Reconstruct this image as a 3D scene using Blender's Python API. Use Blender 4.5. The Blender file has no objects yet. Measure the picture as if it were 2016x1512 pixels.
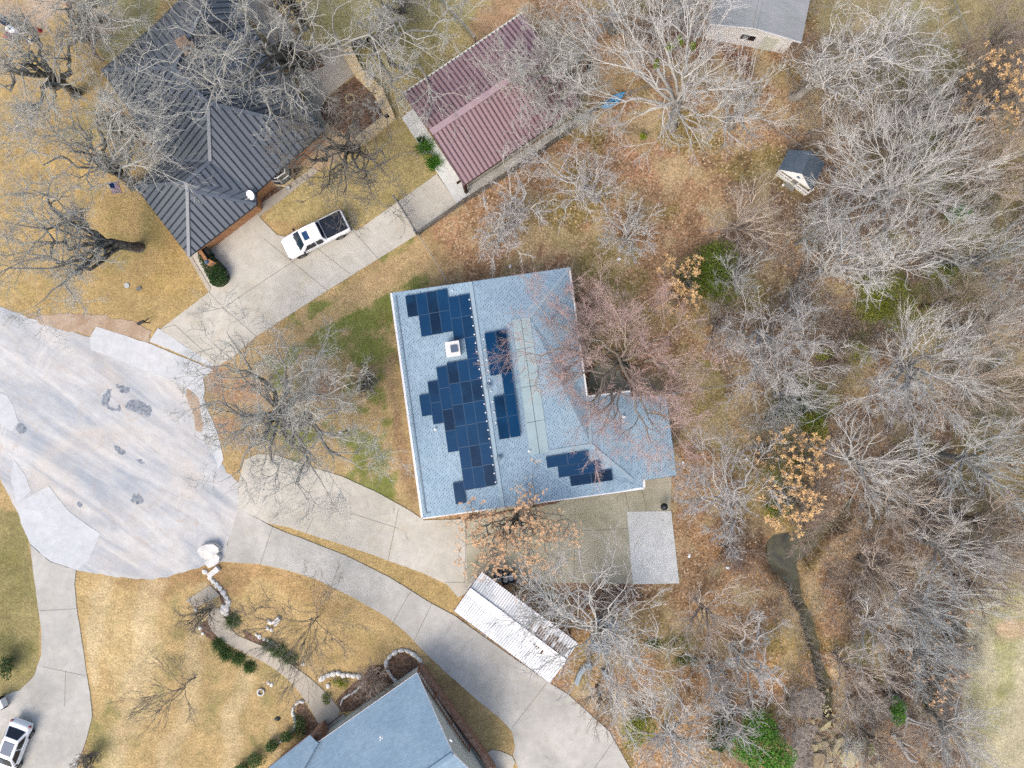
import bpy, bmesh, math, random
import numpy as np
from mathutils import Vector, Matrix

# ------------------------------------------------------------------ camera, sky, sun, exposure
SC = bpy.context.scene
S = 0.043                      # metres per photo pixel on the ground
FPX = 1399.0                   # focal length in photo pixels
H = S * FPX                    # flying height, about 60 m
SUN_EL, SUN_AZ = math.radians(48), math.atan2(-0.55, -0.83)

cam_d = bpy.data.cameras.new("camera")
cam = bpy.data.objects.new("camera", cam_d)
SC.collection.objects.link(cam)
cam.location = (0, 0, H)
cam.rotation_euler = (0, 0, 0)
cam_d.sensor_width = 36
cam_d.lens = 36 * FPX / 2016
cam_d.clip_start = 1
cam_d.clip_end = 6000
SC.camera = cam

wd = bpy.data.worlds.new("World")
SC.world = wd
wd.use_nodes = True
wn = wd.node_tree.nodes
bg = wn["Background"]
sky = wn.new("ShaderNodeTexSky")
sky.sky_type = 'NISHITA'
sky.sun_disc = False
sky.sun_elevation = SUN_EL
sky.sun_rotation = SUN_AZ
sky.air_density = 1.0
sky.dust_density = 4.0
sky.ozone_density = 0.6
wd.node_tree.links.new(sky.outputs[0], bg.inputs[0])
bg.inputs[1].default_value = 0.15

sun_d = bpy.data.lights.new("sun", 'SUN')
sun_d.energy = 0.6
sun_d.angle = math.radians(35)
sun_d.color = (1.0, 0.95, 0.88)
sun = bpy.data.objects.new("sun", sun_d)
SC.collection.objects.link(sun)
sdir = Vector((math.sin(SUN_AZ) * math.cos(SUN_EL), math.cos(SUN_AZ) * math.cos(SUN_EL), math.sin(SUN_EL)))
sun.rotation_euler = sdir.to_track_quat('Z', 'Y').to_euler()

SC.view_settings.view_transform = 'Standard'
SC.view_settings.look = 'None'
SC.view_settings.exposure = 1.0
SC.view_settings.gamma = 1
SC.view_settings.use_curve_mapping = False
SC.render.filter_size = 1.1
SC.cycles.max_bounces = 5
SC.cycles.use_denoising = False

# ------------------------------------------------------------------ helpers
COL = SC.collection
RNG = np.random.default_rng(7)
random.seed(7)
KLIT = 1.35                    # how much brighter than its base colour a lit surface shows


def W(px, py, z=0.0):
    k = S * (H - z) / H
    return Vector(((px - 1008) * k, -(py - 756) * k, z))


def lin(c):
    c = c / 255.0
    return c / 12.92 if c <= 0.04045 else ((c + 0.055) / 1.055) ** 2.4


def rgb(r, g, b, k=1.0):
    return (lin(r) / KLIT * k, lin(g) / KLIT * k, lin(b) / KLIT * k, 1.0)


def tag(o, label=None, cat=None, group=None, kind=None):
    if label: o['label'] = label
    if cat: o['category'] = cat
    if group: o['group'] = group
    if kind: o['kind'] = kind
    return o


def empty(name, loc=(0, 0, 0), rz=0.0):
    o = bpy.data.objects.new(name, None)
    o.empty_display_size = 0.3
    COL.objects.link(o)
    o.location = loc
    o.rotation_euler = (0, 0, rz)
    return o


def link(name, me, mat=None, parent=None):
    o = bpy.data.objects.new(name, me)
    COL.objects.link(o)
    if mat is not None:
        for m in (mat if isinstance(mat, (list, tuple)) else [mat]):
            me.materials.append(m)
    if parent is not None:
        o.parent = parent
    return o


def np_mesh(name, V, F, smooth=False, midx=None):
    """mesh from an (n,3) array and a list of (m,k) index arrays"""
    me = bpy.data.meshes.new(name)
    V = np.asarray(V, dtype=np.float32)
    F = [np.asarray(f, dtype=np.int32) for f in (F if isinstance(F, list) else [F]) if len(f)]
    me.vertices.add(len(V))
    me.vertices.foreach_set("co", V.ravel())
    loops = np.concatenate([f.ravel() for f in F])
    tot = np.concatenate([np.full(len(f), f.shape[1], dtype=np.int32) for f in F])
    start = np.concatenate([[0], np.cumsum(tot)[:-1]]).astype(np.int32)
    me.loops.add(len(loops))
    me.loops.foreach_set("vertex_index", loops)
    me.polygons.add(len(tot))
    me.polygons.foreach_set("loop_start", start)
    me.polygons.foreach_set("loop_total", tot)
    if midx is not None:
        me.polygons.foreach_set("material_index", np.asarray(midx, dtype=np.int32))
    if smooth:
        me.polygons.foreach_set("use_smooth", np.ones(len(tot), dtype=bool))
    me.update(calc_edges=True)
    return me


class MB:
    """collects polygons (any size) with material index and uv, builds ONE mesh"""
    def __init__(self):
        self.v = []; self.f = []; self.m = []; self.uv = []; self.any_uv = False

    def face(self, pts, m=0, uv=None):
        i = len(self.v)
        self.v += [tuple(p) for p in pts]
        self.f.append(list(range(i, i + len(pts))))
        self.m.append(m)
        self.uv.append(uv)
        if uv is not None: self.any_uv = True

    def roof(self, pts, m=0, flip=None):
        """sloping face with uv in metres, u along the eave, v up the slope"""
        P = [Vector(p) for p in pts]
        n = Vector((0, 0, 0))
        for a, b in zip(P, P[1:] + P[:1]):
            n += Vector(((a.y - b.y) * (a.z + b.z), (a.z - b.z) * (a.x + b.x), (a.x - b.x) * (a.y + b.y)))
        n.normalize()
        if n.z < 0:
            P.reverse(); n = -n
        u = Vector((0, 0, 1)).cross(n)
        if flip is not None: u = Vector(flip)
        if u.length < 1e-4: u = Vector((1, 0, 0))
        u.normalize()
        v = n.cross(u)
        self.face(P, m, [(p.dot(u), p.dot(v)) for p in P])
        return P, n, u, v

    def ribs(self, pts, spacing, w, h, m=1, dirv=None, off=0.0):
        """raised seams running up a roof face, clipped to its outline, evenly spaced across the whole slope"""
        P = [Vector(p) for p in pts]
        n = Vector((0, 0, 0))
        for a, b in zip(P, P[1:] + P[:1]):
            n += Vector(((a.y - b.y) * (a.z + b.z), (a.z - b.z) * (a.x + b.x), (a.x - b.x) * (a.y + b.y)))
        n.normalize()
        if n.z < 0: n = -n
        u = Vector((0, 0, 1)).cross(n) if dirv is None else Vector((-dirv[1], dirv[0], 0))
        u.normalize()
        q = [p.dot(u) for p in P]
        t = math.ceil(min(q) / spacing) * spacing + 1e-5
        while t < max(q):
            hit = []
            for i in range(len(P)):
                j = (i + 1) % len(P)
                if (q[i] - t) * (q[j] - t) < 0: hit.append(P[i].lerp(P[j], (t - q[i]) / (q[j] - q[i])))
            hit.sort(key=lambda p: (p.z, p.x))
            for b0, b1 in zip(hit[0::2], hit[1::2]):
                if (b1 - b0).length < .12: continue
                c = [b0 + u * (-w / 2), b0 + u * (w / 2), b1 + u * (w / 2), b1 + u * (-w / 2)]
                d = [p + n * h for p in c]
                self.face(d, m)
                for i in range(4):
                    j = (i + 1) % 4
                    self.face([c[i], c[j], d[j], d[i]], m)
            t += spacing

    def box(self, c, s, rz=0.0, m=0, taper=1.0, tilt=None):
        """box centred at c (bottom centre z), size s"""
        R = Matrix.Rotation(rz, 3, 'Z')
        x, y, z = s[0] / 2, s[1] / 2, s[2]
        b = [R @ Vector(p) + Vector(c) for p in ((-x, -y, 0), (x, -y, 0), (x, y, 0), (-x, y, 0))]
        t = [R @ Vector((p[0] * taper, p[1] * taper, z)) + Vector(c) for p in ((-x, -y), (x, -y), (x, y), (-x, y))]
        self.face(t, m); self.face(b[::-1], m)
        for i in range(4):
            j = (i + 1) % 4
            self.face([b[i], b[j], t[j], t[i]], m)

    def bar(self, a, b, w, h=None, m=0):
        """rectangular bar from a to b, top edge on the line"""
        a, b = Vector(a), Vector(b)
        h = w if h is None else h
        d = (b - a)
        if d.length < 1e-6: return
        d.normalize()
        s = d.cross(Vector((0, 0, 1)))
        if s.length < 1e-3: s = Vector((1, 0, 0))
        s.normalize()
        u = s.cross(d).normalized()
        A = [a + s * (w / 2), a - s * (w / 2), a - s * (w / 2) - u * h, a + s * (w / 2) - u * h]
        B = [p + (b - a) for p in A]
        self.face(A, m); self.face(B[::-1], m)
        for i in range(4):
            j = (i + 1) % 4
            self.face([A[j], A[i], B[i], B[j]], m)

    def cyl(self, c, r, h, n=12, m=0, r2=None, axis=None):
        r2 = r if r2 is None else r2
        ax = Vector(axis).normalized() if axis is not None else Vector((0, 0, 1))
        s = ax.cross(Vector((0, 1, 0)))
        if s.length < 1e-3: s = ax.cross(Vector((1, 0, 0)))
        s.normalize(); t = ax.cross(s)
        c = Vector(c)
        A = [c + (s * math.cos(2 * math.pi * i / n) + t * math.sin(2 * math.pi * i / n)) * r for i in range(n)]
        B = [c + ax * h + (s * math.cos(2 * math.pi * i / n) + t * math.sin(2 * math.pi * i / n)) * r2 for i in range(n)]
        self.face(A[::-1], m); self.face(B, m)
        for i in range(n):
            j = (i + 1) % n
            self.face([A[i], A[j], B[j], B[i]], m)

    def prism(self, pts, z0, z1, m=0, ms=None, bottom=False):
        """polygon given as world (x,y[,z]) extruded from z0 to z1"""
        P = [Vector((p[0], p[1], 0)) for p in pts]
        ar = sum(a.x * b.y - b.x * a.y for a, b in zip(P, P[1:] + P[:1]))
        if ar < 0: P.reverse()
        T = [Vector((p.x, p.y, z1)) for p in P]
        B = [Vector((p.x, p.y, z0)) for p in P]
        self.face(T, m)
        if bottom: self.face(B[::-1], m)
        for i in range(len(P)):
            j = (i + 1) % len(P)
            self.face([B[i], B[j], T[j], T[i]], m if ms is None else ms)

    def build(self, name, mat, parent=None, smooth=False, merge=False):
        me = bpy.data.meshes.new(name)
        me.from_pydata(self.v, [], self.f)
        me.polygons.foreach_set("material_index", np.array(self.m, dtype=np.int32))
        if self.any_uv:
            uvl = me.uv_layers.new(name="UVMap")
            flat = []
            for f, uv in zip(self.f, self.uv):
                flat += [c for p in (uv if uv is not None else [(0, 0)] * len(f)) for c in p]
            uvl.data.foreach_set("uv", flat)
        if merge or smooth:
            bm = bmesh.new(); bm.from_mesh(me)
            bmesh.ops.remove_doubles(bm, verts=bm.verts, dist=1e-4)
            bm.to_mesh(me); bm.free()
        if smooth:
            me.polygons.foreach_set("use_smooth", np.ones(len(me.polygons), dtype=bool))
        me.update()
        return link(name, me, mat, parent)


def bevel(o, w=0.03, seg=2):
    md = o.modifiers.new("bevel", 'BEVEL'); md.width = w; md.segments = seg; md.limit_method = 'ANGLE'
    return o


def wpoly(pts, z=0.0):
    return [W(p[0], p[1], z) for p in pts]


def inset(poly, d):
    """move every edge of a world polygon inwards by d"""
    P = [Vector((p[0], p[1])) for p in poly]
    ar = sum(a.x * b.y - b.x * a.y for a, b in zip(P, P[1:] + P[:1]))
    sg = 1 if ar > 0 else -1
    n = len(P); out = []
    for i in range(n):
        a, b, c = P[i - 1], P[i], P[(i + 1) % n]
        e1 = (b - a).normalized(); e2 = (c - b).normalized()
        n1 = Vector((-e1.y, e1.x)) * sg; n2 = Vector((-e2.y, e2.x)) * sg
        k = max(0.35, 1 + n1.dot(n2))
        out.append(b + (n1 + n2) * (d / k))
    return out


def smooth_poly(pts, it=2):
    """Chaikin corner cutting of a closed outline"""
    for _ in range(it):
        q = []
        for a, b in zip(pts, pts[1:] + pts[:1]):
            q.append((a[0] * .75 + b[0] * .25, a[1] * .75 + b[1] * .25))
            q.append((a[0] * .25 + b[0] * .75, a[1] * .25 + b[1] * .75))
        pts = q
    return pts


def ragged(pts, step=12.0, amp=1.6, seed=1):
    """outline with small irregularities, in photo pixels"""
    r = random.Random(seed); out = []
    for a, b in zip(pts, pts[1:] + pts[:1]):
        L = math.hypot(b[0] - a[0], b[1] - a[1]); n = max(1, int(L / step))
        for i in range(n):
            t = i / n
            j = amp if i else amp * .3
            out.append((a[0] + (b[0] - a[0]) * t + r.gauss(0, j * .6), a[1] + (b[1] - a[1]) * t + r.gauss(0, j * .6)))
    return out


# value noise on numpy arrays
_LAT = np.random.default_rng(3).random((256, 256)).astype(np.float32)


def vnoise(x, y, f, oct=3, seed=0):
    out = np.zeros_like(x, dtype=np.float32); a = 1.0; tot = 0
    for o in range(oct):
        X = x * f + 17.3 * (seed + o) + 1000; Y = y * f - 9.1 * (seed + o) + 1000
        xi = np.floor(X).astype(int); yi = np.floor(Y).astype(int)
        fx = X - xi; fy = Y - yi
        fx = fx * fx * (3 - 2 * fx); fy = fy * fy * (3 - 2 * fy)
        A = _LAT[xi % 256, yi % 256]; B = _LAT[(xi + 1) % 256, yi % 256]
        C = _LAT[xi % 256, (yi + 1) % 256]; D = _LAT[(xi + 1) % 256, (yi + 1) % 256]
        out += a * ((A * (1 - fx) + B * fx) * (1 - fy) + (C * (1 - fx) + D * fx) * fy)
        tot += a; a *= .5; f *= 2.03
    return out / tot


# ------------------------------------------------------------------ node material helpers
class NM:
    def __init__(self, name, rough=0.85, spec=0.3, metal=0.0):
        self.mat = bpy.data.materials.new(name)
        self.mat.use_nodes = True
        self.nt = self.mat.node_tree
        self.b = self.nt.nodes["Principled BSDF"]
        self.b.inputs["Roughness"].default_value = rough
        self.b.inputs["Metallic"].default_value = metal
        self.b.inputs["Specular IOR Level"].default_value = spec
        self.tc = None

    def n(self, t, **kw):
        x = self.nt.nodes.new(t)
        for k, v in kw.items(): setattr(x, k, v)
        return x

    def set(self, sock, v):
        if hasattr(v, "links") or isinstance(v, bpy.types.NodeSocket): self.nt.links.new(v, sock)
        else: sock.default_value = v

    def co(self, kind="Object", scale=(1, 1, 1), rot=0.0, loc=(0, 0, 0)):
        if self.tc is None: self.tc = self.n("ShaderNodeTexCoord")
        m = self.n("ShaderNodeMapping")
        m.inputs["Scale"].default_value = scale
        m.inputs["Rotation"].default_value = (0, 0, rot)
        m.inputs["Location"].default_value = loc
        self.nt.links.new(self.tc.outputs[kind], m.inputs[0])
        return m.outputs[0]

    def geo(self, scale=(1, 1, 1), rot=0.0):
        g = self.n("ShaderNodeNewGeometry")
        r = self.n("ShaderNodeMapping")
        r.inputs["Rotation"].default_value = (0, 0, rot)
        self.nt.links.new(g.outputs["Position"], r.inputs[0])
        m = self.n("ShaderNodeMapping")
        m.inputs["Scale"].default_value = scale
        self.nt.links.new(r.outputs[0], m.inputs[0])
        return m.outputs[0]

    def noise(self, vec, scale, detail=4.0, rough=0.6, dist=0.0):
        x = self.n("ShaderNodeTexNoise")
        x.inputs["Scale"].default_value = scale
        x.inputs["Detail"].default_value = detail
        x.inputs["Roughness"].default_value = rough
        x.inputs["Distortion"].default_value = dist
        self.nt.links.new(vec, x.inputs["Vector"])
        return x.outputs["Fac"]

    def voro(self, vec, scale, out="Color", feature='F1', rand=1.0):
        x = self.n("ShaderNodeTexVoronoi", feature=feature)
        x.inputs["Scale"].default_value = scale
        x.inputs["Randomness"].default_value = rand
        self.nt.links.new(vec, x.inputs["Vector"])
        return x.outputs[out]

    def ramp(self, fac, stops):
        r = self.n("ShaderNodeValToRGB")
        e = r.color_ramp.elements
        while len(e) < len(stops): e.new(0.5)
        for el, (p, c) in zip(e, stops):
            el.position = p
            el.color = c if len(c) == 4 else (*c, 1)
        self.nt.links.new(fac, r.inputs[0])
        return r.outputs[0]

    def rng(self, fac, a, b, c=0.0, d=1.0):
        r = self.n("ShaderNodeMapRange")
        r.inputs[1].default_value = a; r.inputs[2].default_value = b
        r.inputs[3].default_value = c; r.inputs[4].default_value = d
        self.nt.links.new(fac, r.inputs[0])
        return r.outputs[0]

    def math(self, op, a, b=0.0):
        r = self.n("ShaderNodeMath", operation=op)
        self.set(r.inputs[0], a); self.set(r.inputs[1], b)
        return r.outputs[0]

    def mix(self, fac, a, b, mode='MIX'):
        r = self.n("ShaderNodeMix", data_type='RGBA', blend_type=mode)
        self.set(r.inputs[0], fac); self.set(r.inputs[6], a); self.set(r.inputs[7], b)
        return r.outputs[2]

    def mul(self, c, f):
        """colour times a grey factor"""
        g = self.n("ShaderNodeCombineColor")
        for i in range(3): self.set(g.inputs[i], f)
        return self.mix(1.0, c, g.outputs[0], 'MULTIPLY')

    def sep(self, c, i=0):
        r = self.n("ShaderNodeSeparateColor")
        self.nt.links.new(c, r.inputs[0])
        return r.outputs[i]

    def attr(self, name, out="Color"):
        a = self.n("ShaderNodeAttribute"); a.attribute_name = name
        return a.outputs[out]

    def out(self, c, bump=None, bstr=0.4, bdist=0.02):
        self.set(self.b.inputs["Base Color"], c)
        if bump is not None:
            bp = self.n("ShaderNodeBump")
            bp.inputs["Strength"].default_value = bstr
            bp.inputs["Distance"].default_value = bdist
            self.nt.links.new(bump, bp.inputs["Height"])
            self.nt.links.new(bp.outputs[0], self.b.inputs["Normal"])
        return self.mat


def plain(name, c, rough=0.6, spec=0.3, metal=0.0, var=0.12, scale=6.0):
    m = NM(name, rough, spec, metal)
    f = m.rng(m.noise(m.co(), scale, 3), 0.25, 0.75, 1 - var, 1 + var)
    return m.out(m.mul(c, f))


M = {}
# ------------------------------------------------------------------ materials
def make_materials():
    # ground: painted soil colours per vertex, broken up by blades, leaves and clods
    m = NM("ground_soil", 0.95, 0.1)
    p = m.geo()
    base = m.attr("soil"); lit = m.attr("litter", "Fac")
    fine = m.noise(p, 7.0, 5, 0.75)
    big = m.noise(p, 0.55, 4, 0.6)
    g = m.math('MULTIPLY', m.math('MULTIPLY', m.rng(fine, .3, .7, .46, 1.5), m.rng(m.noise(p, 2.4, 4, .7), .3, .7, .82, 1.2)), m.rng(big, .3, .7, .84, 1.16))
    grass = m.mul(base, g)
    cell = m.voro(p, 8.5)
    v = m.sep(cell, 0); h = m.sep(cell, 1)
    warm = m.mix(m.rng(h, .2, .9), base, m.mix(1.0, base, (1.06, .99, .92, 1), 'MULTIPLY'))
    leaf = m.mul(warm, m.math('MULTIPLY', m.rng(v, 0, 1, .55, 1.45), m.rng(big, .3, .7, .84, 1.16)))
    spark = m.rng(m.sep(cell, 2), .93, .96)
    leaf = m.mix(spark, leaf, rgb(206, 184, 152))
    M['ground'] = m.out(m.mix(lit, grass, leaf), fine, .5, .05)

    def concrete(name, c, c2, stain=.5, warm=(198, 184, 152), rough=.9):
        m = NM(name, rough, .2)
        p = m.geo()
        a = m.noise(p, .22, 6, .62, .6); b = m.noise(p, 1.4, 5, .65, .3); d = m.noise(p, 14, 3, .7)
        c0 = m.mix(m.rng(a, .36, .66), c, c2)
        c0 = m.mix(m.rng(m.noise(p, .5, 5, .7, 1.2), .52, .78, 0, stain), c0, rgb(*warm))
        g = m.math('MULTIPLY', m.rng(b, .25, .75, .86, 1.1), m.rng(d, .25, .75, .93, 1.06))
        crack = m.voro(m.geo((1, 1, 1)), .33, "Distance", 'DISTANCE_TO_EDGE')
        wob = m.math('ADD', crack, m.rng(m.noise(p, 2.5, 3), 0, 1, -.02, .03))
        ck = m.math('MULTIPLY', m.rng(wob, .0, .012, 1, 0), m.rng(m.noise(p, .25, 2), .52, .6))
        c1 = m.mix(m.math('MULTIPLY', ck, .45), m.mul(c0, g), rgb(105, 100, 92))
        return m.out(c1, d, .15, .01)
    M['drive'] = concrete("driveway_concrete", rgb(216, 211, 198), rgb(197, 192, 178))
    M['drive_old'] = concrete("old_concrete", rgb(194, 189, 168), rgb(166, 162, 138), .55, (150, 146, 118))
    M['drive_grey'] = concrete("grey_concrete", rgb(208, 205, 196), rgb(180, 178, 170), .4, (196, 186, 162))
    M['apron'] = concrete("pale_concrete", rgb(217, 218, 217), rgb(200, 204, 206), .2)
    M['slab_new'] = concrete("new_slab", rgb(228, 230, 226), rgb(206, 208, 204), .25, (170, 172, 165))
    M['path'] = concrete("path_concrete", rgb(200, 190, 172), rgb(180, 172, 158), .3)

    # worn pale asphalt with tyre arcs sweeping round the turning circle
    m = NM("worn_asphalt", .95, .15)
    p = m.geo()
    vs = m.n("ShaderNodeVectorMath", operation='SUBTRACT'); m.nt.links.new(p, vs.inputs[0]); vs.inputs[1].default_value = W(215, 900)
    sx = m.n("ShaderNodeSeparateXYZ"); m.nt.links.new(vs.outputs[0], sx.inputs[0])
    rad = m.math('SQRT', m.math('ADD', m.math('MULTIPLY', sx.outputs[0], sx.outputs[0]), m.math('MULTIPLY', sx.outputs[1], sx.outputs[1])))
    ang = m.math('ARCTAN2', sx.outputs[1], sx.outputs[0])
    cx = m.n("ShaderNodeCombineXYZ"); m.set(cx.inputs[0], m.math('MULTIPLY', m.math('ADD', rad, m.rng(m.noise(p, .09, 2), 0, 1, -5, 5)), 1.7)); m.set(cx.inputs[1], m.math('MULTIPLY', ang, 1.5))
    arc = m.noise(cx.outputs[0], 1.0, 6, .68, .35)
    arcm = m.rng(m.math('ADD', rad, m.rng(m.noise(p, .3, 3), 0, 1, -2, 2)), 4.5, 7.5)
    arcm = m.math('MULTIPLY', arcm, m.rng(m.noise(m.geo(), .16, 3, .6), .45, .62, 0, .8))
    a = m.noise(m.geo((.10, .55, 1), math.radians(33)), 1.0, 6, .68, .5)
    lane = m.noise(m.geo((.05, .9, 1), math.radians(36)), 1.0, 5, .65, .4)
    bb = m.noise(p, .13, 4, .6, .8); d = m.noise(p, 11, 3, .75)
    c = m.mix(m.rng(a, .36, .64), rgb(219, 217, 212), rgb(172, 178, 184))
    c = m.mix(m.rng(bb, .48, .70, 0, .65), c, rgb(212, 200, 184))
    c = m.mix(m.rng(lane, .54, .70, 0, .45), c, rgb(156, 164, 172))
    c = m.mix(m.math('MULTIPLY', m.rng(arc, .54, .66), m.math('MULTIPLY', arcm, .7)), c, rgb(230, 227, 220))
    c = m.mix(m.math('MULTIPLY', m.rng(arc, .46, .36), m.math('MULTIPLY', arcm, .5)), c, rgb(164, 170, 176))
    c = m.mix(m.rng(m.noise(p, .5, 6, .72, 1.5), .57, .72, 0, .5), c, rgb(194, 170, 144))
    c = m.mix(m.rng(m.noise(p, 2.6, 5, .75, .8), .66, .74, 0, .6), c, rgb(128, 134, 140))
    c = m.mul(c, m.math('MULTIPLY', m.rng(d, .25, .75, .86, 1.12), m.rng(m.noise(p, .9, 5, .7), .25, .75, .88, 1.10)))
    M['asphalt'] = m.out(c, d, .3, .01)
    m = NM("tar_patch", .9, .2)
    p = m.geo(); d = m.noise(p, 3.5, 5, .75, .6)
    M['tar'] = m.out(m.mix(m.rng(d, .36, .68), rgb(104, 114, 126), rgb(180, 184, 188)), d, .4, .01)
    m = NM("dirt", .95, .1)
    p = m.geo(); d = m.noise(p, 5, 6, .75)
    c = m.mix(m.rng(m.noise(p, .7, 4, .6), .35, .65), rgb(198, 178, 156), rgb(176, 150, 124))
    M['dirt'] = m.out(m.mul(c, m.rng(d, .25, .75, .7, 1.25)), d, .5, .03)
    m = NM("mulch", .95, .1)
    p = m.geo(); v = m.voro(p, 9)
    c = m.mix(m.rng(m.noise(p, .8, 3), .35, .65), rgb(116, 96, 82), rgb(132, 106, 86))
    M['mulch'] = m.out(m.mul(c, m.rng(m.sep(v), 0, 1, .45, 1.55)), m.sep(v), .6, .04)
    M['joint'] = plain("joint_gap", rgb(120, 114, 104), .9, .1)

    # asphalt shingles, laid by uv in metres
    def shingle(name, c, dark, light, dash=.55):
        m = NM(name, .85, .25)
        uv = m.co("UV")
        br = m.n("ShaderNodeTexBrick")
        br.offset = .5; br.squash = 1; br.offset_frequency = 2
        br.inputs["Scale"].default_value = 1
        br.inputs["Brick Width"].default_value = .30
        br.inputs["Row Height"].default_value = .147
        br.inputs["Mortar Size"].default_value = .0
        br.inputs["Bias"].default_value = 0
        br.inputs["Color1"].default_value = (0, 0, 0, 1); br.inputs["Color2"].default_value = (1, 1, 1, 1)
        m.nt.links.new(uv, br.inputs["Vector"])
        t = m.sep(br.outputs["Color"])
        # dark dashes along each tab's lower edge: its shadow put into the colour
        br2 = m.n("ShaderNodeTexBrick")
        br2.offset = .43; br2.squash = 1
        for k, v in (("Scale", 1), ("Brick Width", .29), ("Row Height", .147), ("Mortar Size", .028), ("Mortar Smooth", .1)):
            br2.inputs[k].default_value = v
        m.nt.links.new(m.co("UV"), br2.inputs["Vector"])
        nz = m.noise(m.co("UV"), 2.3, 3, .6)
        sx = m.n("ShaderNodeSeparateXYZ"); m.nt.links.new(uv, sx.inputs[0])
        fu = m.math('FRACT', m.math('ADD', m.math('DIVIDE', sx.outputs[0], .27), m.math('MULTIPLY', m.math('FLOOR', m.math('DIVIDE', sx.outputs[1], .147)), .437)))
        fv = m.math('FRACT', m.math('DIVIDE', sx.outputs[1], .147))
        tab_shadow = m.math('MULTIPLY', m.math('LESS_THAN', fu, .46), m.math('LESS_THAN', fv, .38))
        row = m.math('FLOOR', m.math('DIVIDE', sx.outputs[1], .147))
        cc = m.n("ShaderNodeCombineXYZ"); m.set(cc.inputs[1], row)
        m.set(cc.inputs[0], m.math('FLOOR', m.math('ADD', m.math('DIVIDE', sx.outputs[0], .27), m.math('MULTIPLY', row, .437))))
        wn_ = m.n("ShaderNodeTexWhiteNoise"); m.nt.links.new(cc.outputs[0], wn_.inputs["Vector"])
        tab_shadow = m.math('MULTIPLY', tab_shadow, m.rng(wn_.outputs["Value"], .15, .75, .1, 1.0))
        g = m.math('MULTIPLY', m.rng(t, 0, 1, .93, 1.08), m.rng(nz, .3, .7, .95, 1.05))
        gr = m.noise(m.co("UV"), 40, 2)
        g = m.math('MULTIPLY', g, m.rng(gr, .25, .75, .9, 1.1))
        wear = m.noise(m.geo(), .35, 4, .6)
        c0 = m.mix(m.rng(wear, .4, .7), c, light)
        return m.out(m.mix(m.math('MULTIPLY', tab_shadow, dash), m.mul(c0, g), dark), gr, .3, .005)
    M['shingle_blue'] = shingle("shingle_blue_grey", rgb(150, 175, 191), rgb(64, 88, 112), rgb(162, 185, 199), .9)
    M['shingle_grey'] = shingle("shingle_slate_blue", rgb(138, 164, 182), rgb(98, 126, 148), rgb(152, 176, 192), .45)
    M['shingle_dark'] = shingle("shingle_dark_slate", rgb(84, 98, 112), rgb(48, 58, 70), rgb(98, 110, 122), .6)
    m = NM("shingle_weathered", .9, .2)
    uv = m.co("UV", (2.4, .35, 1)); d = m.noise(uv, 2.2, 5, .7)
    c = m.mix(m.rng(m.noise(m.geo(), .35, 4), .35, .65), rgb(158, 164, 160), rgb(176, 176, 178))
    M['shingle_old'] = m.out(m.mul(c, m.rng(d, .25, .75, .78, 1.18)), d, .3, .01)
    M['ridge_blue'] = plain('ridge_shingle', rgb(160, 181, 192), .85, .2)
    m = NM("roll_roofing", .85, .25)
    p = m.geo(); d = m.noise(p, 1.2, 4, .6)
    M['membrane'] = m.out(m.mul(rgb(164, 186, 190), m.rng(d, .3, .7, .94, 1.05)))

    def sheet_metal(name, c, rough=.42, spec=.5, var=.08, streak=.1):
        m = NM(name, rough, spec)
        d = m.noise(m.co("UV", (1.5, .18, 1)), 1.6, 4, .6); e = m.noise(m.geo(), .3, 4, .6)
        g = m.math('MULTIPLY', m.rng(d, .3, .7, 1 - streak, 1 + streak), m.rng(e, .3, .7, 1 - var, 1 + var))
        return m.out(m.mul(c, g))
    M['seam_roof'] = sheet_metal("charcoal_metal", rgb(98, 106, 115), .45, .45)
    M['seam_rib'] = plain("charcoal_seam", rgb(48, 56, 66), .6, .3)  # darker than the roof sheet: shade along the seams painted into the tone
    M['seam_cap'] = plain("charcoal_cap", rgb(106, 115, 125), .4, .5)
    M['maroon_roof'] = sheet_metal("maroon_metal", rgb(162, 134, 136), .5, .5, .08, .06)
    M['maroon_rib'] = plain("maroon_rib", rgb(128, 100, 106), .5, .4)
    M['maroon_cap'] = plain("maroon_cap", rgb(178, 152, 156), .4, .5)
    m = NM("white_corrugated", .5, .4)
    e = m.noise(m.geo(), .5, 5, .65, .4)
    c = m.mix(m.rng(e, .44, .66), rgb(252, 253, 254), rgb(204, 211, 214))
    M['tin_white'] = m.out(m.mul(c, m.rng(m.noise(m.co("UV", (3, .2, 1)), 2, 3), .3, .7, .92, 1.06)))
    M['tin_rib'] = plain("white_rib", rgb(232, 236, 238), .5, .4)
    M['tin_grey'] = sheet_metal("grey_corrugated", rgb(158, 174, 184), .5, .5, .15, .12)
    M['tin_grey_rib'] = plain("grey_rib", rgb(126, 142, 152), .5, .4)

    M['white'] = plain("white_paint", rgb(252, 252, 250), .5, .4, var=.04)
    M['white_trim'] = plain("white_trim", rgb(246, 246, 246), .45, .4, var=.02)
    M['cream'] = plain("cream_siding", rgb(222, 226, 212), .7, .3, var=.04)
    M['beige_wall'] = plain("beige_wall", rgb(196, 190, 170), .8, .2, var=.06)
    M['pale_wall'] = plain("pale_metal_wall", rgb(206, 206, 194), .6, .4, var=.08)
    M['rust_brown'] = plain("red_brown_trim", rgb(112, 80, 74), .6, .3)
    M['dark_brown'] = plain("dark_brown_wood", rgb(72, 52, 42), .8, .2)
    M['cedar'] = plain("cedar_wood", rgb(138, 92, 66), .8, .2, var=.25)
    M['grey_wood'] = plain("weathered_wood", rgb(150, 148, 142), .85, .2, var=.25)
    M['log'] = plain("bleached_log", rgb(172, 170, 166), .85, .2, var=.3, scale=3)
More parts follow.
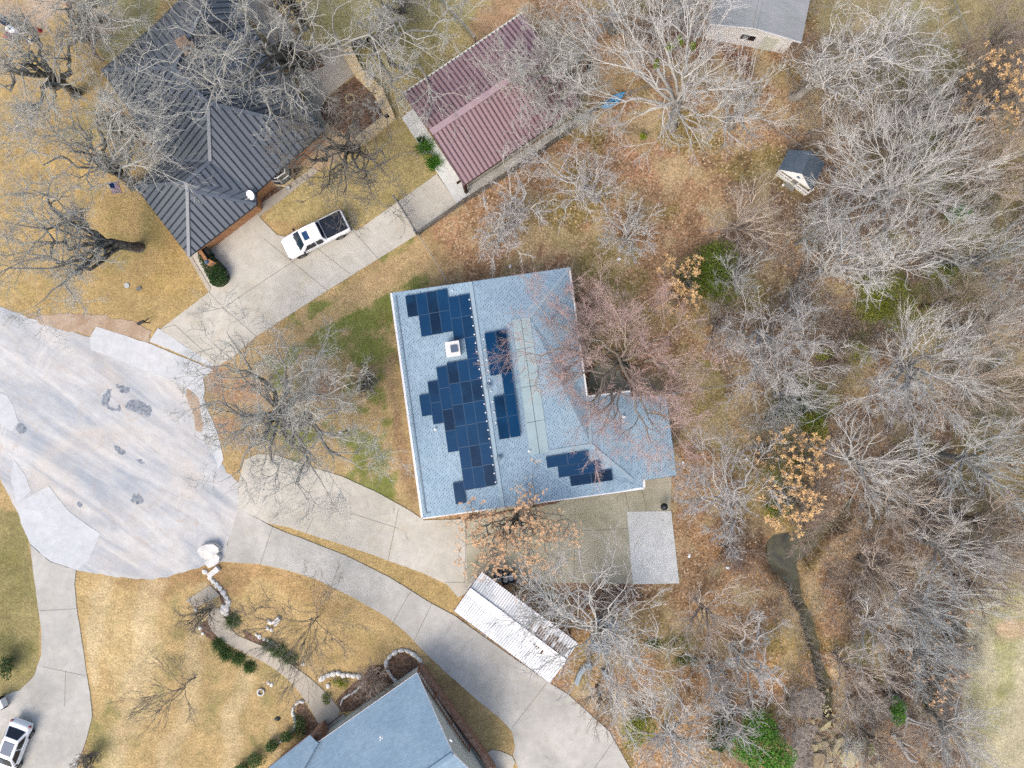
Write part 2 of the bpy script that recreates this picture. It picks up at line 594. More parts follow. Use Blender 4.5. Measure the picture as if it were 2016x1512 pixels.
    M['log_brown'] = plain("brown_log", rgb(132, 110, 92), .85, .2, var=.3, scale=3)
    M['black'] = plain("black_plastic", rgb(34, 36, 40), .5, .4)
    M['navy'] = plain("dark_blue_plastic", rgb(36, 50, 68), .5, .4)
    M['green_plastic'] = plain("green_plastic", rgb(30, 78, 58), .5, .4)
    M['red'] = plain("red_paint", rgb(158, 50, 56), .4, .5)
    M['blue_hull'] = plain("blue_plastic_hull", rgb(60, 184, 244), .4, .5, var=.06)
    M['blue_dark'] = plain("dark_blue_cloth", rgb(40, 70, 120), .8, .2)
    M['flag_red'] = plain("red_cloth", rgb(168, 60, 66), .8, .2)
    M['galv'] = plain("galvanised_steel", rgb(158, 160, 160), .45, .5, .3)
    M['dark_steel'] = plain("dark_steel", rgb(118, 120, 118), .5, .5, .2)
    M['rubber'] = plain("tyre_rubber", rgb(30, 31, 34), .8, .2)
    M['rim'] = plain("alloy_rim", rgb(120, 122, 126), .35, .6, .6)
    M['bag'] = plain("plastic_bag", rgb(190, 196, 196), .5, .4)
    M['foam'] = plain("chimney_cap", rgb(236, 232, 226), .6, .3, var=.03)
    M['flue'] = plain("flue_steel", rgb(92, 108, 128), .4, .5, .3)
    M['lead'] = plain("lead_boot", rgb(118, 138, 152), .6, .4)
    m = NM("car_paint_white", .22, .6); m.b.inputs["Coat Weight"].default_value = .5
    M['paint'] = m.out((.80, .81, .82, 1))
    m = NM("car_glass", .06, .8)
    M['glass'] = m.out((.012, .028, .042, 1))
    m = NM("dark_glass", .12, .6)
    M['glass_dark'] = m.out((.008, .010, .016, 1))
    m = NM("roof_glass", .2, .3)
    M['glass_blue'] = m.out((.02, .055, .12, 1))

    # black solar glass over blue cells
    m = NM("solar_cells", .3, .12)
    oi = m.n("ShaderNodeObjectInfo")
    uv = m.co("UV")
    sx = m.n("ShaderNodeSeparateXYZ"); m.nt.links.new(uv, sx.inputs[0])
    ln = m.math('LESS_THAN', m.math('FRACT', m.math('MULTIPLY', sx.outputs[1], 10)), .06)
    c = m.mix(m.rng(oi.outputs["Random"], .5, .85), rgb(10, 58, 96), rgb(9, 36, 62))
    c = m.mix(m.rng(m.noise(m.geo(), .5, 3), .45, .7, 0, .6), c, rgb(18, 68, 106))
    M['cells'] = m.out(m.mix(m.math('MULTIPLY', ln, .35), c, rgb(60, 110, 150)))
    M['panel_rim'] = plain("panel_frame", rgb(44, 78, 110), .5, .3)

    def brick(name, c1, c2, mort, sc=1.0):
        m = NM(name, .9, .2)
        v = m.voro(m.co("Object"), 4.5 * sc)
        d = m.noise(m.co("Object"), 8, 4, .7)
        c = m.mix(m.sep(v), c1, c2)
        return m.out(m.mul(c, m.rng(d, .25, .75, .75, 1.2)), d, .5, .02)
    M['brick'] = brick("tan_brick", rgb(196, 152, 112), rgb(176, 124, 88), rgb(200, 190, 170))
    M['brick_dull'] = brick("dull_brick", rgb(158, 136, 116), rgb(128, 108, 94), rgb(200, 190, 170))
    M['brick_dark'] = brick("red_brown_brick", rgb(160, 112, 88), rgb(196, 164, 140), rgb(200, 190, 170), 1.6)
    M['limestone'] = brick("limestone", rgb(238, 218, 176), rgb(220, 194, 150), rgb(150, 140, 120), .9)
    M['flagstone'] = brick("flagstone", rgb(204, 176, 138), rgb(176, 156, 128), rgb(120, 110, 90), .35)
    m = NM("white_rock", .85, .2)
    d = m.noise(m.co("Object"), 3, 5, .7)
    M['rock_white'] = m.out(m.mix(m.rng(d, .35, .65), rgb(246, 244, 240), rgb(212, 208, 198)), d, .5, .04)
    m = NM("creek_slab", .85, .2)
    d = m.noise(m.co("Object"), 2.2, 5, .7); oi = m.n("ShaderNodeObjectInfo")
    c = m.mix(oi.outputs["Random"], rgb(206, 194, 152), rgb(172, 152, 120))
    M['rock_tan'] = m.out(m.mul(c, m.rng(d, .25, .75, .75, 1.15)), d, .6, .05)
    m = NM("creek_water", .12, .5)
    d = m.noise(m.geo(), .35, 4, .6, .5)
    M['water'] = m.out(m.ramp(d, [(.34, rgb(74, 72, 62)), (.5, rgb(106, 104, 78)), (.62, rgb(80, 70, 36))]), m.noise(m.geo(), 3, 2), .05, .01)
    m = NM("gravel", .95, .1)
    v = m.voro(m.geo(), 5.5)
    M['gravel'] = m.out(m.mul(rgb(160, 150, 140), m.rng(m.sep(v), 0, 1, .5, 1.4)), m.sep(v), .6, .05)

    # bark and twigs; the colour follows how thick the wood is
    def bark(name, thick, thin, r0=.015, r1=.10, mossy=None):
        m = NM(name, .95, .08)
        r = m.attr("girth", "Fac")
        c = m.mix(m.rng(r, r0, r1), thin, thick)
        d = m.noise(m.co("Object"), 2.2, 4, .7)
        if mossy is not None:
            c = m.mix(m.rng(d, .5, .62, 0, .55), c, mossy)
        d2 = m.noise(m.co("Object"), 9, 3, .7)
        return m.out(m.mul(c, m.rng(d2, .25, .75, .7, 1.25)))
    M['bark_oak'] = bark("oak_bark", rgb(96, 92, 84), rgb(206, 204, 194), .012, .15, rgb(176, 178, 168))
    M['bark_oak_dark'] = bark("dark_oak_bark", rgb(72, 66, 60), rgb(136, 130, 120), .012, .15, rgb(164, 164, 152))
    M['bark_ash'] = bark("grey_bark", rgb(160, 156, 148), rgb(228, 225, 218), .012, .2, rgb(196, 196, 190))
    M['bark_warm'] = bark("warm_grey_bark", rgb(150, 136, 120), rgb(220, 206, 190), .012, .2)
    M['bark_cool'] = bark("cool_grey_bark", rgb(128, 128, 126), rgb(216, 217, 214), .012, .2, rgb(176, 184, 168))
    M['bark_dun'] = bark("dun_bark", rgb(120, 106, 92), rgb(198, 182, 164), .012, .2)
    M['bark_white'] = bark("white_bark", rgb(202, 198, 190), rgb(206, 202, 196), .01, .2)
    M['bark_brown'] = bark("brown_twig", rgb(110, 94, 82), rgb(180, 164, 150), .01, .1)
    M['bark_bud'] = bark("budding_twig", rgb(160, 150, 134), rgb(212, 184, 174), .010, .04)
    M['bark_green'] = bark("green_grey_twig", rgb(124, 124, 110), rgb(150, 142, 128), .01, .1)
    M['bark_scrub'] = bark("scrub_twig", rgb(130, 122, 112), rgb(192, 184, 174), .008, .06)

    def leaf(name, a, b, c, rough=.7):
        m = NM(name, rough, .25)
        d = m.noise(m.co("Object"), 1.1, 3, .7)
        g = m.attr("tint", "Fac")
        c0 = m.mix(g, a, b)
        c0 = m.mix(m.rng(d, .48, .66), c0, c)
        return m.out(m.mul(c0, m.rng(m.noise(m.co("Object"), 14, 2), .25, .75, .75, 1.25)))
    M['leaf_tan'] = leaf("tan_leaf", rgb(246, 208, 148), rgb(220, 172, 116), rgb(240, 196, 134))
    M['leaf_peach'] = leaf("peach_leaf", rgb(246, 208, 164), rgb(226, 176, 130), rgb(240, 196, 148))
    M['leaf_dark'] = leaf("dark_green_leaf", rgb(36, 62, 30), rgb(62, 90, 38), rgb(48, 84, 34))
    M['leaf_cedar'] = leaf("cedar_green", rgb(72, 98, 24), rgb(116, 134, 40), rgb(92, 118, 32))
    M['leaf_bright'] = leaf("bright_green_leaf", rgb(56, 118, 36), rgb(112, 162, 56), rgb(76, 136, 40))
    M['leaf_olive'] = leaf("olive_leaf", rgb(122, 138, 36), rgb(160, 166, 62), rgb(134, 148, 40))
    M['leaf_mix'] = leaf("mixed_green_leaf", rgb(92, 122, 38), rgb(140, 148, 60), rgb(156, 142, 50))
    M['leaf_lily'] = leaf("grassy_green_leaf", rgb(78, 108, 54), rgb(120, 138, 82), rgb(60, 92, 44))


make_materials()
# ------------------------------------------------------------------ ground
CREEK = [(1690, 985), (1650, 1035), (1600, 1065), (1552, 1085), (1552, 1115), (1570, 1150), (1585, 1190), (1597, 1225), (1606, 1265),
         (1618, 1310), (1630, 1350), (1636, 1400), (1632, 1425)]
CREEK_W = [5, 8, 20, 33, 24, 11, 9, 9, 10, 9, 9, 11, 7]


def pip(x, y, poly):
    ins = np.zeros(x.shape, dtype=bool)
    for (x0, y0), (x1, y1) in zip(poly, poly[1:] + poly[:1]):
        if y0 == y1: continue
        c = ((y0 > y) != (y1 > y)) & (x < (x1 - x0) * (y - y0) / (y1 - y0) + x0)
        ins ^= c
    return ins


def creek_dist(x, y):
    """distance to the creek line divided by its half width"""
    best = np.full(x.shape, 1e9)
    for (a, b, wa, wb) in zip(CREEK, CREEK[1:], CREEK_W, CREEK_W[1:]):
        dx, dy = b[0] - a[0], b[1] - a[1]
        t = np.clip(((x - a[0]) * dx + (y - a[1]) * dy) / (dx * dx + dy * dy), 0, 1)
        d = np.hypot(x - a[0] - t * dx, y - a[1] - t * dy) / (wa + (wb - wa) * t)
        best = np.minimum(best, d)
    return best


def build_ground():
    st = .22
    def axis(half):
        fine = np.arange(-half, half + st, st)
        far = np.array([3, 8, 20, 50, 130, 350, 900, 2200.])
        return np.concatenate([-(half + far)[::-1], fine, half + far])
    ax, ay = axis(50), axis(38)
    X, Y = np.meshgrid(ax, ay)
    px = X / S + 1008; py = -Y / S + 756
    n1 = vnoise(X, Y, .35, 4, 1) - .5; n2 = vnoise(X, Y, .35, 4, 5) - .5
    wx = px + n1 * 60; wy = py + n2 * 60
    n3 = vnoise(X, Y, .9, 4, 9); n4 = vnoise(X, Y, .16, 3, 14); n5 = vnoise(X, Y, 2.2, 3, 21)
    C = np.zeros(X.shape + (3,), dtype=np.float32); L = np.zeros(X.shape, dtype=np.float32)
    def c3(c): return np.array(rgb(*c)[:3], dtype=np.float32)
    tan, gold, litter, floor = c3((186, 160, 114)), c3((190, 152, 84)), c3((164, 134, 104)), c3((148, 126, 100))
    # base: lawn to the left, fallen leaves to the right
    t = np.clip((wx - 840) / 60, 0, 1)[..., None]
    C[:] = tan * (1 - t) + litter * t; L[:] = t[..., 0]
    def put(mask, c, lv=None):
        nonlocal C, L
        m = np.clip(mask, 0, 1)
        g = .299 * c[0] + .587 * c[1] + .114 * c[2]
        c = tuple(g + (v - g) * (.72 if c[0] > 1.15 * c[1] and lv is not None and lv > .5 else .74) for v in c)
        C = C * (1 - m[..., None]) + c3(c) * m[..., None]
        if lv is not None: L = L * (1 - m) + lv * m
    def poly(pts, c, lv=None, k=1.0, warp=.35, edge=None):
        ex = px + n1 * 60 * warp; ey = py + n2 * 60 * warp
        m = pip(ex, ey, pts).astype(np.float32) * k
        if edge is not None: m = m * np.clip((edge - .5) * 6 + .5, 0, 1)
        put(m, c, lv)
    def disc(cx, cy, rx, ry, c, lv=None, k=1.0, a=0.0, nz=1.0):
        ca, sa = math.cos(math.radians(a)), math.sin(math.radians(a))
        dx, dy = wx - cx, wy - cy
        d = np.hypot((dx * ca + dy * sa) / rx, (-dx * sa + dy * ca) / ry)
        put(np.clip((1.05 - d + (n3 - .5) * 1.3 * nz) * 2.2, 0, 1) * k, c, lv)
    # lawns
    poly([(-300, -300), (320, -300), (520, 400), (420, 640), (0, 600), (-300, 520)], (192, 158, 92), 0)
    poly([(150, -100), (330, -60), (300, 60), (220, 130), (150, 60)], (170, 158, 96), 0)
    poly([(500, -200), (1000, -200), (960, 60), (800, 190), (860, 350), (700, 460), (520, 430), (640, 240)], (190, 166, 98), 0)
    poly([(520, -150), (920, -150), (930, 40), (740, 150), (690, 90), (600, 20)], (178, 164, 98), 0, .7)
    poly([(140, 1105), (430, 1100), (540, 1100), (720, 1160), (1030, 1450), (1030, 1700), (-100, 1700)], (202, 166, 100), 0)
    poly([(-200, 930), (40, 1010), (80, 1180), (80, 1400), (-200, 1420)], (158, 142, 82), 0)
    poly([(520, 1010), (920, 1130), (905, 1220), (520, 1050)], (196, 160, 92), 0)
    for a in [(60, 30, 70, 50), (190, 45, 50, 40), (100, 20, 60, 40)]: disc(*a, (196, 168, 138), .3, .9)
    for a in [(120, 330, 90, 60), (60, 440, 80, 50), (330, 560, 70, 40), (330, 470, 60, 60)]: disc(*a, (200, 160, 84), 0, .6)
    for a in [(190, 250, 90, 40), (300, 440, 40, 60), (240, 500, 60, 30), (740, 60, 120, 60), (830, 120, 70, 40)]: disc(*a, (158, 146, 78), 0, .5)
    disc(400, 500, 14, 90, (120, 100, 50), 0, .6, -35)
    disc(430, 1140, 90, 30, (176, 128, 76), 0, .6); disc(560, 1150, 120, 40, (196, 150, 88), 0, .7, 20)
    disc(300, 1150, 110, 22, (178, 132, 80), 0, .6); disc(250, 1300, 60, 150, (214, 182, 118), 0, .6, -12)
    disc(430, 1400, 120, 60, (176, 150, 90), 0, .5); disc(200, 1470, 40, 80, (160, 150, 76), 0, .6); disc(560, 1330, 50, 40, (160, 146, 84), 0, .5)
    disc(20, 1150, 40, 130, (138, 130, 70), 0, .6); disc(20, 1290, 50, 40, (96, 96, 50), 0, .7)
    disc(900, 1370, 70, 40, (160, 128, 80), .3, .7, 50); disc(960, 1440, 40, 50, (186, 156, 96), 0, .6)
    # yard in front of the main house: tan with moss green
    poly([(440, 720), (830, 470), (880, 560), (770, 580), (830, 1030), (440, 900)], (190, 158, 100), .1)
    for a in [(690, 650, 84, 70), (740, 600, 60, 50), (800, 535, 66, 44), (745, 700, 36, 60), (650, 620, 40, 30), (735, 930, 40, 60), (700, 795, 20, 26), (765, 965, 26, 26), (560, 720, 22, 46),
              (600, 850, 46, 40), (560, 860, 40, 30), (610, 760, 60, 16), (700, 870, 46, 30), (760, 800, 16, 70)]:
        disc(*a, (124, 136, 50), .1, .85, 0, 2.6)
    for a in [(640, 770, 46, 40), (500, 790, 40, 60), (440, 760, 40, 60), (470, 850, 60, 40)]: disc(*a, (186, 134, 98), .8, .8)
    disc(795, 840, 12, 190, (160, 120, 88), .6, .7, -9)
    poly([(316, 650), (600, 640), (830, 465), (860, 520), (560, 690), (440, 730)], (204, 166, 108), 0, .8)
    # back yard
    for a in [(1130, 270, 80, 40, 0), (880, 450, 60, 40, -30), (1010, 500, 90, 26, 0), (1300, 320, 160, 50, 10), (1120, 540, 60, 40, 0)]:
        disc(*a[:4], (186, 134, 94), 1, .8, a[4])
    for a in [(1180, 520, 70, 46), (1120, 470, 60, 30), (1200, 560, 40, 40), (1390, 800, 50, 90), (1420, 740, 70, 30), (1260, 270, 12, 12)]:
        disc(*a, (140, 130, 64), .7, .8, 0, 1.4)
    for a in [(1050, 420, 90, 40), (1420, 330, 100, 60), (1380, 280, 120, 30)]: disc(*a, (160, 124, 86), 1, .8)
    disc(1250, 690, 90, 70, (168, 122, 92), 1, .8); disc(1160, 700, 20, 90, (134, 92, 66), 1, .7, -8)
    for a in [(1000, 20, 70, 50), (1200, 130, 60, 60), (960, 60, 50, 50)]: disc(*a, (206, 158, 108), .4, .9)
    disc(1320, 90, 80, 70, (120, 84, 62), 1, .7); disc(1440, 120, 70, 40, (124, 78, 62), 1, .8, 20)
    # wood floor
    poly([(1420, 380), (1620, 250), (1700, 110), (2300, -60), (2300, 1300), (1900, 1460), (1700, 1420), (1660, 1150), (1500, 950), (1400, 700)], (136, 112, 88), 1, .9, 1)
    for a in [(1850, 200, 120, 60), (1960, 400, 80, 120), (1890, 620, 60, 60), (1960, 760, 80, 80), (1830, 970, 40, 120), (1860, 1050, 90, 50), (1760, 1290, 80, 60), (1880, 1470, 90, 50)]:
        disc(*a, (86, 70, 58), 1, .75)
    for a in [(1760, 590, 80, 50), (1690, 720, 40, 60), (1600, 800, 60, 60), (1560, 960, 50, 50), (1830, 330, 60, 90), (1700, 560, 60, 40)]:
        disc(*a, (112, 122, 44), .5, .85)
    for a in [(1720, 780, 60, 90), (1660, 840, 60, 50), (1880, 1000, 30, 70), (1700, 1050, 70, 30)]: disc(*a, (150, 110, 74), 1, .8)
    # lower right: orange leaves, creek banks, pale meadow
    poly([(1340, 1010), (1560, 1050), (1640, 1330), (1640, 1420), (1400, 1500), (1240, 1512), (1130, 1360), (1060, 1160), (1340, 1150)], (172, 132, 88), 1, .9)
    for a in [(1560, 1230, 40, 130, -12), (1420, 1080, 70, 50, 0), (1350, 1330, 60, 50, 0), (1500, 1340, 60, 70, 0)]:
        disc(*a[:4], (200, 146, 92), 1, .85, a[4])
    for a in [(1330, 1270, 60, 40), (1290, 1210, 60, 50), (1250, 1240, 40, 60)]: disc(*a, (146, 126, 74), .7, .7)
    disc(1200, 1390, 90, 30, (190, 170, 130), .4, .8, 35)
    disc(1350, 1400, 40, 60, (180, 140, 90), 1, .7); disc(1680, 1070, 90, 40, (188, 152, 108), 1, .8, -10)
    disc(1190, 1170, 130, 22, (104, 74, 58), 1, .9, -3)
    disc(1470, 1060, 60, 60, (100, 74, 56), 1, .8)
    poly([(1920, 1180), (2300, 1050), (2300, 1700), (1940, 1700), (1900, 1380)], (196, 184, 138), 0, .95, 1.2)
    disc(1990, 1250, 30, 140, (158, 158, 84), 0, .6); disc(1940, 1400, 40, 60, (168, 162, 98), 0, .6); disc(2000, 1240, 26, 24, (214, 176, 132), 0, .8)
    poly([(1610, -300), (2300, -300), (2300, 20), (1960, 60), (1830, 130), (1700, 150), (1620, 60)], (172, 154, 100), .3, .9, 1)
    disc(1690, 90, 70, 50, (206, 174, 122), .2, .8); disc(1800, 20, 60, 30, (150, 146, 80), .1, .7); disc(1995, 700, 40, 120, (146, 132, 90), .6, .5)
    for a in [(1480, 420, 60, 40), (1560, 500, 70, 40), (1640, 560, 50, 50), (1700, 860, 80, 40), (1800, 1080, 70, 40), (1700, 180, 70, 40), (1600, 250, 50, 30), (1900, 830, 50, 40), (1760, 1420, 50, 30), (1660, 330, 40, 50)]:
        disc(*a, (178, 142, 104), 1, .8)
    for a in [(1900, 560, 70, 50), (1960, 250, 60, 60), (1860, 140, 80, 60), (1900, 700, 60, 40), (1740, 480, 60, 30), (1560, 900, 50, 40), (1800, 880, 50, 40), (1690, 1290, 40, 40), (1540, 760, 50, 40), (1960, 820, 40, 40)]:
        disc(*a, (112, 112, 54), .6, .7)
    # mowing lines and thin turf on the lower lawn
    mow = np.sin((px * 1.0 + py * .22 + n1 * 50) / 17.0) * .5 + .5
    inl = pip(px, py, [(150, 1130), (430, 1150), (520, 1330), (560, 1512), (160, 1600), (190, 1400)]).astype(np.float32)
    put(np.clip((mow - .45) * 2.2, 0, 1) * inl * (.25 + .5 * n4), (222, 196, 140))
    put(np.clip((.5 - mow) * 2, 0, 1) * inl * np.clip((n3 - .5) * 4, 0, 1) * .6, (150, 142, 84))
    # moisture mottling keeps every lawn uneven
    C *= (0.80 + 0.26 * n4 + .14 * n5)[..., None]
    g = np.clip((n3 - .58) * 5, 0, 1) * (1 - L) * .25
    C = C * (1 - g[..., None]) + c3((136, 132, 66)) * g[..., None]
    # leaves lie thick in places and thin in others: straw, moss and bare soil between them
    straw = np.clip((vnoise(X, Y, .5, 4, 41) - .52) * 6, 0, 1) * L * .75
    C = C * (1 - straw[..., None]) + c3((184, 166, 128)) * straw[..., None]; L = L * (1 - straw * .5)
    moss = np.clip((vnoise(X, Y, .28, 4, 51) - .56) * 7, 0, 1) * L * .6
    C = C * (1 - moss[..., None]) + c3((128, 122, 66)) * moss[..., None]
    soil = np.clip((vnoise(X, Y, .7, 3, 61) - .62) * 7, 0, 1) * L * .55
    C = C * (1 - soil[..., None]) + c3((108, 88, 70)) * soil[..., None]
    # creek bed and small undulations
    Z = (vnoise(X, Y, .25, 3, 31) - .5) * .05
    cd = creek_dist(px + n1 * 24 + (n5 - .5) * 7, py + n2 * 24 + (n3 - .5) * 10)
    prof = np.clip((2.0 - cd) / 1.35, 0, 1); prof = prof * prof * (3 - 2 * prof)
    Z = Z - 1.25 * prof
    Z = np.where((np.abs(X) > 52) | (np.abs(Y) > 40), 0, Z)
    bed = np.clip((1.25 - cd) * 3, 0, 1)
    C = C * (1 - bed[..., None]) + c3((118, 104, 82)) * bed[..., None]
    bank = np.clip(1 - np.abs(cd - 1.6) * 1.6, 0, 1) * np.clip((n3 - .35) * 4, 0, 1) * .5
    C = C * (1 - bank[..., None]) + c3((104, 80, 56)) * bank[..., None]
    far = np.clip(np.maximum((np.abs(X) - 49.5) / 2, (np.abs(Y) - 37.5) / 2), 0, 1)[..., None]
    C = C * (1 - far) + c3((178, 156, 116)) * far; L = L * (1 - far[..., 0]) + .4 * far[..., 0]
    V = np.stack([X, Y, Z], -1).reshape(-1, 3)
    ny, nx = X.shape
    i = np.arange(ny * nx).reshape(ny, nx)
    F = np.stack([i[:-1, :-1], i[:-1, 1:], i[1:, 1:], i[1:, :-1]], -1).reshape(-1, 4)
    me = np_mesh("ground", V, [F], True)
    a = me.attributes.new("soil", 'FLOAT_COLOR', 'POINT')
    a.data.foreach_set("color", np.concatenate([C.reshape(-1, 3), np.ones((ny * nx, 1), np.float32)], 1).ravel())
    b = me.attributes.new("litter", 'FLOAT', 'POINT')
    b.data.foreach_set("value", np.clip(L, 0, 1).astype(np.float32).ravel())
    tag(link("ground", me, M['ground']), kind='structure')


build_ground()


def sheet(name, pts, z, mat, kind='structure', z0=None, rag=0, sm=0, seed=1, joints=(), jw=.032, parent=None):
    if sm: pts = smooth_poly(pts, sm)
    if rag: pts = ragged(pts, 10, rag, seed)
    b = MB()
    b.prism(wpoly(pts), (z - .12) if z0 is None else z0, z)
    for j in joints:
        for p, q in zip(j, j[1:]):
            A, B = W(*p), W(*q)
            A.z = B.z = z + .004
            b.bar(A, B, jw, .003, 1)
    o = b.build(name, [mat, M['joint']], parent)
    if kind: tag(o, kind=kind)
    return o


def build_pavements():
    road = [(-700, 330), (0, 603), (60, 627), (110, 640), (150, 655), (182, 664), (300, 700), (380, 752), (400, 800), (425, 860), (445, 930), (470, 950), (470, 1000), (452, 1060), (440, 1106),
            (380, 1120), (330, 1137), (290, 1141), (220, 1134), (150, 1122), (100, 1105), (60, 1070), (36, 1010), (0, 940), (-700, 560)]
    sheet("road", road, .03, M['asphalt'], rag=1.5, seed=2)
    sheet("road_shoulder", [(60, 622), (120, 618), (200, 622), (262, 632), (300, 652), (292, 676), (240, 660), (185, 645), (180, 662), (130, 652), (90, 640)], .036, M['dirt'], rag=3, seed=3)
    sheet("road_shoulder", [(372, 758), (388, 766), (398, 800), (402, 830), (396, 852), (386, 846), (380, 810), (366, 780)], .040, M['dirt'], rag=2.5, seed=4)
    sheet("concrete_apron", [(190, 643), (294, 676), (420, 728), (400, 745), (404, 770), (398, 790), (378, 770), (352, 752), (300, 735), (180, 688), (178, 664)], .05, M['apron'], rag=.6)
    sheet("concrete_apron", [(294, 672), (312, 646), (345, 668), (385, 695), (424, 716), (418, 724), (350, 695)], .054, M['apron'], rag=.5)
    sheet("concrete_apron", [(392, 770), (404, 790), (428, 850), (440, 905), (430, 925), (412, 860), (396, 820)], .045, M['apron'], rag=1.2, seed=6)
    sheet("concrete_apron", [(-6, 770), (14, 778), (27, 800), (38, 832), (24, 850), (-6, 830)], .046, M['apron'], rag=1, seed=7)
    sheet("concrete_apron", [(28, 905), (50, 935), (62, 965), (36, 990), (22, 950)], .046, M['apron'], rag=1, seed=8)
    sheet("concrete_apron", [(36, 990), (96, 956), (140, 1010), (198, 1050), (178, 1100), (152, 1122), (100, 1105), (60, 1070), (42, 1030)], .052, M['apron'], rag=.8, seed=9)
    # dark repair patches in the turning circle
    k = 0
    for pts in [[(198, 790), (208, 770), (222, 764), (218, 780), (212, 800), (232, 806), (236, 794), (240, 806), (234, 812), (206, 802)],
                [(234, 768), (226, 754), (238, 758), (256, 762), (255, 772), (240, 774)],
                [(246, 798), (258, 786), (280, 790), (302, 802), (296, 822), (284, 818), (262, 810), (248, 806)],
                [(222, 876), (236, 880), (244, 886), (250, 892), (240, 898), (230, 890)],
                [(150, 990), (160, 988), (164, 996), (156, 1000)], [(258, 974), (276, 972), (286, 990), (262, 994)], [(268, 902), (284, 908), (286, 914), (272, 910)],
                [(32, 838), (46, 832), (54, 846), (44, 856), (34, 850)]]:
        sheet("road_patch", ragged(smooth_poly(pts, 1), 2.5, 2.3, 30 + k), .036 + .001 * (k % 4), M['tar']); k += 1
    # driveway by the pickup
    drive1 = [(316, 648), (414, 574), (368, 500), (500, 408), (515, 432), (545, 462), (560, 466), (600, 470), (686, 443), (702, 455), (784, 397), (860, 343), (900, 400), (820, 463), (645, 572),
              (505, 662), (462, 700), (428, 722), (385, 695)]
    j1 = [[(316, 648), (345, 640), (424, 712)], [(410, 573), (440, 606), (505, 662)], [(440, 606), (600, 500)], [(520, 470), (645, 572)], [(560, 466), (600, 470), (690, 540)], [(784, 397), (822, 460)],
          [(686, 443), (745, 510)], [(375, 620), (440, 606)]]
    sheet("driveway", drive1, .06, M['drive'], joints=j1)
    sheet("concrete_slab", [(791, 232), (813, 214), (925, 383), (899, 400)], .075, M['slab_new'], joints=())
    sheet("concrete_slab", [(915, 372), (1010, 310), (1145, 222), (1150, 232), (1020, 322), (922, 386)], .068, M['drive_grey'])
    sheet("footpath", [(500, 410), (560, 370), (618, 328), (626, 338), (570, 382), (512, 426)], .07, M['path'], joints=[[(560, 370), (570, 382)]])
    sheet("flagstone_path", [(600, 300), (640, 250), (680, 240), (706, 285), (660, 320), (626, 338), (618, 328), (590, 326)], .055, M['flagstone'], rag=2, seed=11)
    sheet("footpath", [(460, -40), (520, -40), (545, 20), (600, 90), (640, 95), (672, 88), (712, 128), (700, 145), (650, 185), (632, 205), (600, 180), (570, 130), (480, 20)], .05, M['path'], rag=1, seed=12,
          joints=[[(545, 20), (500, 60)], [(600, 90), (560, 130)]])
    sheet("footpath", [(600, 180), (632, 205), (650, 240), (636, 262), (600, 215)], .052, M['drive_old'])
    # main house driveway with its old back slab
    drive2 = [(470, 950), (482, 905), (510, 893), (545, 896), (604, 917), (671, 937), (744, 970), (805, 1004), (835, 1024), (915, 1022), (918, 1055), (920, 1145), (940, 1125), (930, 1160), (902, 1176),
              (880, 1150), (830, 1127), (720, 1087), (620, 1055), (570, 1038), (527, 1030), (470, 1000)]
    sheet("driveway", drive2, .06, M['drive'], joints=[[(785, 1000), (764, 1105)], [(918, 1022), (915, 1146), (876, 1146)], [(604, 1048), (616, 1020)], [(690, 1010), (785, 1040)]], rag=.3)
    sheet("driveway", [(918, 1022), (1010, 985), (1100, 985), (1265, 945), (1322, 935), (1320, 1008), (1236, 1008), (1246, 1149), (1000, 1146), (920, 1146)], .055, M['drive_old'],
          joints=[[(1132, 1000), (1130, 1146)], [(1228, 960), (1240, 1010)], [(1262, 955), (1272, 1000)], [(920, 1056), (1236, 1040)]], rag=.3, seed=5)
    sheet("concrete_slab", [(1234, 1007), (1321, 1006), (1337, 1148), (1246, 1150)], .075, M['slab_new'])
    # long lower driveway
    drive3 = [(452, 1060), (470, 1000), (527, 1032), (560, 1047), (600, 1062), (680, 1093), (770, 1138), (850, 1188), (895, 1212), (990, 1280), (1088, 1348), (1120, 1368), (1200, 1440), (1250, 1530), (1270, 1600),
              (1080, 1600), (1020, 1512), (1010, 1485), (1014, 1470), (1008, 1440), (985, 1414), (940, 1378), (880, 1325), (835, 1282), (800, 1245), (760, 1213), (690, 1173), (620, 1139), (570, 1123), (510, 1110), (440, 1106)]
    sheet("driveway", drive3, .064, M['drive_grey'], joints=[[(537, 1037), (513, 1110)], [(808, 1165), (775, 1222)], [(850, 1188), (815, 1262)], [(1078, 1342), (1008, 1432)], [(1210, 1455), (1170, 1512)]], rag=.4, seed=13)
    sheet("concrete_slab", [(953, 1485), (968, 1476), (985, 1478), (1008, 1488), (1014, 1500), (1000, 1530), (980, 1540)], .07, M['drive'])
    sheet("driveway", [(60, 1072), (100, 1106), (150, 1122), (147, 1150), (152, 1200), (166, 1290), (178, 1370), (182, 1410), (172, 1450), (155, 1500), (120, 1620), (-150, 1620), (-150, 1380), (0, 1372), (40, 1358), (68, 1330),
                       (82, 1290), (82, 1240), (72, 1170)], .058, M['drive_grey'], joints=[[(80, 1202), (152, 1198)], [(84, 1312), (170, 1330)], [(130, 1320), (128, 1390)]], rag=.5, seed=14)
    sheet("footpath", [(366, 1182), (414, 1152), (434, 1172), (386, 1196)], .09, M['path'])
    sheet("footpath", smooth_poly([(408, 1205), (412, 1235), (435, 1260), (480, 1284), (530, 1308), (570, 1338), (602, 1378), (634, 1437), (676, 1404), (650, 1372), (618, 1340), (580, 1312), (530, 1277), (490, 1260), (462, 1248), (446, 1222),
                                   (438, 1204), (428, 1194)], 1), .07, M['path'])
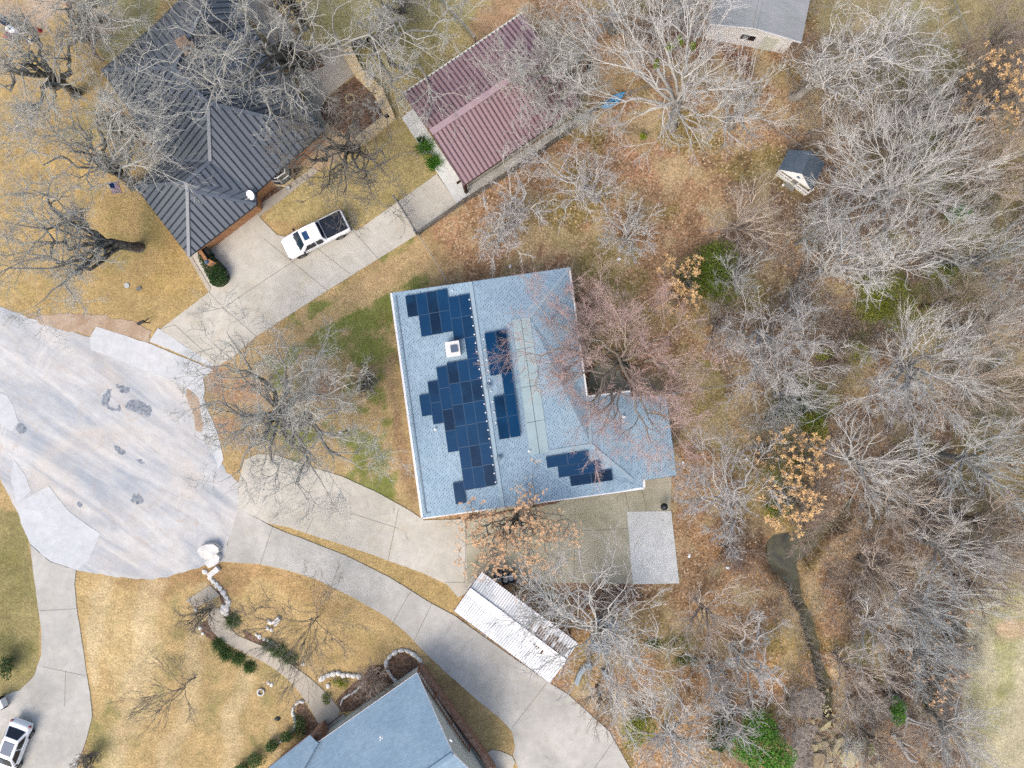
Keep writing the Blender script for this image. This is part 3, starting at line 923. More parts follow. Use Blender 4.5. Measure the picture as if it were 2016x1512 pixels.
    # planting beds
    sheet("mulch_bed", [(648, 190), (700, 150), (742, 180), (770, 232), (706, 280), (676, 262), (640, 240), (630, 215)], .06, M['mulch'], rag=2)
    sheet("mulch_bed", [(504, 388), (560, 350), (575, 335), (600, 328), (560, 368), (506, 408)], .055, M['mulch'], rag=1)
    sheet("mulch_bed", [(200, 175), (214, 185), (262, 250), (318, 312), (300, 318), (250, 258)], .03, M['mulch'], rag=1)
    sheet("mulch_bed", [(592, 115), (632, 112), (640, 130), (612, 142), (594, 132)], .058, M['mulch'], rag=1.5)
    sheet("mulch_bed", [(768, 1288), (796, 1284), (820, 1300), (828, 1318), (700, 1398), (672, 1402), (660, 1380), (690, 1350), (716, 1330), (730, 1310), (762, 1308)], .03, M['mulch'], rag=1.5)
    sheet("mulch_bed", [(585, 1388), (598, 1380), (634, 1438), (628, 1452), (596, 1446), (580, 1420)], .03, M['mulch'], rag=1.5)
    sheet("mulch_bed", [(425, 1150), (440, 1160), (450, 1196), (470, 1225), (455, 1225), (438, 1196)], .03, M['mulch'], rag=2)
    sheet("mulch_bed", [(392, 1228), (412, 1220), (432, 1252), (420, 1262), (398, 1244)], .03, M['mulch'], rag=2)
    sheet("mulch_bed", [(480, 1240), (530, 1268), (590, 1310), (576, 1312), (520, 1276), (482, 1258)], .03, M['mulch'], rag=2)
    sheet("mulch_bed", [(900, 1020), (1010, 1002), (1120, 980), (1092, 992), (1010, 1006), (925, 1026)], .08, M['mulch'], rag=1)
    sheet("patio", smooth_poly([(1156, 775), (1158, 735), (1185, 712), (1212, 720), (1238, 760), (1242, 772), (1200, 778)], 2), .06, M['drive_old'])
    sheet("kerb_strip", [(366, 497), (371, 494), (416, 568), (412, 576)], .10, M['path'])
    # creek
    def off(k):
        L, R = [], []
        for i, p in enumerate(CREEK):
            a = CREEK[max(0, i - 1)]; b = CREEK[min(len(CREEK) - 1, i + 1)]
            d = Vector((b[0] - a[0], b[1] - a[1])).normalized(); w = CREEK_W[i] * k
            L.append((p[0] - d.y * w, p[1] + d.x * w)); R.append((p[0] + d.y * w, p[1] - d.x * w))
        return L + R[::-1]
    sheet("creek_water", [(p[0], p[1]) for p in smooth_poly(off(1.5), 2)], -.86, M['water'], z0=-1.3, rag=0)
    sheet("gravel_bar", [(1560, 1440), (1590, 1425), (1612, 1430), (1604, 1480), (1600, 1530), (1556, 1530)], .06, M['gravel'], rag=3)
    sheet("gravel_bar", [(1560, 1360), (1600, 1352), (1625, 1370), (1620, 1410), (1585, 1418), (1555, 1395)], .06, M['gravel'], rag=4, seed=9)


build_pavements()
# ------------------------------------------------------------------ buildings
def wall_prism(name, eave_px, z, over, mat, parent, z1=None):
    b = MB()
    b.prism(inset(wpoly(eave_px, z), over), -.1, (z - .12) if z1 is None else z1)
    return b.build(name, mat, parent)


def eave_trim(name, pts, mat, parent, w=.10, h=.16, closed=True, dz=0.02):
    b = MB()
    pr = list(zip(pts, pts[1:] + pts[:1])) if closed else list(zip(pts, pts[1:]))
    for p, q in pr: b.bar(p + Vector((0, 0, dz)), q + Vector((0, 0, dz)), w, h)
    return b.build(name, mat, parent)


def solid(o, t=.1):
    md = o.modifiers.new("thick", 'SOLIDIFY'); md.thickness = t; md.offset = -1
    return o


# ---- the house with the solar roof
def main_house():
    t = tag(empty("house", W(1000, 780)), "low house with blue grey shingle roof covered by dark solar panels, beside the concrete driveway", "house")
    P = lambda x, y, z: W(x, y, z) - t.location
    e = 2.75
    A, B, IC = P(770, 577, e), P(1121, 527, e), P(1156, 781, e)
    WT, WT2, WR, WB = P(1241, 770, e), P(1243, 781, e), P(1311, 778, e), P(1332, 936, e)
    ST, SB, L = P(1268, 945, e), P(1268, 961, e), P(831, 1020, e)
    R1t, R1b = P(926, 555, 3.9), P(990, 998, 3.9)
    V1, V2 = P(1075, 533.5, 2.8), P(1140, 978.3, 2.8)
    S1, S2, S3, S4 = P(1008, 630, 3.5), P(1043, 624, 3.5), P(1081, 890, 3.5), P(1044, 897, 3.5)
    K, HE = P(1163, 876, 3.42), P(1246, 945.5, 2.8)
    r = MB()
    r.roof([A, L, R1b, R1t])
    r.roof([R1t, R1b, V2, S4, S1, V1], flip=(R1b - R1t))
    r.roof([V1, S1, S2, B])
    r.roof([B, S2, S3, K, IC])
    r.roof([S3, S4, V2, SB, ST, HE, K])
    r.roof([IC, K, WT2, WT])
    r.roof([K, HE, ST, WB, WR, WT2])
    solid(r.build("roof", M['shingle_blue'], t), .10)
    m = MB()
    up = Vector((0, 0, .03))
    m.face([S1 + up, S4 + up, S3 + up, S2 + up])
    m.build("flat_roof_strip", M['membrane'], t)
    sm = MB()
    a, b = (S1 + S2) / 2 + up, (S3 + S4) / 2 + up
    sm.bar(a, b, .035, .02)
    for k in (.22, .5, .76):
        c, d = S1.lerp(S4, k) + up, S2.lerp(S3, k) + up
        sm.bar(c, d, .03, .02)
    sm.build("roof_seam", M['lead'], t)
    cap = MB()
    for p, q in ((R1t, R1b), (B, S2), (S3, K), (K, HE), (IC, K)):
        cap.bar(p + Vector((0, 0, .045)), q + Vector((0, 0, .045)), .28, .03)
    cap.build("ridge_cap", M['ridge_blue'], t)
    w = [A, B, IC, WT, WT2, WR, WB, ST, SB, L]
    b = MB(); b.prism(inset(w, .55), -.1, 2.55); b.build("wall", M['beige_wall'], t)
    b = MB(); b.prism(inset(w, .08), 2.50, 2.60); b.build("soffit", M['white_trim'], t)
    eave_trim("gutter", [B, IC, WT], M['white_trim'], t, .13, .15, False)
    eave_trim("gutter", [A, L, SB, ST], M['white_trim'], t, .17, .15, False)
    eave_trim("fascia", [L, A, B], M['white_trim'], t, .05, .2, False, -.01)
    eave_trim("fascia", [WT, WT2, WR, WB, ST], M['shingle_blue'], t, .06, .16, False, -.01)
    # lower drip course along the street side and the south eave
    dc = MB()
    for (x0, y0, x1, y1) in ((779, 582, 839, 1012), (840, 1010, 1090, 977)):
        dc.bar(P(x0, y0, e + .14), P(x1, y1, e + .14), .10, .05)
    dc.build("flashing", M['lead'], t)

    # heights of the roof planes for things fixed to them
    def west(x, y):
        u = ((x - 770) * .9907 + (y - 577) * -.1364) / 156.0
        return 2.75 + 1.15 * u if u < 1 else 3.9 - .32 * (u - 1) * 156 / 95
    def south(x, y):
        d = ((x - 1081) * .137 + (y - 890) * .99)
        return 3.5 - .75 * d / 86
    U, V = (20.25, -3.25), (5.95, 41.85)
    def panel(x, y, zf, ru, rv):
        c = [(x, y), (x + ru[0], y + ru[1]), (x + ru[0] + rv[0], y + ru[1] + rv[1]), (x + rv[0], y + rv[1])]
        q = [P(a, b_, zf(a, b_) + .13) for a, b_ in c]
        cen = sum(q, Vector()) / 4
        b = MB()
        qi = [cen + (p - cen) * .985 for p in q]
        lo = [p - Vector((0, 0, .05)) for p in qi]
        b.face(qi[::-1], 0, [(0, 0), (1, 0), (1, 1), (0, 1)][::-1])
        for i in range(4):
            j = (i + 1) % 4; b.face([lo[j], lo[i], qi[i], qi[j]][::-1], 0)
        o = b.build("solar_panel", M['cells'], t)
        f = MB()
        for i in range(4):
            f.bar(qi[i] + Vector((0, 0, .006)), qi[(i + 1) % 4] + Vector((0, 0, .006)), .035, .05)
        f.build("panel_frame", M['panel_rim'], o)
        return o
    def col(x, y, rows, n0=0, zf=west, vx=V[0]):
        for k in rows: panel(x + vx * (k - n0), y + V[1] * (k - n0), zf, U, (vx, V[1]))
    col(797.8, 582.7, [0]); col(818.3, 579.3, [0, 1]); col(838.8, 575.5, [0, 1]); col(859.2, 571.6, [0, 1])
    col(882.2, 585.6, [0, 1, 3, 4, 5, 6, 7, 8]); col(902.8, 581.6, range(9))
    col(879.2, 714.4, range(6)); col(858.7, 723.6, range(4)); col(841.4, 752.0, range(2)); col(825.2, 778.2, [0]); col(891.6, 951.2, [0])
    col(953.8, 656.2, [0, 1, 3, 4]); col(975.6, 652.4, range(5))
    for x, y in ((1074.6, 900.2), (1115.9, 894.2), (1097.6, 919.2), (1138.9, 913.2), (1121.2, 936.2), (1162.5, 930.2)):
        panel(x, y, south, (41.1, -5.9), (3.1, 21.0))
    # small white clamps along the upper edges of the arrays
    cl = MB()
    for k in range(22):
        x, y = 924 + k * 2.45, 590 + k * 17.1
        c = P(x, y, west(x, y) + .1)
        cl.box(c, (.10, .10, .05), .1 * k)
    for k in range(9):
        x, y = 952 + k * 2.95, 668 + k * 20.5
        cl.box(P(x, y, west(x, y) + .1), (.09, .09, .05), .2 * k)
    cl.build("panel_clamp_row", M['white_trim'], t)

    # chimney
    c = P(893, 688, 3.5)
    b = MB(); b.box(c + Vector((0, 0, -.6)), (1.05, 1.1, 1.35), .14); ch = b.build("chimney", M['beige_wall'], t)
    b = MB(); b.box(c + Vector((0, 0, .75)), (1.12, 1.2, .10), .14); bevel(b.build("chimney_cap", M['foam'], ch), .02)
    b = MB(); b.box(c + Vector((.12, .02, .85)), (.56, .56, .10), .14); b.build("flue_lid", M['flue'], ch)
    # vents
    for x, y in ((961.5, 760.5), (982.5, 902.5)):
        q = P(x, y, west(x, y))
        b = MB(); b.cyl(q + Vector((0, 0, -.05)), .14, .30, 14); v = b.build("roof_vent", M['lead'], t)
        b = MB(); b.cyl(q + Vector((0, 0, .22)), .21, .05, 14); b.cyl(q + Vector((0, 0, .27)), .13, .05, 14); b.build("vent_cap", M['lead'], v)
    for x, y, z in ((1042, 888, 3.5), (857, 845, 3.3), (891, 573, 3.55), (1228, 820, 3.05)):
        b = MB(); b.cyl(P(x, y, z - .05), .055, .30, 10); b.cyl(P(x, y, z), .12, .05, 10, r2=.07)
        b.build("vent_pipe", M['white_trim'], t)
    b = MB(); q = P(960, 1004, 2.6)
    for k in range(8):
        a0, a1 = math.pi + k * math.pi / 8, math.pi + (k + 1) * math.pi / 8
        b.bar(q + Vector((math.cos(a0) * .34, math.sin(a0) * .22, 0)), q + Vector((math.cos(a1) * .34, math.sin(a1) * .22, 0)), .07, .05)
    b.build("meter_pipe", M['galv'], t)


main_house()


# ---- dark metal house
def dark_house():
    t = tag(empty("house", W(420, 230)), "house under a charcoal standing seam metal roof, top left behind the pickup truck", "house")
    P = lambda x, y, z: W(x, y, z) - t.location
    e = 2.7
    CL, K1, K2 = P(200, 138, e), P(342, 134, 5.6), P(410, 203, 6.1)
    T1, TT, UL, UR = P(392, 33, 5.6), P(372, -20, e), P(308, 45, e), P(440, -60, e)
    RR, E = P(486, 40, e), P(638, 257, e)
    V, P2, P3 = P(318, 312, e), P(414, 318, 4.5), P(366, 359, 4.9)
    FE, FV = P(566, 322, e), P(504, 379, e)
    GL, GB, GR, GA = P(267, 368, e), P(372, 505, e), P(505, 403, e), P(369, 374, 4.7)
    eaveL = (V - CL).normalized(); front = (GR - GB).normalized(); right = (E - RR).normalized(); back = (UL - CL).normalized()
    perp = lambda d: (-d.y, d.x, 0)
    slopes = [(perp(eaveL), [[CL, K1, V], [K1, K2, V], [K2, P2, V]]), (perp(back), [[CL, UL, K1], [UL, T1, K1], [UL, TT, T1]]), (perp(front), [[TT, UR, T1]]),
              (perp(right), [[K1, K2, E], [K1, E, RR], [K1, RR, T1], [T1, RR, UR]]), (perp(front), [[K2, E, FE], [K2, FE, FV], [K2, FV, P2], [P2, FV, P3]]),
              (perp(eaveL), [[V, P2, P3], [V, P3, GL]]), (perp(eaveL), [[GL, P3, GA], [GL, GA, GB]]), (perp(front), [[GA, GR, GB]]), (perp(eaveL), [[P3, FV, GR], [P3, GR, GA]])]
    r = MB()
    for d, tris in slopes:
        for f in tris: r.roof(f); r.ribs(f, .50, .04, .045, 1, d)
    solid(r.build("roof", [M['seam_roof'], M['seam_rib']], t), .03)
    cap = MB()
    for p, q in ((CL, K1), (K1, K2), (K1, T1), (K2, E), (K2, P2), (P2, P3), (GL, P3), (GA, GB), (GA, GR), (P3, GA), (V, P2)):
        cap.bar(p + Vector((0, 0, .075)), q + Vector((0, 0, .075)), .26, .06)
    cap.build("ridge_cap", M['seam_cap'], t)
    out = [CL, UL, TT, UR, RR, E, FE, FV, GR, GB, GL, V]
    b = MB(); b.prism(inset(out, .45), -.1, 2.55); b.build("wall", M['brick'], t)
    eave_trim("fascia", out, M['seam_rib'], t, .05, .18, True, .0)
    # brick front below the eave with the bay window
    z = 1.6
    b = MB()
    b.prism([P(505, 372, z), P(540, 352, z), P(533, 342, z), P(498, 360, z)], 0, 1.9)
    b.build("brick_front", M['brick'], t)
    bay = MB()
    q = [P(536, 361, 0.9), P(556, 363, .9), P(574, 350, .9), P(572, 330, .9), P(552, 330, .9), P(530, 345, .9)]
    bay.prism(q, 0, .75); bb = bay.build("bay_window", M['limestone'], t)
    fr = MB(); z0, z1 = .75, 2.3
    tq = inset(q, .04)
    top = [p.lerp(Vector((P(545, 335, 2).x, P(545, 335, 2).y)), .10) for p in tq]
    for i in range(3):
        a0, a1 = tq[i], tq[i + 1]; c0, c1 = top[i], top[i + 1]
        A0, A1, C0, C1 = [Vector((v.x, v.y, zz)) for v, zz in ((a0, z0), (a1, z0), (c0, z1), (c1, z1))]
        for s, e2 in ((A0, A1), (C0, C1), (A0, C0), (A1, C1), (A0.lerp(C0, .5), A1.lerp(C1, .5))):
            fr.bar(s, e2, .08, .08)
    fr.build("frame", M['white_trim'], bb)
    gl = MB()
    for i in range(3):
        a0, a1, c0, c1 = tq[i], tq[i + 1], top[i], top[i + 1]
        gl.face([Vector((a0.x, a0.y, z0)), Vector((a1.x, a1.y, z0)), Vector((c1.x, c1.y, z1)), Vector((c0.x, c0.y, z1))])
    gl.build("pane", M['glass'], bb)
    # satellite dish on the front eave
    c = P(493, 384, 3.2)
    d = MB(); n = 18
    ax = Vector((-.35, -.55, .75)).normalized(); s = ax.cross(Vector((0, 0, 1))).normalized(); u = s.cross(ax)
    rings = [(0, -.10), (.16, -.085), (.30, -.03), (.38, .02)]
    pts = [[c + (s * math.cos(k * 2 * math.pi / n) * r_ + u * math.sin(k * 2 * math.pi / n) * r_ * 1.1) + ax * h for k in range(n)] for r_, h in rings[1:]]
    for k in range(n):
        k2 = (k + 1) % n
        d.face([c + ax * rings[0][1], pts[0][k], pts[0][k2]])
        for a_, b_ in zip(pts, pts[1:]): d.face([a_[k], b_[k], b_[k2], a_[k2]])
    dish = d.build("satellite_dish", M['white_trim'], t, smooth=True)
    arm = MB(); arm.bar(c - u * .36, c - u * .2 + ax * .5, .05); arm.box(c - u * .2 + ax * .5 - Vector((0, 0, .05)), (.16, .1, .1), .5); arm.build("dish_arm", M['galv'], dish)
    arm = MB(); arm.cyl(c - ax * .1 - Vector((0, 0, .6)), .03, .6, 8); arm.build("dish_mast", M['galv'], dish)
    # brick chimney
    b = MB(); b.box(P(372, 96, 5.0), (.9, .7, 1.2), .5); ch = b.build("chimney", M['brick_dull'], t)
    b = MB(); b.box(P(372, 96, 6.2) + Vector((0, 0, 0)), (1.0, .8, .08), .5); b.box(P(372, 96, 6.28), (.4, .4, .2), .5, 1); b.build("chimney_cap", [M['brick_dull'], M['rubber']], ch)
    for x, y in ((470, 120), (455, 88)):
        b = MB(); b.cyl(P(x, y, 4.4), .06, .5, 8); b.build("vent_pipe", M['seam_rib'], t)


dark_house()


# ---- maroon metal workshop
def workshop():
    t = tag(empty("workshop", W(970, 200)), "metal workshop with a maroon ribbed gable roof and pale slab in front", "building")
    P = lambda x, y, z: W(x, y, z) - t.location
    e, k = 3.2, 4.4
    A, B, C, D = P(793.5, 184, e), P(913.5, 364.5, e), P(1147, 205, e), P(1028, 25, e)
    R0, R1 = P(849, 261, k), P(1083, 102.5, k)
    r = MB()
    for f in ([A, R0, R1, D], [R0, B, C, R1]):
        r.roof(f)
        r.ribs(f, .39, .10, .05, 1)
    solid(r.build("roof", [M['maroon_roof'], M['maroon_rib']], t), .04)
    b = MB(); b.bar(R0 + Vector((0, 0, .10)), R1 + Vector((0, 0, .10)), .5, .07); b.build("ridge_cap", M['maroon_cap'], t)
    eave_trim("fascia", [A, R0, B], M['maroon_rib'], t, .07, .2, False)
    eave_trim("gutter", [B, C], M['dark_brown'], t, .10, .12, False, -.04)
    eave_trim("gutter", [D, A], M['cream'], t, .12, .12, False)
    w = inset([A, B, C, D], .55)
    b = MB(); b.prism(w, -.05, 3.05); b.build("wall", M['pale_wall'], t)
    lw = MB(); p0, p1 = Vector((w[1].x, w[1].y, 0)), Vector((w[2].x, w[2].y, 0))
    nn = (p1 - p0).normalized().cross(Vector((0, 0, 1)))
    for h in (.25, 1.5, 2.9):
        lw.bar(p0 + nn * .03 + Vector((0, 0, h)), p1 + nn * .03 + Vector((0, 0, h)), .05, .10)
    lw.build("wall_girt", M['grey_wood'], t)
    for q, dx in ((B, .08), (C, .93)):
        pos = B.lerp(C, .012 if dx < .5 else .955) + nn * -.25
        b = MB(); b.box((pos.x, pos.y, 0), (.26, .26, 3.1), .6)
        b.box((pos.x - .3, pos.y + .2, 2.6), (.7, .16, .18), .6)
        b.build("post", M['dark_brown'], t)


workshop()


# ---- garden shed at the top of the picture
def top_shed():
    t = tag(empty("shed", W(1480, 60)), "white walled shed with a weathered grey shingle roof at the top edge", "shed")
    P = lambda x, y, z: W(x, y, z) - t.location
    L, Ap, R = P(1399, 48, 2.7), P(1486, 56, 3.7), P(1578, 84, 2.7)
    d = P(1420, -60, 2.7) - L
    L2, A2, R2 = L + d, Ap + d, R + d
    r = MB(); r.roof([L, Ap, A2, L2]); r.roof([Ap, R, R2, A2])
    solid(r.build("roof", M['shingle_old'], t), .08)
    wl = [L.lerp(R, .03) + d * .06, R.lerp(L, .07) + d * .06, R2.lerp(L2, .07), L2.lerp(R2, .03)]
    b = MB(); b.prism(wl, -.1, 2.6)
    g = Vector((0, 0, 0))
    b.face([Vector((wl[0].x, wl[0].y, 2.6)), Vector((wl[1].x, wl[1].y, 2.6)), Vector((Ap.x, Ap.y, 3.55)) + d * .06])
    b.build("wall", M['white'], t)
    f0, f1 = Vector((wl[0].x, wl[0].y, 0)), Vector((wl[1].x, wl[1].y, 0))
    nn = (f1 - f0).normalized().cross(Vector((0, 0, 1)))
    def onwall(name, a, b_, z0, z1, mat, dd, par):
        m = MB(); p, q = f0.lerp(f1, a) + nn * dd, f0.lerp(f1, b_) + nn * dd
        m.face([p + Vector((0, 0, z0)), q + Vector((0, 0, z0)), q + Vector((0, 0, z1)), p + Vector((0, 0, z1))]); 
        o = m.build(name, mat, par); solid(o, .04); return o
    w = onwall("window", .38, .58, 1.05, 1.85, M['white_trim'], .03, t)
    onwall("pane", .395, .565, 1.12, 1.78, M['glass_dark'], .07, w)
    onwall("door", .66, .84, .05, 2.1, M['cream'], .04, t)
    eave_trim("fascia", [L, Ap, R], M['white_trim'], t, .05, .16, False)
    b = MB(); b.bar(Ap + Vector((0, 0, .05)), A2 + Vector((0, 0, .05)), .25, .03); b.build("ridge_cap", M['shingle_old'], t)


top_shed()


# ---- playhouse
def playhouse():
    t = tag(empty("playhouse", W(1575, 340)), "small playhouse with dark shingle roof and white gabled porch front", "playhouse")
    P = lambda x, y, z: W(x, y, z) - t.location
    L, Ap, R = P(1533, 333, 1.9), P(1580, 342, 2.9), P(1598, 375, 1.9)
    L2, A2, R2 = P(1552.5, 295, 1.9), P(1596, 297, 2.9), P(1624.5, 322, 1.9)
    r = MB(); r.roof([L, Ap, A2, L2]); r.roof([Ap, R, R2, A2])
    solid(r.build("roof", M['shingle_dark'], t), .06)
    F0, F1 = P(1528, 343, .15), P(1585, 384.5, .15)
    bk = (L2 - L) * .92
    b = MB()
    for o in (0,):
        b.prism([F0, F1, F1 + bk, F0 + bk], -.1, .15)
    b.build("deck", M['cream'], t)
    w0, w1 = F0.lerp(F1, .04) + bk * .16, F1.lerp(F0, .04) + bk * .16
    b = MB(); b.prism([w0, w1, w1 + bk * .78, w0 + bk * .78], .15, 1.85); b.build("wall", M['beige_wall'], t)
    g = MB()
    g.face([L.lerp(R, .03), R.lerp(L, .03), Ap.lerp((L + R) / 2, .08)])
    gb = g.build("gable", M['white'], t); solid(gb, .06)
    em = MB(); c = Ap.lerp((L + R) / 2, .55); nn = (F1 - F0).normalized().cross(Vector((0, 0, 1)))
    em.cyl(c + nn * .01, .16, .03, 14, axis=nn); em.build("gable_emblem", M['lead'], gb)
    dr = (F1 - F0)
    for a0, a1 in ((0, .40), (.60, 1)):
        f = MB(); p, q = F0 + dr * a0, F0 + dr * a1
        for h in (.75, .32):
            f.bar(p + Vector((0, 0, h)), q + Vector((0, 0, h)), .10, .10)
        for k in (0, .5, 1):
            m = p.lerp(q, k); f.bar(m, m + Vector((0, 0, .7)), .09, .09)
        f.build("porch_rail", M['white_trim'], t)
    for a in (.01, .40, .60, .99):
        f = MB(); p = F0 + dr * a + bk * .02; f.box(p, (.11, .11, 1.72), -.6); f.build("porch_post", M['white_trim'], t)
    f = MB(); f.box(F0 + dr * .5 + bk * .155, (.62, .05, 1.35), math.atan2(dr.y, dr.x)); f.build("door", M['grey_wood'], t)
    f = MB(); f.box(F0 + dr * .5 - bk * .10 + Vector((0, 0, -.2)), (.9, .4, .22), math.atan2(dr.y, dr.x)); f.build("step", M['grey_wood'], t)


playhouse()


# ---- stone house at the bottom edge
def bottom_house():
    t = tag(empty("house", W(740, 1470)), "house with slate blue shingle roof and pale gable end at the bottom edge", "house")
    P = lambda x, y, z: W(x, y, z) - t.location
    e, k = 3.2, 6.3
    E1 = P(820.5, 1325, e); E0 = P(629, 1459.5, e)
    dr = (E0 - E1)
    AP = P(891, 1484, k); far = AP + dr.normalized() * 16
    EB = E1 + dr.normalized() * 16
    E2 = Vector((2 * AP.x - E1.x, 2 * AP.y - E1.y, e))
    E2b = E2 + dr.normalized() * 16
    r = MB(); r.roof([E1, E0, EB, far, AP]); r.roof([AP, far, E2b, E2])
    # lower porch wing to the left
    W0, W1, W2, W3 = P(612, 1448, 3.0), P(628, 1461, 3.0), P(540, 1512, 3.0), P(500, 1545, 3.0)
    wr = [P(610, 1447, 3.0), P(505, 1530, 3.0), P(560, 1580, 4.6), P(626, 1463, 3.6)]
    r.roof(wr)
    solid(r.build("roof", M['shingle_grey'], t), .10)
    cap = MB(); cap.bar(AP + Vector((0, 0, .05)), far + Vector((0, 0, .05)), .3, .03); cap.build("ridge_cap", M['shingle_grey'], t)
    gw = dr.normalized() * .45
    w = [E1.lerp(E2, .035) + gw, E2.lerp(E1, .035) + gw, E2b, EB.lerp(E2b, .035)]
    b = MB(); b.prism(w, -.1, e - .1)
    b.face([Vector((w[0].x, w[0].y, e - .1)), Vector((w[1].x, w[1].y, e - .1)), Vector((AP.x, AP.y, k - .2)) + gw])
    b.build("wall", M['cream'], t)
    b = MB(); b.prism(inset(wr, .5), -.1, 2.7); b.build("wing_wall", M['brick_dark'], t)
    eave_trim("fascia", [EB, E1, AP, E2], M['white_trim'], t, .06, .18, False, -.01)
    eave_trim("gutter", [E1, E0], M['rust_brown'], t, .10, .10, False, -.02)
    eave_trim("gutter", [wr[0], wr[1]], M['rust_brown'], t, .10, .10, False, -.02)
    q = P(750, 1453, 5.4)
    b = MB(); b.cyl(q - Vector((0, 0, .2)), .05, .5, 8); b.cyl(q - Vector((0, 0, .1)), .14, .06, 8, r2=.06); b.build("vent_pipe", M['white_trim'], t)
    q = P(888, 1456, 5.6)
    b = MB(); b.box(q, (.25, .1, .2), -.6); b.build("gable_light", M['white_trim'], t)
    # terrace parapet in brick with a timber trellis behind it
    s = tag(empty("parapet_wall", W(890, 1410)), "red brown brick parapet wall along the pale gable end of the bottom house", "wall")
    Q = lambda x, y, z: W(x, y, z) - s.location
    b = MB()
    ring = [(822, 1317), (829, 1312), (952, 1482), (972, 1512), (985, 1540), (977, 1544), (945, 1488), (905, 1432)]
    b.prism([Q(x, y, 1.0) for x, y in ring], 0, 1.0); b.build("wall", M['brick_dark'], s)
    b = MB()
    for p, q2 in (((825, 1315), (949, 1486)), ((949, 1486), (981, 1542))): b.bar(Q(*p, 1.06), Q(*q2, 1.06), .40, .06)
    b.build("coping", M['brick_dark'], s)
    f = tag(empty("trellis_fence", W(880, 1400)), "rust coloured wooden trellis railing between brick parapet and pale gable", "railing")
    Q2 = lambda x, y, z: W(x, y, z) - f.location
    a0, a1 = (822, 1328), (924, 1480)
    for h, nm in ((2.2, "rail"), (1.5, "rail")):
        b = MB(); b.bar(Q2(*a0, h), Q2(*a1, h), .07, .09); b.build(nm, M['cedar'], f)
    for kx in (0, .33, .66, 1):
        x, y = a0[0] + (a1[0] - a0[0]) * kx, a0[1] + (a1[1] - a0[1]) * kx
        b = MB(); p = Q2(x, y, 2.2); b.bar(Vector((p.x, p.y, 0)), Vector((p.x, p.y, 2.25)), .12, .12); b.build("post", M['cedar'], f)
    for g in range(3):
        lat = MB()
        for kx in range(g * 9 + 1, g * 9 + 9):
            x, y = a0[0] + (a1[0] - a0[0]) * kx / 27, a0[1] + (a1[1] - a0[1]) * kx / 27
            p = Q2(x, y, 2.2); lat.bar(Vector((p.x, p.y, 1.45)), Vector((p.x, p.y, 2.2)), .05, .05)
        s0, s1 = [Q2(a0[0] + (a1[0] - a0[0]) * kx / 27, a0[1] + (a1[1] - a0[1]) * kx / 27, 1.85) for kx in (g * 9 + .8, g * 9 + 8.2)]
        lat.bar(s0, s1, .06, .05)
        lat.build("lattice_panel", M['cedar'], f)
    d = tag(sheet("terrace", [(826, 1322), (950, 1492), (985, 1545), (930, 1560), (870, 1470)], .5, M['beige_wall'], z0=0), kind='structure')
    # entrance steps
    st = tag(empty("entrance_steps", W(660, 1425)), "pale entrance steps with dark nosings below the slate blue roof", "steps")
    pts = [((634, 1437), (676, 1405)), ((640, 1446), (682, 1413)), ((648, 1458), (690, 1425)), ((656, 1470), (698, 1438))]
    for i in range(3):
        b = MB(); z = .12 + .16 * i
        b.prism([W(*pts[i][0], z) - st.location, W(*pts[i][1], z) - st.location, W(*pts[3][1], z) - st.location, W(*pts[3][0], z) - st.location], 0, z)
        so = b.build("step", M['path'], st)
        b = MB(); b.bar(W(*pts[i][0], z + .01) - st.location, W(*pts[i][1], z + .01) - st.location, .07, .04); b.build("nosing", M['rust_brown'], so)
    p = tag(empty("entrance_pillar", W(628, 1455)), "brown rubble stone pillar beside the entrance steps", "pillar")
    b = MB(); b.prism([W(x, y, 1.8) - p.location for x, y in ((614, 1446), (628, 1436), (640, 1458), (628, 1464))], 0, 1.8); b.build("shaft", M['brick_dark'], p)
    b = MB(); b.prism([W(x, y, 1.9) - p.location for x, y in ((613, 1445), (628, 1434), (641, 1458), (628, 1465))], 1.8, 1.9); b.build("capstone", M['brick_dark'], p)


bottom_house()


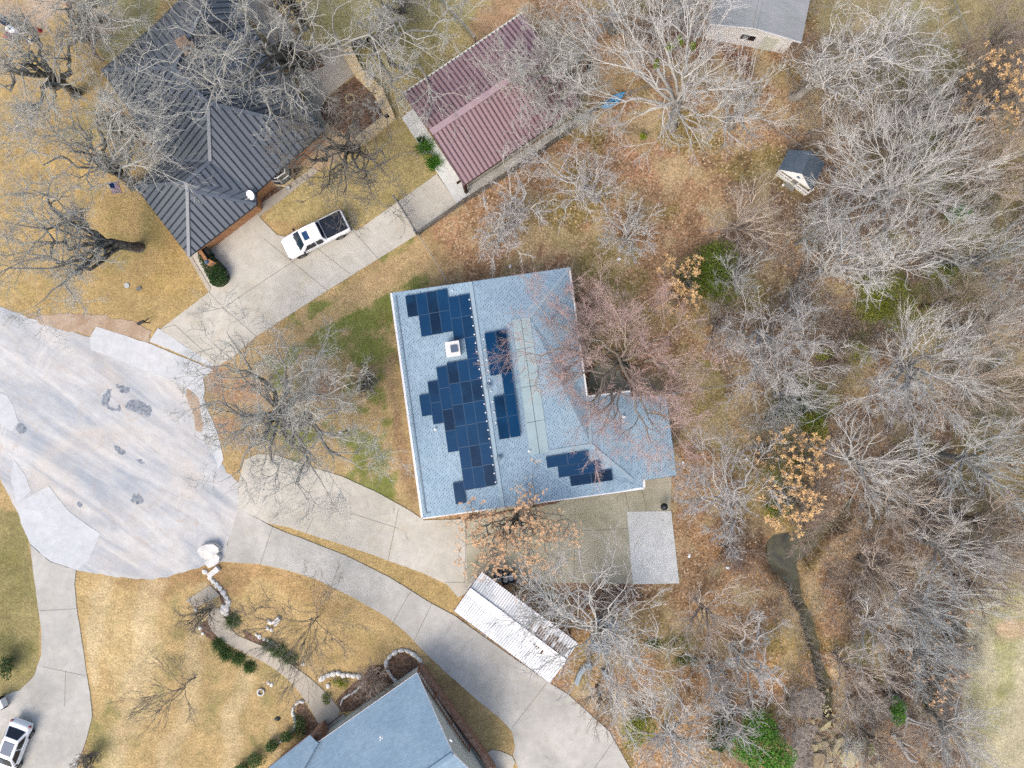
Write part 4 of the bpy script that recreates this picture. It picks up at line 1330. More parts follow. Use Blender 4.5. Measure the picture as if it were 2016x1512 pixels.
# ---- long white carport and the small grey shed beside it
def carport():
    t = tag(empty("carport", W(1015, 1235)), "long white corrugated carport roof streaked with fallen leaves, beside the lower driveway", "carport")
    P = lambda x, y, z: W(x, y, z) - t.location
    e, k = 2.4, 2.66
    A, B, C, D = P(949, 1126, e), P(894, 1203, e), P(1083, 1345, e), P(1138, 1266, e)
    R0, R1 = P(922, 1163, k), P(1111.5, 1304.5, k)
    r = MB()
    for f in ([A, R0, R1, D], [B, R0, R1, C]):
        r.roof(f); r.ribs(f, .21, .05, .018, 1)
    solid(r.build("roof", [M['tin_white'], M['tin_rib']], t), .03)
    b = MB(); b.bar(R0 + Vector((0, 0, .07)), R1 + Vector((0, 0, .07)), .62, .05); b.build("ridge_cap", M['white_trim'], t)
    eave_trim("fascia", [A, R0, B], M['rust_brown'], t, .08, .25, False, -.02)
    eave_trim("fascia", [C, R1, D], M['rust_brown'], t, .08, .25, False, -.02)
    eave_trim("eave_beam", [B, C], M['rust_brown'], t, .08, .2, False, -.04)
    eave_trim("eave_beam", [A, D], M['rust_brown'], t, .08, .2, False, -.04)
    for p, q in ((A, D), (B, C)):
        for kx in (.03, .35, .67, .97):
            m = p.lerp(q, kx).lerp((A + B + C + D) / 4, .06)
            b = MB(); b.box((m.x, m.y, 0), (.12, .12, 2.3), .6); b.build("post", M['dark_steel'], t)
    # leaves lodged between the ribs near the far end
    lv = MB(); rr = random.Random(5)
    un = (D - A).normalized(); dn = (R0 - A).normalized(); n = un.cross(dn).normalized()
    if n.z < 0: n = -n
    for i in range(26):
        u0 = 5.2 + i * .21
        if u0 > (D - A).length - .5: break
        v = .5 + rr.random() * .5
        top = 1.9 - (.25 if i % 3 else 0)
        while v < top:
            ln = .2 + rr.random() * .55
            if rr.random() < .3 + .55 * min(1, i / 8):
                o = A + un * (u0 - .08) + dn * v + n * .035
                lv.face([o, o + un * .15, o + un * .15 + dn * ln, o + dn * ln])
            v += ln + rr.random() * .12
    o = lv.build("fallen_leaves", M['mulch']); o.location = t.location
    tag(o, kind='stuff')

    t2 = tag(empty("shed", W(1185, 1255)), "small grey corrugated shed under the bare tree east of the white carport", "shed")
    P = lambda x, y, z: W(x, y, z) - t2.location
    A, B, C, D = P(1174, 1216, 2.0), P(1220, 1227, 2.0), P(1199, 1290, 2.0), P(1161, 1276, 2.0)
    R0, R1 = A.lerp(B, .5) + Vector((0, 0, .4)), D.lerp(C, .5) + Vector((0, 0, .4))
    r = MB()
    for f in ([A, R0, R1, D], [B, R0, R1, C]): r.roof(f); r.ribs(f, .2, .06, .03, 1)
    solid(r.build("roof", [M['tin_grey'], M['tin_grey_rib']], t2), .03)
    b = MB(); b.prism(inset([A, B, C, D], .15), -.1, 1.95); b.build("wall", M['grey_wood'], t2)
    lv = MB()
    for i in range(60):
        a, c = .15 + .7 * rr.random(), .2 + .62 * rr.random()
        o = A.lerp(D, c).lerp(R0.lerp(R1, c), a) + Vector((0, 0, .05)) if rr.random() < .7 else B.lerp(C, c).lerp(R0.lerp(R1, c), .3 + .7 * rr.random()) + Vector((0, 0, .05))
        s = .14
        lv.face([o, o + Vector((s, .04, .01)), o + Vector((s, s, .02)), o + Vector((0, s, .01))])
    o = lv.build("fallen_leaves", M['mulch']); o.location = t2.location; tag(o, kind='stuff')


carport()
# ------------------------------------------------------------------ trees and plants
def unit(v):
    return v / np.maximum(np.linalg.norm(v, axis=-1, keepdims=True), 1e-9)


def grow(rng, start, d, length, r0, r1, nseg, wander, up=0.0, zmin=None):
    """many wandering shoots at once: points (N,n+1,3), radii (N,n+1)"""
    N = len(start)
    P = np.zeros((N, nseg + 1, 3)); P[:, 0] = start
    d = unit(d.copy())
    st = (length / nseg)[:, None]
    for i in range(nseg):
        d = unit(d + rng.normal(0, wander, (N, 3)) + np.array([0, 0, up]))
        P[:, i + 1] = P[:, i] + d * st
    if zmin is not None: P[..., 2] = np.maximum(P[..., 2], zmin)
    t = np.linspace(0, 1, nseg + 1)[None, :]
    R = r0[:, None] * (1 - t) + r1[:, None] * t
    return P, R


def sprout(rng, P, R, m, tmin, ang, dang, lf, flat=1.0, lvar=.35, tmax=1.0):
    """m side shoots per parent: start, direction, length, radius there"""
    N, n1, _ = P.shape
    t = rng.uniform(tmin, tmax, (N, m)) if m > 1 else np.full((N, m), .9)
    t[:, 0] = 1.0
    x = t * (n1 - 1); i = np.minimum(x.astype(int), n1 - 2); f = (x - i)[..., None]
    r = np.arange(N)[:, None]
    A, B = P[r, i], P[r, i + 1]
    s = A + (B - A) * f
    tan = unit(B - A)
    rad = R[r, i] * (1 - f[..., 0]) + R[r, i + 1] * f[..., 0]
    L = np.linalg.norm(np.diff(P, axis=1), axis=-1).sum(1)
    q = rng.normal(0, 1, (N, m, 3)); q[..., 2] *= flat
    perp = unit(q - tan * (q * tan).sum(-1, keepdims=True))
    a = np.abs(rng.normal(ang, dang, (N, m)))[..., None]
    a[:, 0] *= .35
    d = tan * np.cos(a) + perp * np.sin(a)
    ln = L[:, None] * lf * (1 + rng.uniform(-lvar, lvar, (N, m))) * (1.15 - .45 * t)
    return s.reshape(-1, 3), d.reshape(-1, 3), ln.ravel(), rad.ravel()


def tubes(P, R, k=3):
    N, n1, _ = P.shape
    T = np.zeros_like(P); T[:, 1:-1] = P[:, 2:] - P[:, :-2]; T[:, 0] = P[:, 1] - P[:, 0]; T[:, -1] = P[:, -1] - P[:, -2]
    T = unit(T)
    ref = np.tile(np.array([.31, .17, .93]), (N, n1, 1))
    bad = np.abs((T * ref).sum(-1)) > .95
    ref[bad] = np.array([1, 0, 0])
    U = unit(np.cross(T, ref)); Vv = np.cross(T, U)
    a = np.arange(k) * 2 * math.pi / k
    V = P[:, :, None, :] + R[:, :, None, None] * (np.cos(a)[None, None, :, None] * U[:, :, None, :] + np.sin(a)[None, None, :, None] * Vv[:, :, None, :])
    idx = np.arange(N * n1 * k).reshape(N, n1, k)
    F = np.stack([idx[:, :-1], np.roll(idx[:, :-1], -1, 2), np.roll(idx[:, 1:], -1, 2), idx[:, 1:]], -1).reshape(-1, 4)
    return V.reshape(-1, 3), F, np.repeat(R.reshape(-1), k)


def wood_mesh(name, parts):
    Vs, Fs, Gs, n = [], [], [], 0
    for P, R, k in parts:
        if len(P) == 0: continue
        V, F, G = tubes(P, R, k)
        Vs.append(V); Fs.append(F + n); Gs.append(G); n += len(V)
    me = np_mesh(name, np.concatenate(Vs), [np.concatenate(Fs)], True)
    a = me.attributes.new("girth", 'FLOAT', 'POINT')
    a.data.foreach_set("value", np.concatenate(Gs).astype(np.float32))
    return me


def leaf_mesh(name, C, size, rng, flat=.5, fold=True, dirs=None, aspect=.55):
    """many small leaf blades centred at C"""
    N = len(C)
    d = rng.normal(0, 1, (N, 3)) if dirs is None else dirs + rng.normal(0, .25, (N, 3))
    d[:, 2] *= flat; d = unit(d)
    q = rng.normal(0, 1, (N, 3)); w = unit(np.cross(d, q))
    if dirs is None:
        w = w * 1.0
    s = size * rng.uniform(.6, 1.35, (N, 1))
    V = np.stack([C - d * s * .5, C + w * s * aspect * .5, C + d * s * .5, C - w * s * aspect * .5], 1).reshape(-1, 3)
    F = np.arange(N * 4).reshape(N, 4)
    me = np_mesh(name, V, [F], False)
    a = me.attributes.new("tint", 'FLOAT', 'POINT')
    a.data.foreach_set("value", np.repeat(rng.random(N), 4).astype(np.float32))
    return me


STYLES = {   # limbs, forks per level, wander, angle, twig thickness, bark
    'oak':   dict(limbs=8, m=(7, 8, 7), w=(.22, .30, .36), ang=(.80, .85, .9), lf=(.42, .46, .52), tw=1.0, bark='bark_oak', up=.03, dome=.55),
    'oakd':  dict(limbs=8, m=(7, 7, 6), w=(.22, .32, .40), ang=(.80, .85, .9), lf=(.42, .46, .5), tw=1.0, bark='bark_oak_dark', up=.02, dome=.5),
    'fan':   dict(limbs=11, m=(7, 6, 4), w=(.08, .12, .16), ang=(.42, .45, .5), lf=(.50, .48, .5), tw=.95, bark='bark_ash', up=.07, dome=.75),
    'white': dict(limbs=7, m=(6, 7, 5), w=(.16, .22, .26), ang=(.6, .65, .7), lf=(.46, .48, .5), tw=1.15, bark='bark_white', up=.04, dome=.6),
    'bud':   dict(limbs=9, m=(7, 7, 7), w=(.14, .2, .28), ang=(.55, .65, .8), lf=(.46, .46, .42), tw=.85, bark='bark_bud', up=.05, dome=.6),
    'thin':  dict(limbs=10, m=(6, 5, 4), w=(.08, .12, .18), ang=(.4, .45, .5), lf=(.5, .5, .5), tw=.8, bark='bark_green', up=.03, dome=.5),
    'straggle': dict(limbs=12, m=(7, 6, 4), w=(.13, .18, .22), ang=(.55, .65, .7), lf=(.52, .5, .5), tw=1.15, bark='bark_ash', up=.04, dome=.6),
    'brush': dict(limbs=10, m=(6, 6, 4), w=(.2, .28, .34), ang=(.6, .7, .8), lf=(.5, .5, .5), tw=.85, bark='bark_scrub', up=.04, dome=.7),
    'brown': dict(limbs=10, m=(6, 6, 4), w=(.2, .28, .34), ang=(.6, .7, .8), lf=(.5, .5, .5), tw=.85, bark='bark_brown', up=.04, dome=.7),
}


def tree_meshes(seed, h, R, style, off=(0, 0), targets=None, trunk_r=None, fork=.28, dens=1.0):
    st = STYLES[style]; rng = np.random.default_rng(seed)
    tr = trunk_r or (.06 + .028 * h)
    ox, oy = off
    multi = style in ('brush', 'brown')
    fz = h * (fork if not multi else .06)
    fk = np.array([ox * .30, oy * .30, fz])
    pts = np.linspace(np.array([0, 0, -1.3]), fk, 5)
    pts[1:4, :2] += rng.normal(0, .05 * (0.3 if multi else 1), (3, 2))
    pts[1] = [0, 0, -.05]
    trunk = (pts[None], np.array([[tr * 1.35, tr * 1.25, tr, tr * .92, tr * .85]]), 8)
    if targets is None:
        n = st['limbs']; T = []
        for i in range(n):
            a = 2 * math.pi * (i + rng.uniform(-.35, .35)) / n
            rr = R * rng.uniform(.55, .95) if i % 4 else R * rng.uniform(.1, .4)
            z = h * (st['dome'] + (.98 - st['dome']) * (1 - (rr / R) ** 2) * rng.uniform(.8, 1.0) - rng.uniform(0, .12))
            T.append((ox + math.cos(a) * rr, oy + math.sin(a) * rr, z))
        T = np.array(T)
    else:
        T = np.array(targets, dtype=float)
    n = len(T)
    ns = 9
    s0 = fk[None] + np.stack([rng.normal(0, .12, n), rng.normal(0, .12, n), rng.uniform(-.12 * h, .10 * h, n) * (0 if multi else 1)], 1)
    s0[:, :2] = s0[:, :2] * 1.0
    t = np.linspace(0, 1, ns + 1)[None, :, None]
    ctrl = s0 + (T - s0) * .5; ctrl[:, 2] += np.linalg.norm(T - s0, axis=1) * .10
    LP = (1 - t) ** 2 * s0[:, None] + 2 * t * (1 - t) * ctrl[:, None] + t ** 2 * T[:, None]
    L = np.linalg.norm(T - s0, axis=1)
    wob = rng.normal(0, 1, LP.shape) * (L[:, None, None] * st['w'][0] * .26)
    wob[:, 0] = 0; wob = (wob + np.roll(wob, 1, 1)) * .6; wob[:, 0] = 0
    wob *= np.sin(np.pi * np.clip(t, 0, .92)) + .25 * t
    LP = LP + wob
    lr = tr * rng.uniform(.42, .68, n) * np.clip((L / L.mean()) ** .5, .7, 1.2) * (1 if n < 10 else .8)
    tt = np.linspace(0, 1, ns + 1)[None]
    LR = np.maximum(lr[:, None] * (1 - tt) ** .8, .022 if style != 'thin' else .012)
    tw = st['tw']
    m1, m2, m3 = [max(2, int(round(v * dens ** .5))) if i else v for i, v in enumerate(st['m'])]
    s, d, l, r = sprout(rng, LP, LR, m1, .22, st['ang'][0], .22, st['lf'][0], .75)
    P1, R1 = grow(rng, s, d, l, np.minimum(r * .75, .085), np.full(len(s), .017 * tw), 6, st['w'][1], st['up'])
    s, d, l, r = sprout(rng, P1, R1, m2, .2, st['ang'][1], .25, st['lf'][1])
    P2, R2 = grow(rng, s, d, l, np.clip(r * .8, .012, .026) * tw, np.full(len(s), .010 * tw), 4, st['w'][1] * 1.1, st['up'])
    s, d, l, r = sprout(rng, P2, R2, m3, .15, st['ang'][2], .3, st['lf'][2])
    P3, R3 = grow(rng, s, d, l, np.full(len(s), .0095 * tw), np.full(len(s), .006 * tw), 3 if style in ('oak', 'oakd', 'bud') else 2, st['w'][2], st['up'] * .5)
    tm = wood_mesh("trunk", [trunk, (LP, LR, 6)])
    cm = wood_mesh("crown", [(P1, R1, 4), (P2, R2, 3), (P3, R3, 3)])
    ends = np.concatenate([P1[:, -1], P2[:, -1]])
    return tm, cm, ends, P2[:, -1], P3


def crown_world(px, R, zc):
    return W(*px, zc), R * S * (H - zc) / H


def tree(label, crown, R, h, style, seed, base=None, targets=None, group=None, name='bare_tree', fork=.28, trunk_r=None, dens=1.0, bark=None, cat='tree'):
    """one tree placed by its crown and foot in the photograph"""
    zc = h * .7
    C, Rw = crown_world(crown, R, zc)
    B = W(*base) if base else Vector((C.x, C.y, 0))
    T = None
    if targets:
        T = [tuple(W(x, y, z) - B) for x, y, z in targets]
    tm, cm, ends, e2, P3 = tree_meshes(seed, h, Rw, style, (C.x - B.x, C.y - B.y), T, trunk_r, fork, dens)
    t = tag(empty(name, B), label, cat, group)
    mt = M[bark or STYLES[style]['bark']]
    link("trunk", tm, mt, t); link("crown", cm, mt, t)
    return t, ends, e2, P3


PROTO = {}


def wood_tree(label, crown, R, h, style, var, rz, group, name='bare_tree', cat='tree'):
    """a tree of the wood: copies share one of a few grown forms, turned and scaled"""
    key = (style, var)
    zc = h * .65
    C, Rw = crown_world(crown, R, zc)
    if key not in PROTO:
        hh, RR = (8.5, 4.6) if style not in ('brush', 'brown') else (3.6, 2.8)
        tm, cm, _, _, _ = tree_meshes(900 + 31 * var + len(style) * 7, hh, RR, style)
        t = empty(name)
        bk = M[{('fan', 1): 'bark_warm', ('fan', 2): 'bark_cool', ('fan', 3): 'bark_dun', ('brush', 1): 'bark_cool'}.get(key, STYLES[style]['bark'])]
        link("trunk", tm, bk, t); link("crown", cm, bk, t)
        PROTO[key] = (t, hh, RR)
    else:
        src, hh, RR = PROTO[key]
        t = src.copy(); COL.objects.link(t)
        for ch in src.children:
            c = ch.copy(); COL.objects.link(c); c.parent = t
        t.name = name
    src, hh, RR = PROTO[key]
    t.location = (C.x, C.y, 0); t.rotation_euler = (0, 0, rz)
    t.scale = (Rw / RR, Rw / RR, h / hh)
    tag(t, label, cat, group)
    return t


G_Y = "bare trees around the houses"
G_W = "bare trees in the creek wood"
G_B = "bare brush in the creek wood"


def big_trees():
    tree("wide bare oak spreading over the golden lawn at the left edge, above the road", (105, 465), 165, 12, 'oak', 11, (275, 487), group=G_Y, dens=1.5,
         targets=[(150, 440, 6.5), (60, 420, 9.5), (20, 500, 10), (90, 520, 8), (60, 600, 9), (40, 350, 10), (120, 380, 9), (-20, 430, 11), (170, 500, 6), (-30, 560, 11), (110, 590, 8)])
    tree("bare oak rooted by the flag, leaning left of the dark metal roof", (170, 275), 150, 11.5, 'oak', 12, (262, 366), group=G_Y, dens=1.4,
         targets=[(100, 280, 9), (120, 220, 9.5), (180, 190, 10), (260, 240, 10), (310, 280, 9), (290, 330, 7), (210, 330, 7), (60, 250, 10), (140, 310, 8), (230, 210, 10), (270, 190, 10), (20, 290, 10)])
    tree("bare oak in the top left corner beside the trailer and tanks", (55, 115), 140, 12, 'oak', 13, (150, 186), group=G_Y, dens=1.4)
    tree("bare oak at the top edge left of the charcoal roof", (190, 25), 90, 10, 'oak', 14, (165, 75), group=G_Y)
    tree("great bare oak with snaking limbs reaching over the charcoal metal roof", (500, 120), 200, 11, 'oak', 15, (608, 120), group=G_Y, trunk_r=.45, dens=.55,
         targets=[(400, 60, 9), (345, 165, 9.5), (425, 200, 9), (500, 30, 9.5), (330, 60, 10), (560, 190, 7), (520, 250, 7.5), (655, 75, 7), (760, 85, 9), (640, 190, 5), (600, 10, 9), (450, 110, 9.5), (290, 130, 10), (380, 250, 9)])
    tree("bare oak with pale twig haze over the yard left of the maroon roof", (810, 85), 120, 9, 'oak', 16, (700, 85), group=G_Y, dens=1.0)
    tree("dark limbed bare oak at the end of the limestone bed wall", (665, 290), 120, 8.5, 'oakd', 17, (700, 292), group=G_Y, trunk_r=.34,
         targets=[(620, 390, 6), (682, 400, 6), (745, 370, 6.5), (600, 330, 7), (565, 285, 7), (650, 215, 8), (720, 205, 7), (590, 235, 8), (770, 330, 7), (640, 360, 6), (690, 250, 8), (560, 330, 8), (735, 400, 7)])
    tree("bare tree with a dark leaning trunk above the flagged path", (560, -30), 70, 9, 'oakd', 18, (594, 46), group=G_Y)
    tree("small dense grey tree at the top edge above the yellow green lawn", (790, 5), 48, 4.5, 'brush', 19, (786, 20), group=G_Y, bark='bark_oak_dark')
    tree("pale bare oak hanging over the right end of the maroon roof", (1075, 135), 115, 8.5, 'oak', 20, (1133, 150), group=G_Y, dens=1.3,
         targets=[(1010, 100, 8), (1030, 180, 7.5), (1080, 60, 8.5), (1100, 200, 7), (1060, 130, 9), (1130, 80, 8), (1150, 220, 6), (1090, 250, 6), (1000, 150, 8), (1150, 120, 8), (1040, 50, 8)])
    tree("large pale fan shaped bare tree above the leafy back yard, with yellow mistletoe", (1318, 150), 175, 12, 'fan', 21, (1324, 250), group=G_Y, dens=1.5, trunk_r=.36, fork=.42,
         targets=[(1200, 100, 10), (1180, 190, 8), (1230, 240, 7), (1290, 280, 7), (1360, 280, 7), (1430, 240, 8), (1450, 175, 10), (1395, 75, 11), (1350, 20, 11.5), (1280, 30, 11.5), (1320, 110, 12), (1260, 130, 11), (1390, 150, 11), (1240, 60, 11), (1350, 200, 9)])
    tree("bare tree with dark upright stems at the top edge right of the maroon roof", (1205, 30), 95, 9, 'fan', 22, (1205, 62), group=G_Y)
    tree("narrow bare tree between the fan shaped tree and the white walled shed", (1345, 10), 70, 9, 'straggle', 23, (1335, 50), group=G_Y)
    tree("drooping bare tree on the fence line right of the fan shaped tree", (1450, 215), 85, 8, 'fan', 24, (1440, 250), group=G_Y)
    tree("bare tree with dark forked trunk right of the white walled shed", (1690, 120), 140, 10, 'oakd', 25, (1560, 192), group=G_W, bark='bark_ash',
         targets=[(1610, 105, 6), (1700, 110, 8), (1760, 80, 9), (1800, 140, 9), (1640, 50, 8), (1720, 180, 8), (1650, 190, 7), (1740, 40, 9), (1600, 140, 6), (1810, 60, 9)])
    tree("bare budding maple with a pinkish haze over the blue shingle roof", (1205, 720), 190, 8.5, 'bud', 26, (1226, 706), group=G_Y, trunk_r=.32, fork=.22, dens=1.9,
         targets=[(1075, 680, 7.5), (1020, 690, 7), (1110, 740, 6.5), (1120, 630, 7.5), (1200, 590, 8), (1270, 590, 8), (1340, 640, 8), (1360, 720, 7.5), (1290, 690, 8), (1250, 760, 7), (1220, 860, 7.5), (1280, 880, 7),
                  (1180, 860, 7), (1150, 820, 6.5), (1330, 800, 7.5), (1230, 640, 8.5), (1330, 860, 7), (1130, 680, 7.5), (1090, 600, 7)])
    tree("small pinkish bare tree close to the upper right corner of the blue shingle roof", (1150, 610), 60, 4.5, 'bud', 27, (1152, 618), group=G_Y)
    tree("big dark limbed oak in the front yard between the two driveways", (565, 825), 185, 9, 'oak', 28, (556, 806), group=G_Y, dens=1.6, trunk_r=.42, bark='bark_oak',
         targets=[(425, 690, 7), (450, 640, 7.5), (400, 790, 8), (430, 870, 7.5), (450, 950, 7.5), (545, 960, 7), (600, 1000, 7.5), (690, 860, 7.5), (680, 760, 8), (555, 665, 7.5), (615, 720, 8), (720, 920, 7), (500, 740, 8), (500, 900, 8),
                  (610, 880, 7), (660, 940, 7.5), (590, 780, 9), (520, 820, 8.5)])
    tree("slender green grey crape myrtle with stems fanning over the curved footpath", (585, 1240), 105, 5.5, 'thin', 29, (632, 1214), group=G_Y, fork=.15, trunk_r=.055, dens=1.3,
         targets=[(520, 1190, 4), (500, 1215, 4.5), (500, 1240, 4.5), (520, 1270, 4.5), (550, 1310, 4.5), (580, 1330, 4.5), (600, 1340, 4.5), (640, 1310, 4), (670, 1270, 4), (690, 1225, 3.5), (560, 1220, 5), (590, 1280, 5), (615, 1150, 3.5), (655, 1150, 3.5),
                  (550, 1260, 5), (620, 1270, 4.5)])
    tree("small grey green bare tree leaning left on the tan lower lawn", (322, 1375), 72, 5, 'thin', 30, (386, 1334), group=G_Y, fork=.3, trunk_r=.07, dens=1.2)
    tree("twisted pale bare tree on orange leaves below the maroon workshop fence", (1135, 365), 95, 6.5, 'white', 31, (1175, 395), group=G_Y,
         targets=[(1130, 300, 6), (1180, 320, 6), (1100, 350, 5.5), (1190, 370, 5), (1080, 330, 6), (1100, 410, 4.5), (1200, 420, 5), (1050, 310, 6), (1150, 350, 6.5)])
    tree("bare white limbed tree close to the fence right of the gate", (1015, 390), 75, 5.5, 'white', 32, (1020, 440), group=G_Y,
         targets=[(1040, 350, 5), (990, 380, 5), (1000, 340, 5.5), (960, 420, 4.5), (1060, 400, 5), (1010, 460, 4), (975, 460, 4)])
    tree("grey bushy bare sapling below the gate corner on fallen leaves", (985, 460), 52, 4, 'brush', 33, group=G_Y, bark='bark_ash')
    tree("low silver sapling in the middle of the leafy back yard", (1238, 462), 62, 4, 'straggle', 34, group=G_Y, dens=.8)
    tree("wide straggling bare tree above the small grey corrugated shed", (1172, 1245), 140, 8, 'straggle', 35, (1170, 1238), group=G_Y, dens=1.4, trunk_r=.24,
         targets=[(1060, 1170, 6.5), (1100, 1150, 7), (1150, 1130, 7), (1230, 1150, 7), (1270, 1200, 7), (1290, 1270, 7), (1250, 1330, 7), (1200, 1360, 7), (1140, 1330, 6), (1080, 1300, 6), (1050, 1230, 6.5), (1130, 1220, 8), (1210, 1240, 8), (1290, 1330, 6.5), (1040, 1130, 6), (1230, 1400, 6.5)])
    tree("leaning white limbed tree on the far side of the pale square slab", (1410, 960), 95, 7.5, 'white', 36, (1440, 1010), group=G_W, dens=1.3,
         targets=[(1360, 930, 6), (1390, 910, 6.5), (1430, 900, 7), (1480, 920, 7), (1370, 980, 5.5), (1350, 960, 6), (1410, 1050, 5), (1440, 1070, 5), (1500, 960, 7), (1420, 950, 7.5)])
    tree("white limbed bare tree right of the pink budding maple beside the fence end", (1515, 675), 105, 8, 'white', 37, (1492, 655), group=G_W, dens=1.4,
         targets=[(1470, 700, 7), (1440, 650, 7), (1500, 620, 7), (1560, 670, 7.5), (1620, 680, 8), (1530, 730, 7.5), (1560, 745, 7.5), (1590, 720, 8), (1480, 740, 6.5), (1520, 690, 8)])
    tree("pale leaning tree sweeping right across the wood above the olive shrubs", (1680, 520), 120, 9, 'white', 38, (1600, 545), group=G_W, bark='bark_ash',
         targets=[(1660, 520, 6), (1720, 500, 8), (1760, 530, 8.5), (1700, 560, 7), (1740, 460, 9), (1680, 480, 8), (1640, 470, 7), (1620, 500, 6), (1780, 500, 9)])
    tree("large pale radiating bare tree right of the playhouse", (1745, 370), 165, 11, 'fan', 39, (1735, 400), group=G_W, dens=1.9, trunk_r=.3,
         targets=[(1650, 370, 8), (1680, 310, 9), (1720, 285, 10), (1750, 270, 10.5), (1820, 260, 11), (1880, 300, 11), (1890, 350, 11), (1860, 420, 10), (1800, 470, 9), (1740, 480, 8.5), (1680, 460, 8), (1660, 420, 7.5), (1760, 370, 11), (1820, 340, 11), (1700, 380, 10), (1850, 270, 11)])
    tree("radiating pale bare tree beyond the olive ground cover in the middle of the wood", (1795, 725), 130, 9.5, 'fan', 40, (1775, 722), group=G_W, dens=1.9,
         targets=[(1840, 660, 9), (1870, 700, 9.5), (1890, 750, 9.5), (1860, 800, 9), (1800, 830, 9), (1760, 800, 8), (1720, 750, 8), (1740, 690, 8), (1800, 650, 9), (1820, 740, 10), (1780, 760, 9), (1710, 790, 7.5), (1870, 670, 9.5)])
    tree("bare grey tree overhanging the creek channel below the gravel bank", (1490, 1310), 85, 7, 'white', 41, (1440, 1275), group=G_W, bark='bark_ash')
    tree("forked bare tree over the bright green bush", (1430, 1420), 80, 6.5, 'white', 42, (1425, 1395), group=G_W, dens=.7,
         targets=[(1440, 1440, 6), (1425, 1460, 6), (1390, 1400, 5.5), (1450, 1390, 6), (1465, 1430, 6.5), (1400, 1360, 5)])
    tree("pale bare tree arching over the olive bush near the lower driveway end", (1330, 1450), 95, 6.5, 'straggle', 43, (1310, 1430), group=G_W)


big_trees()


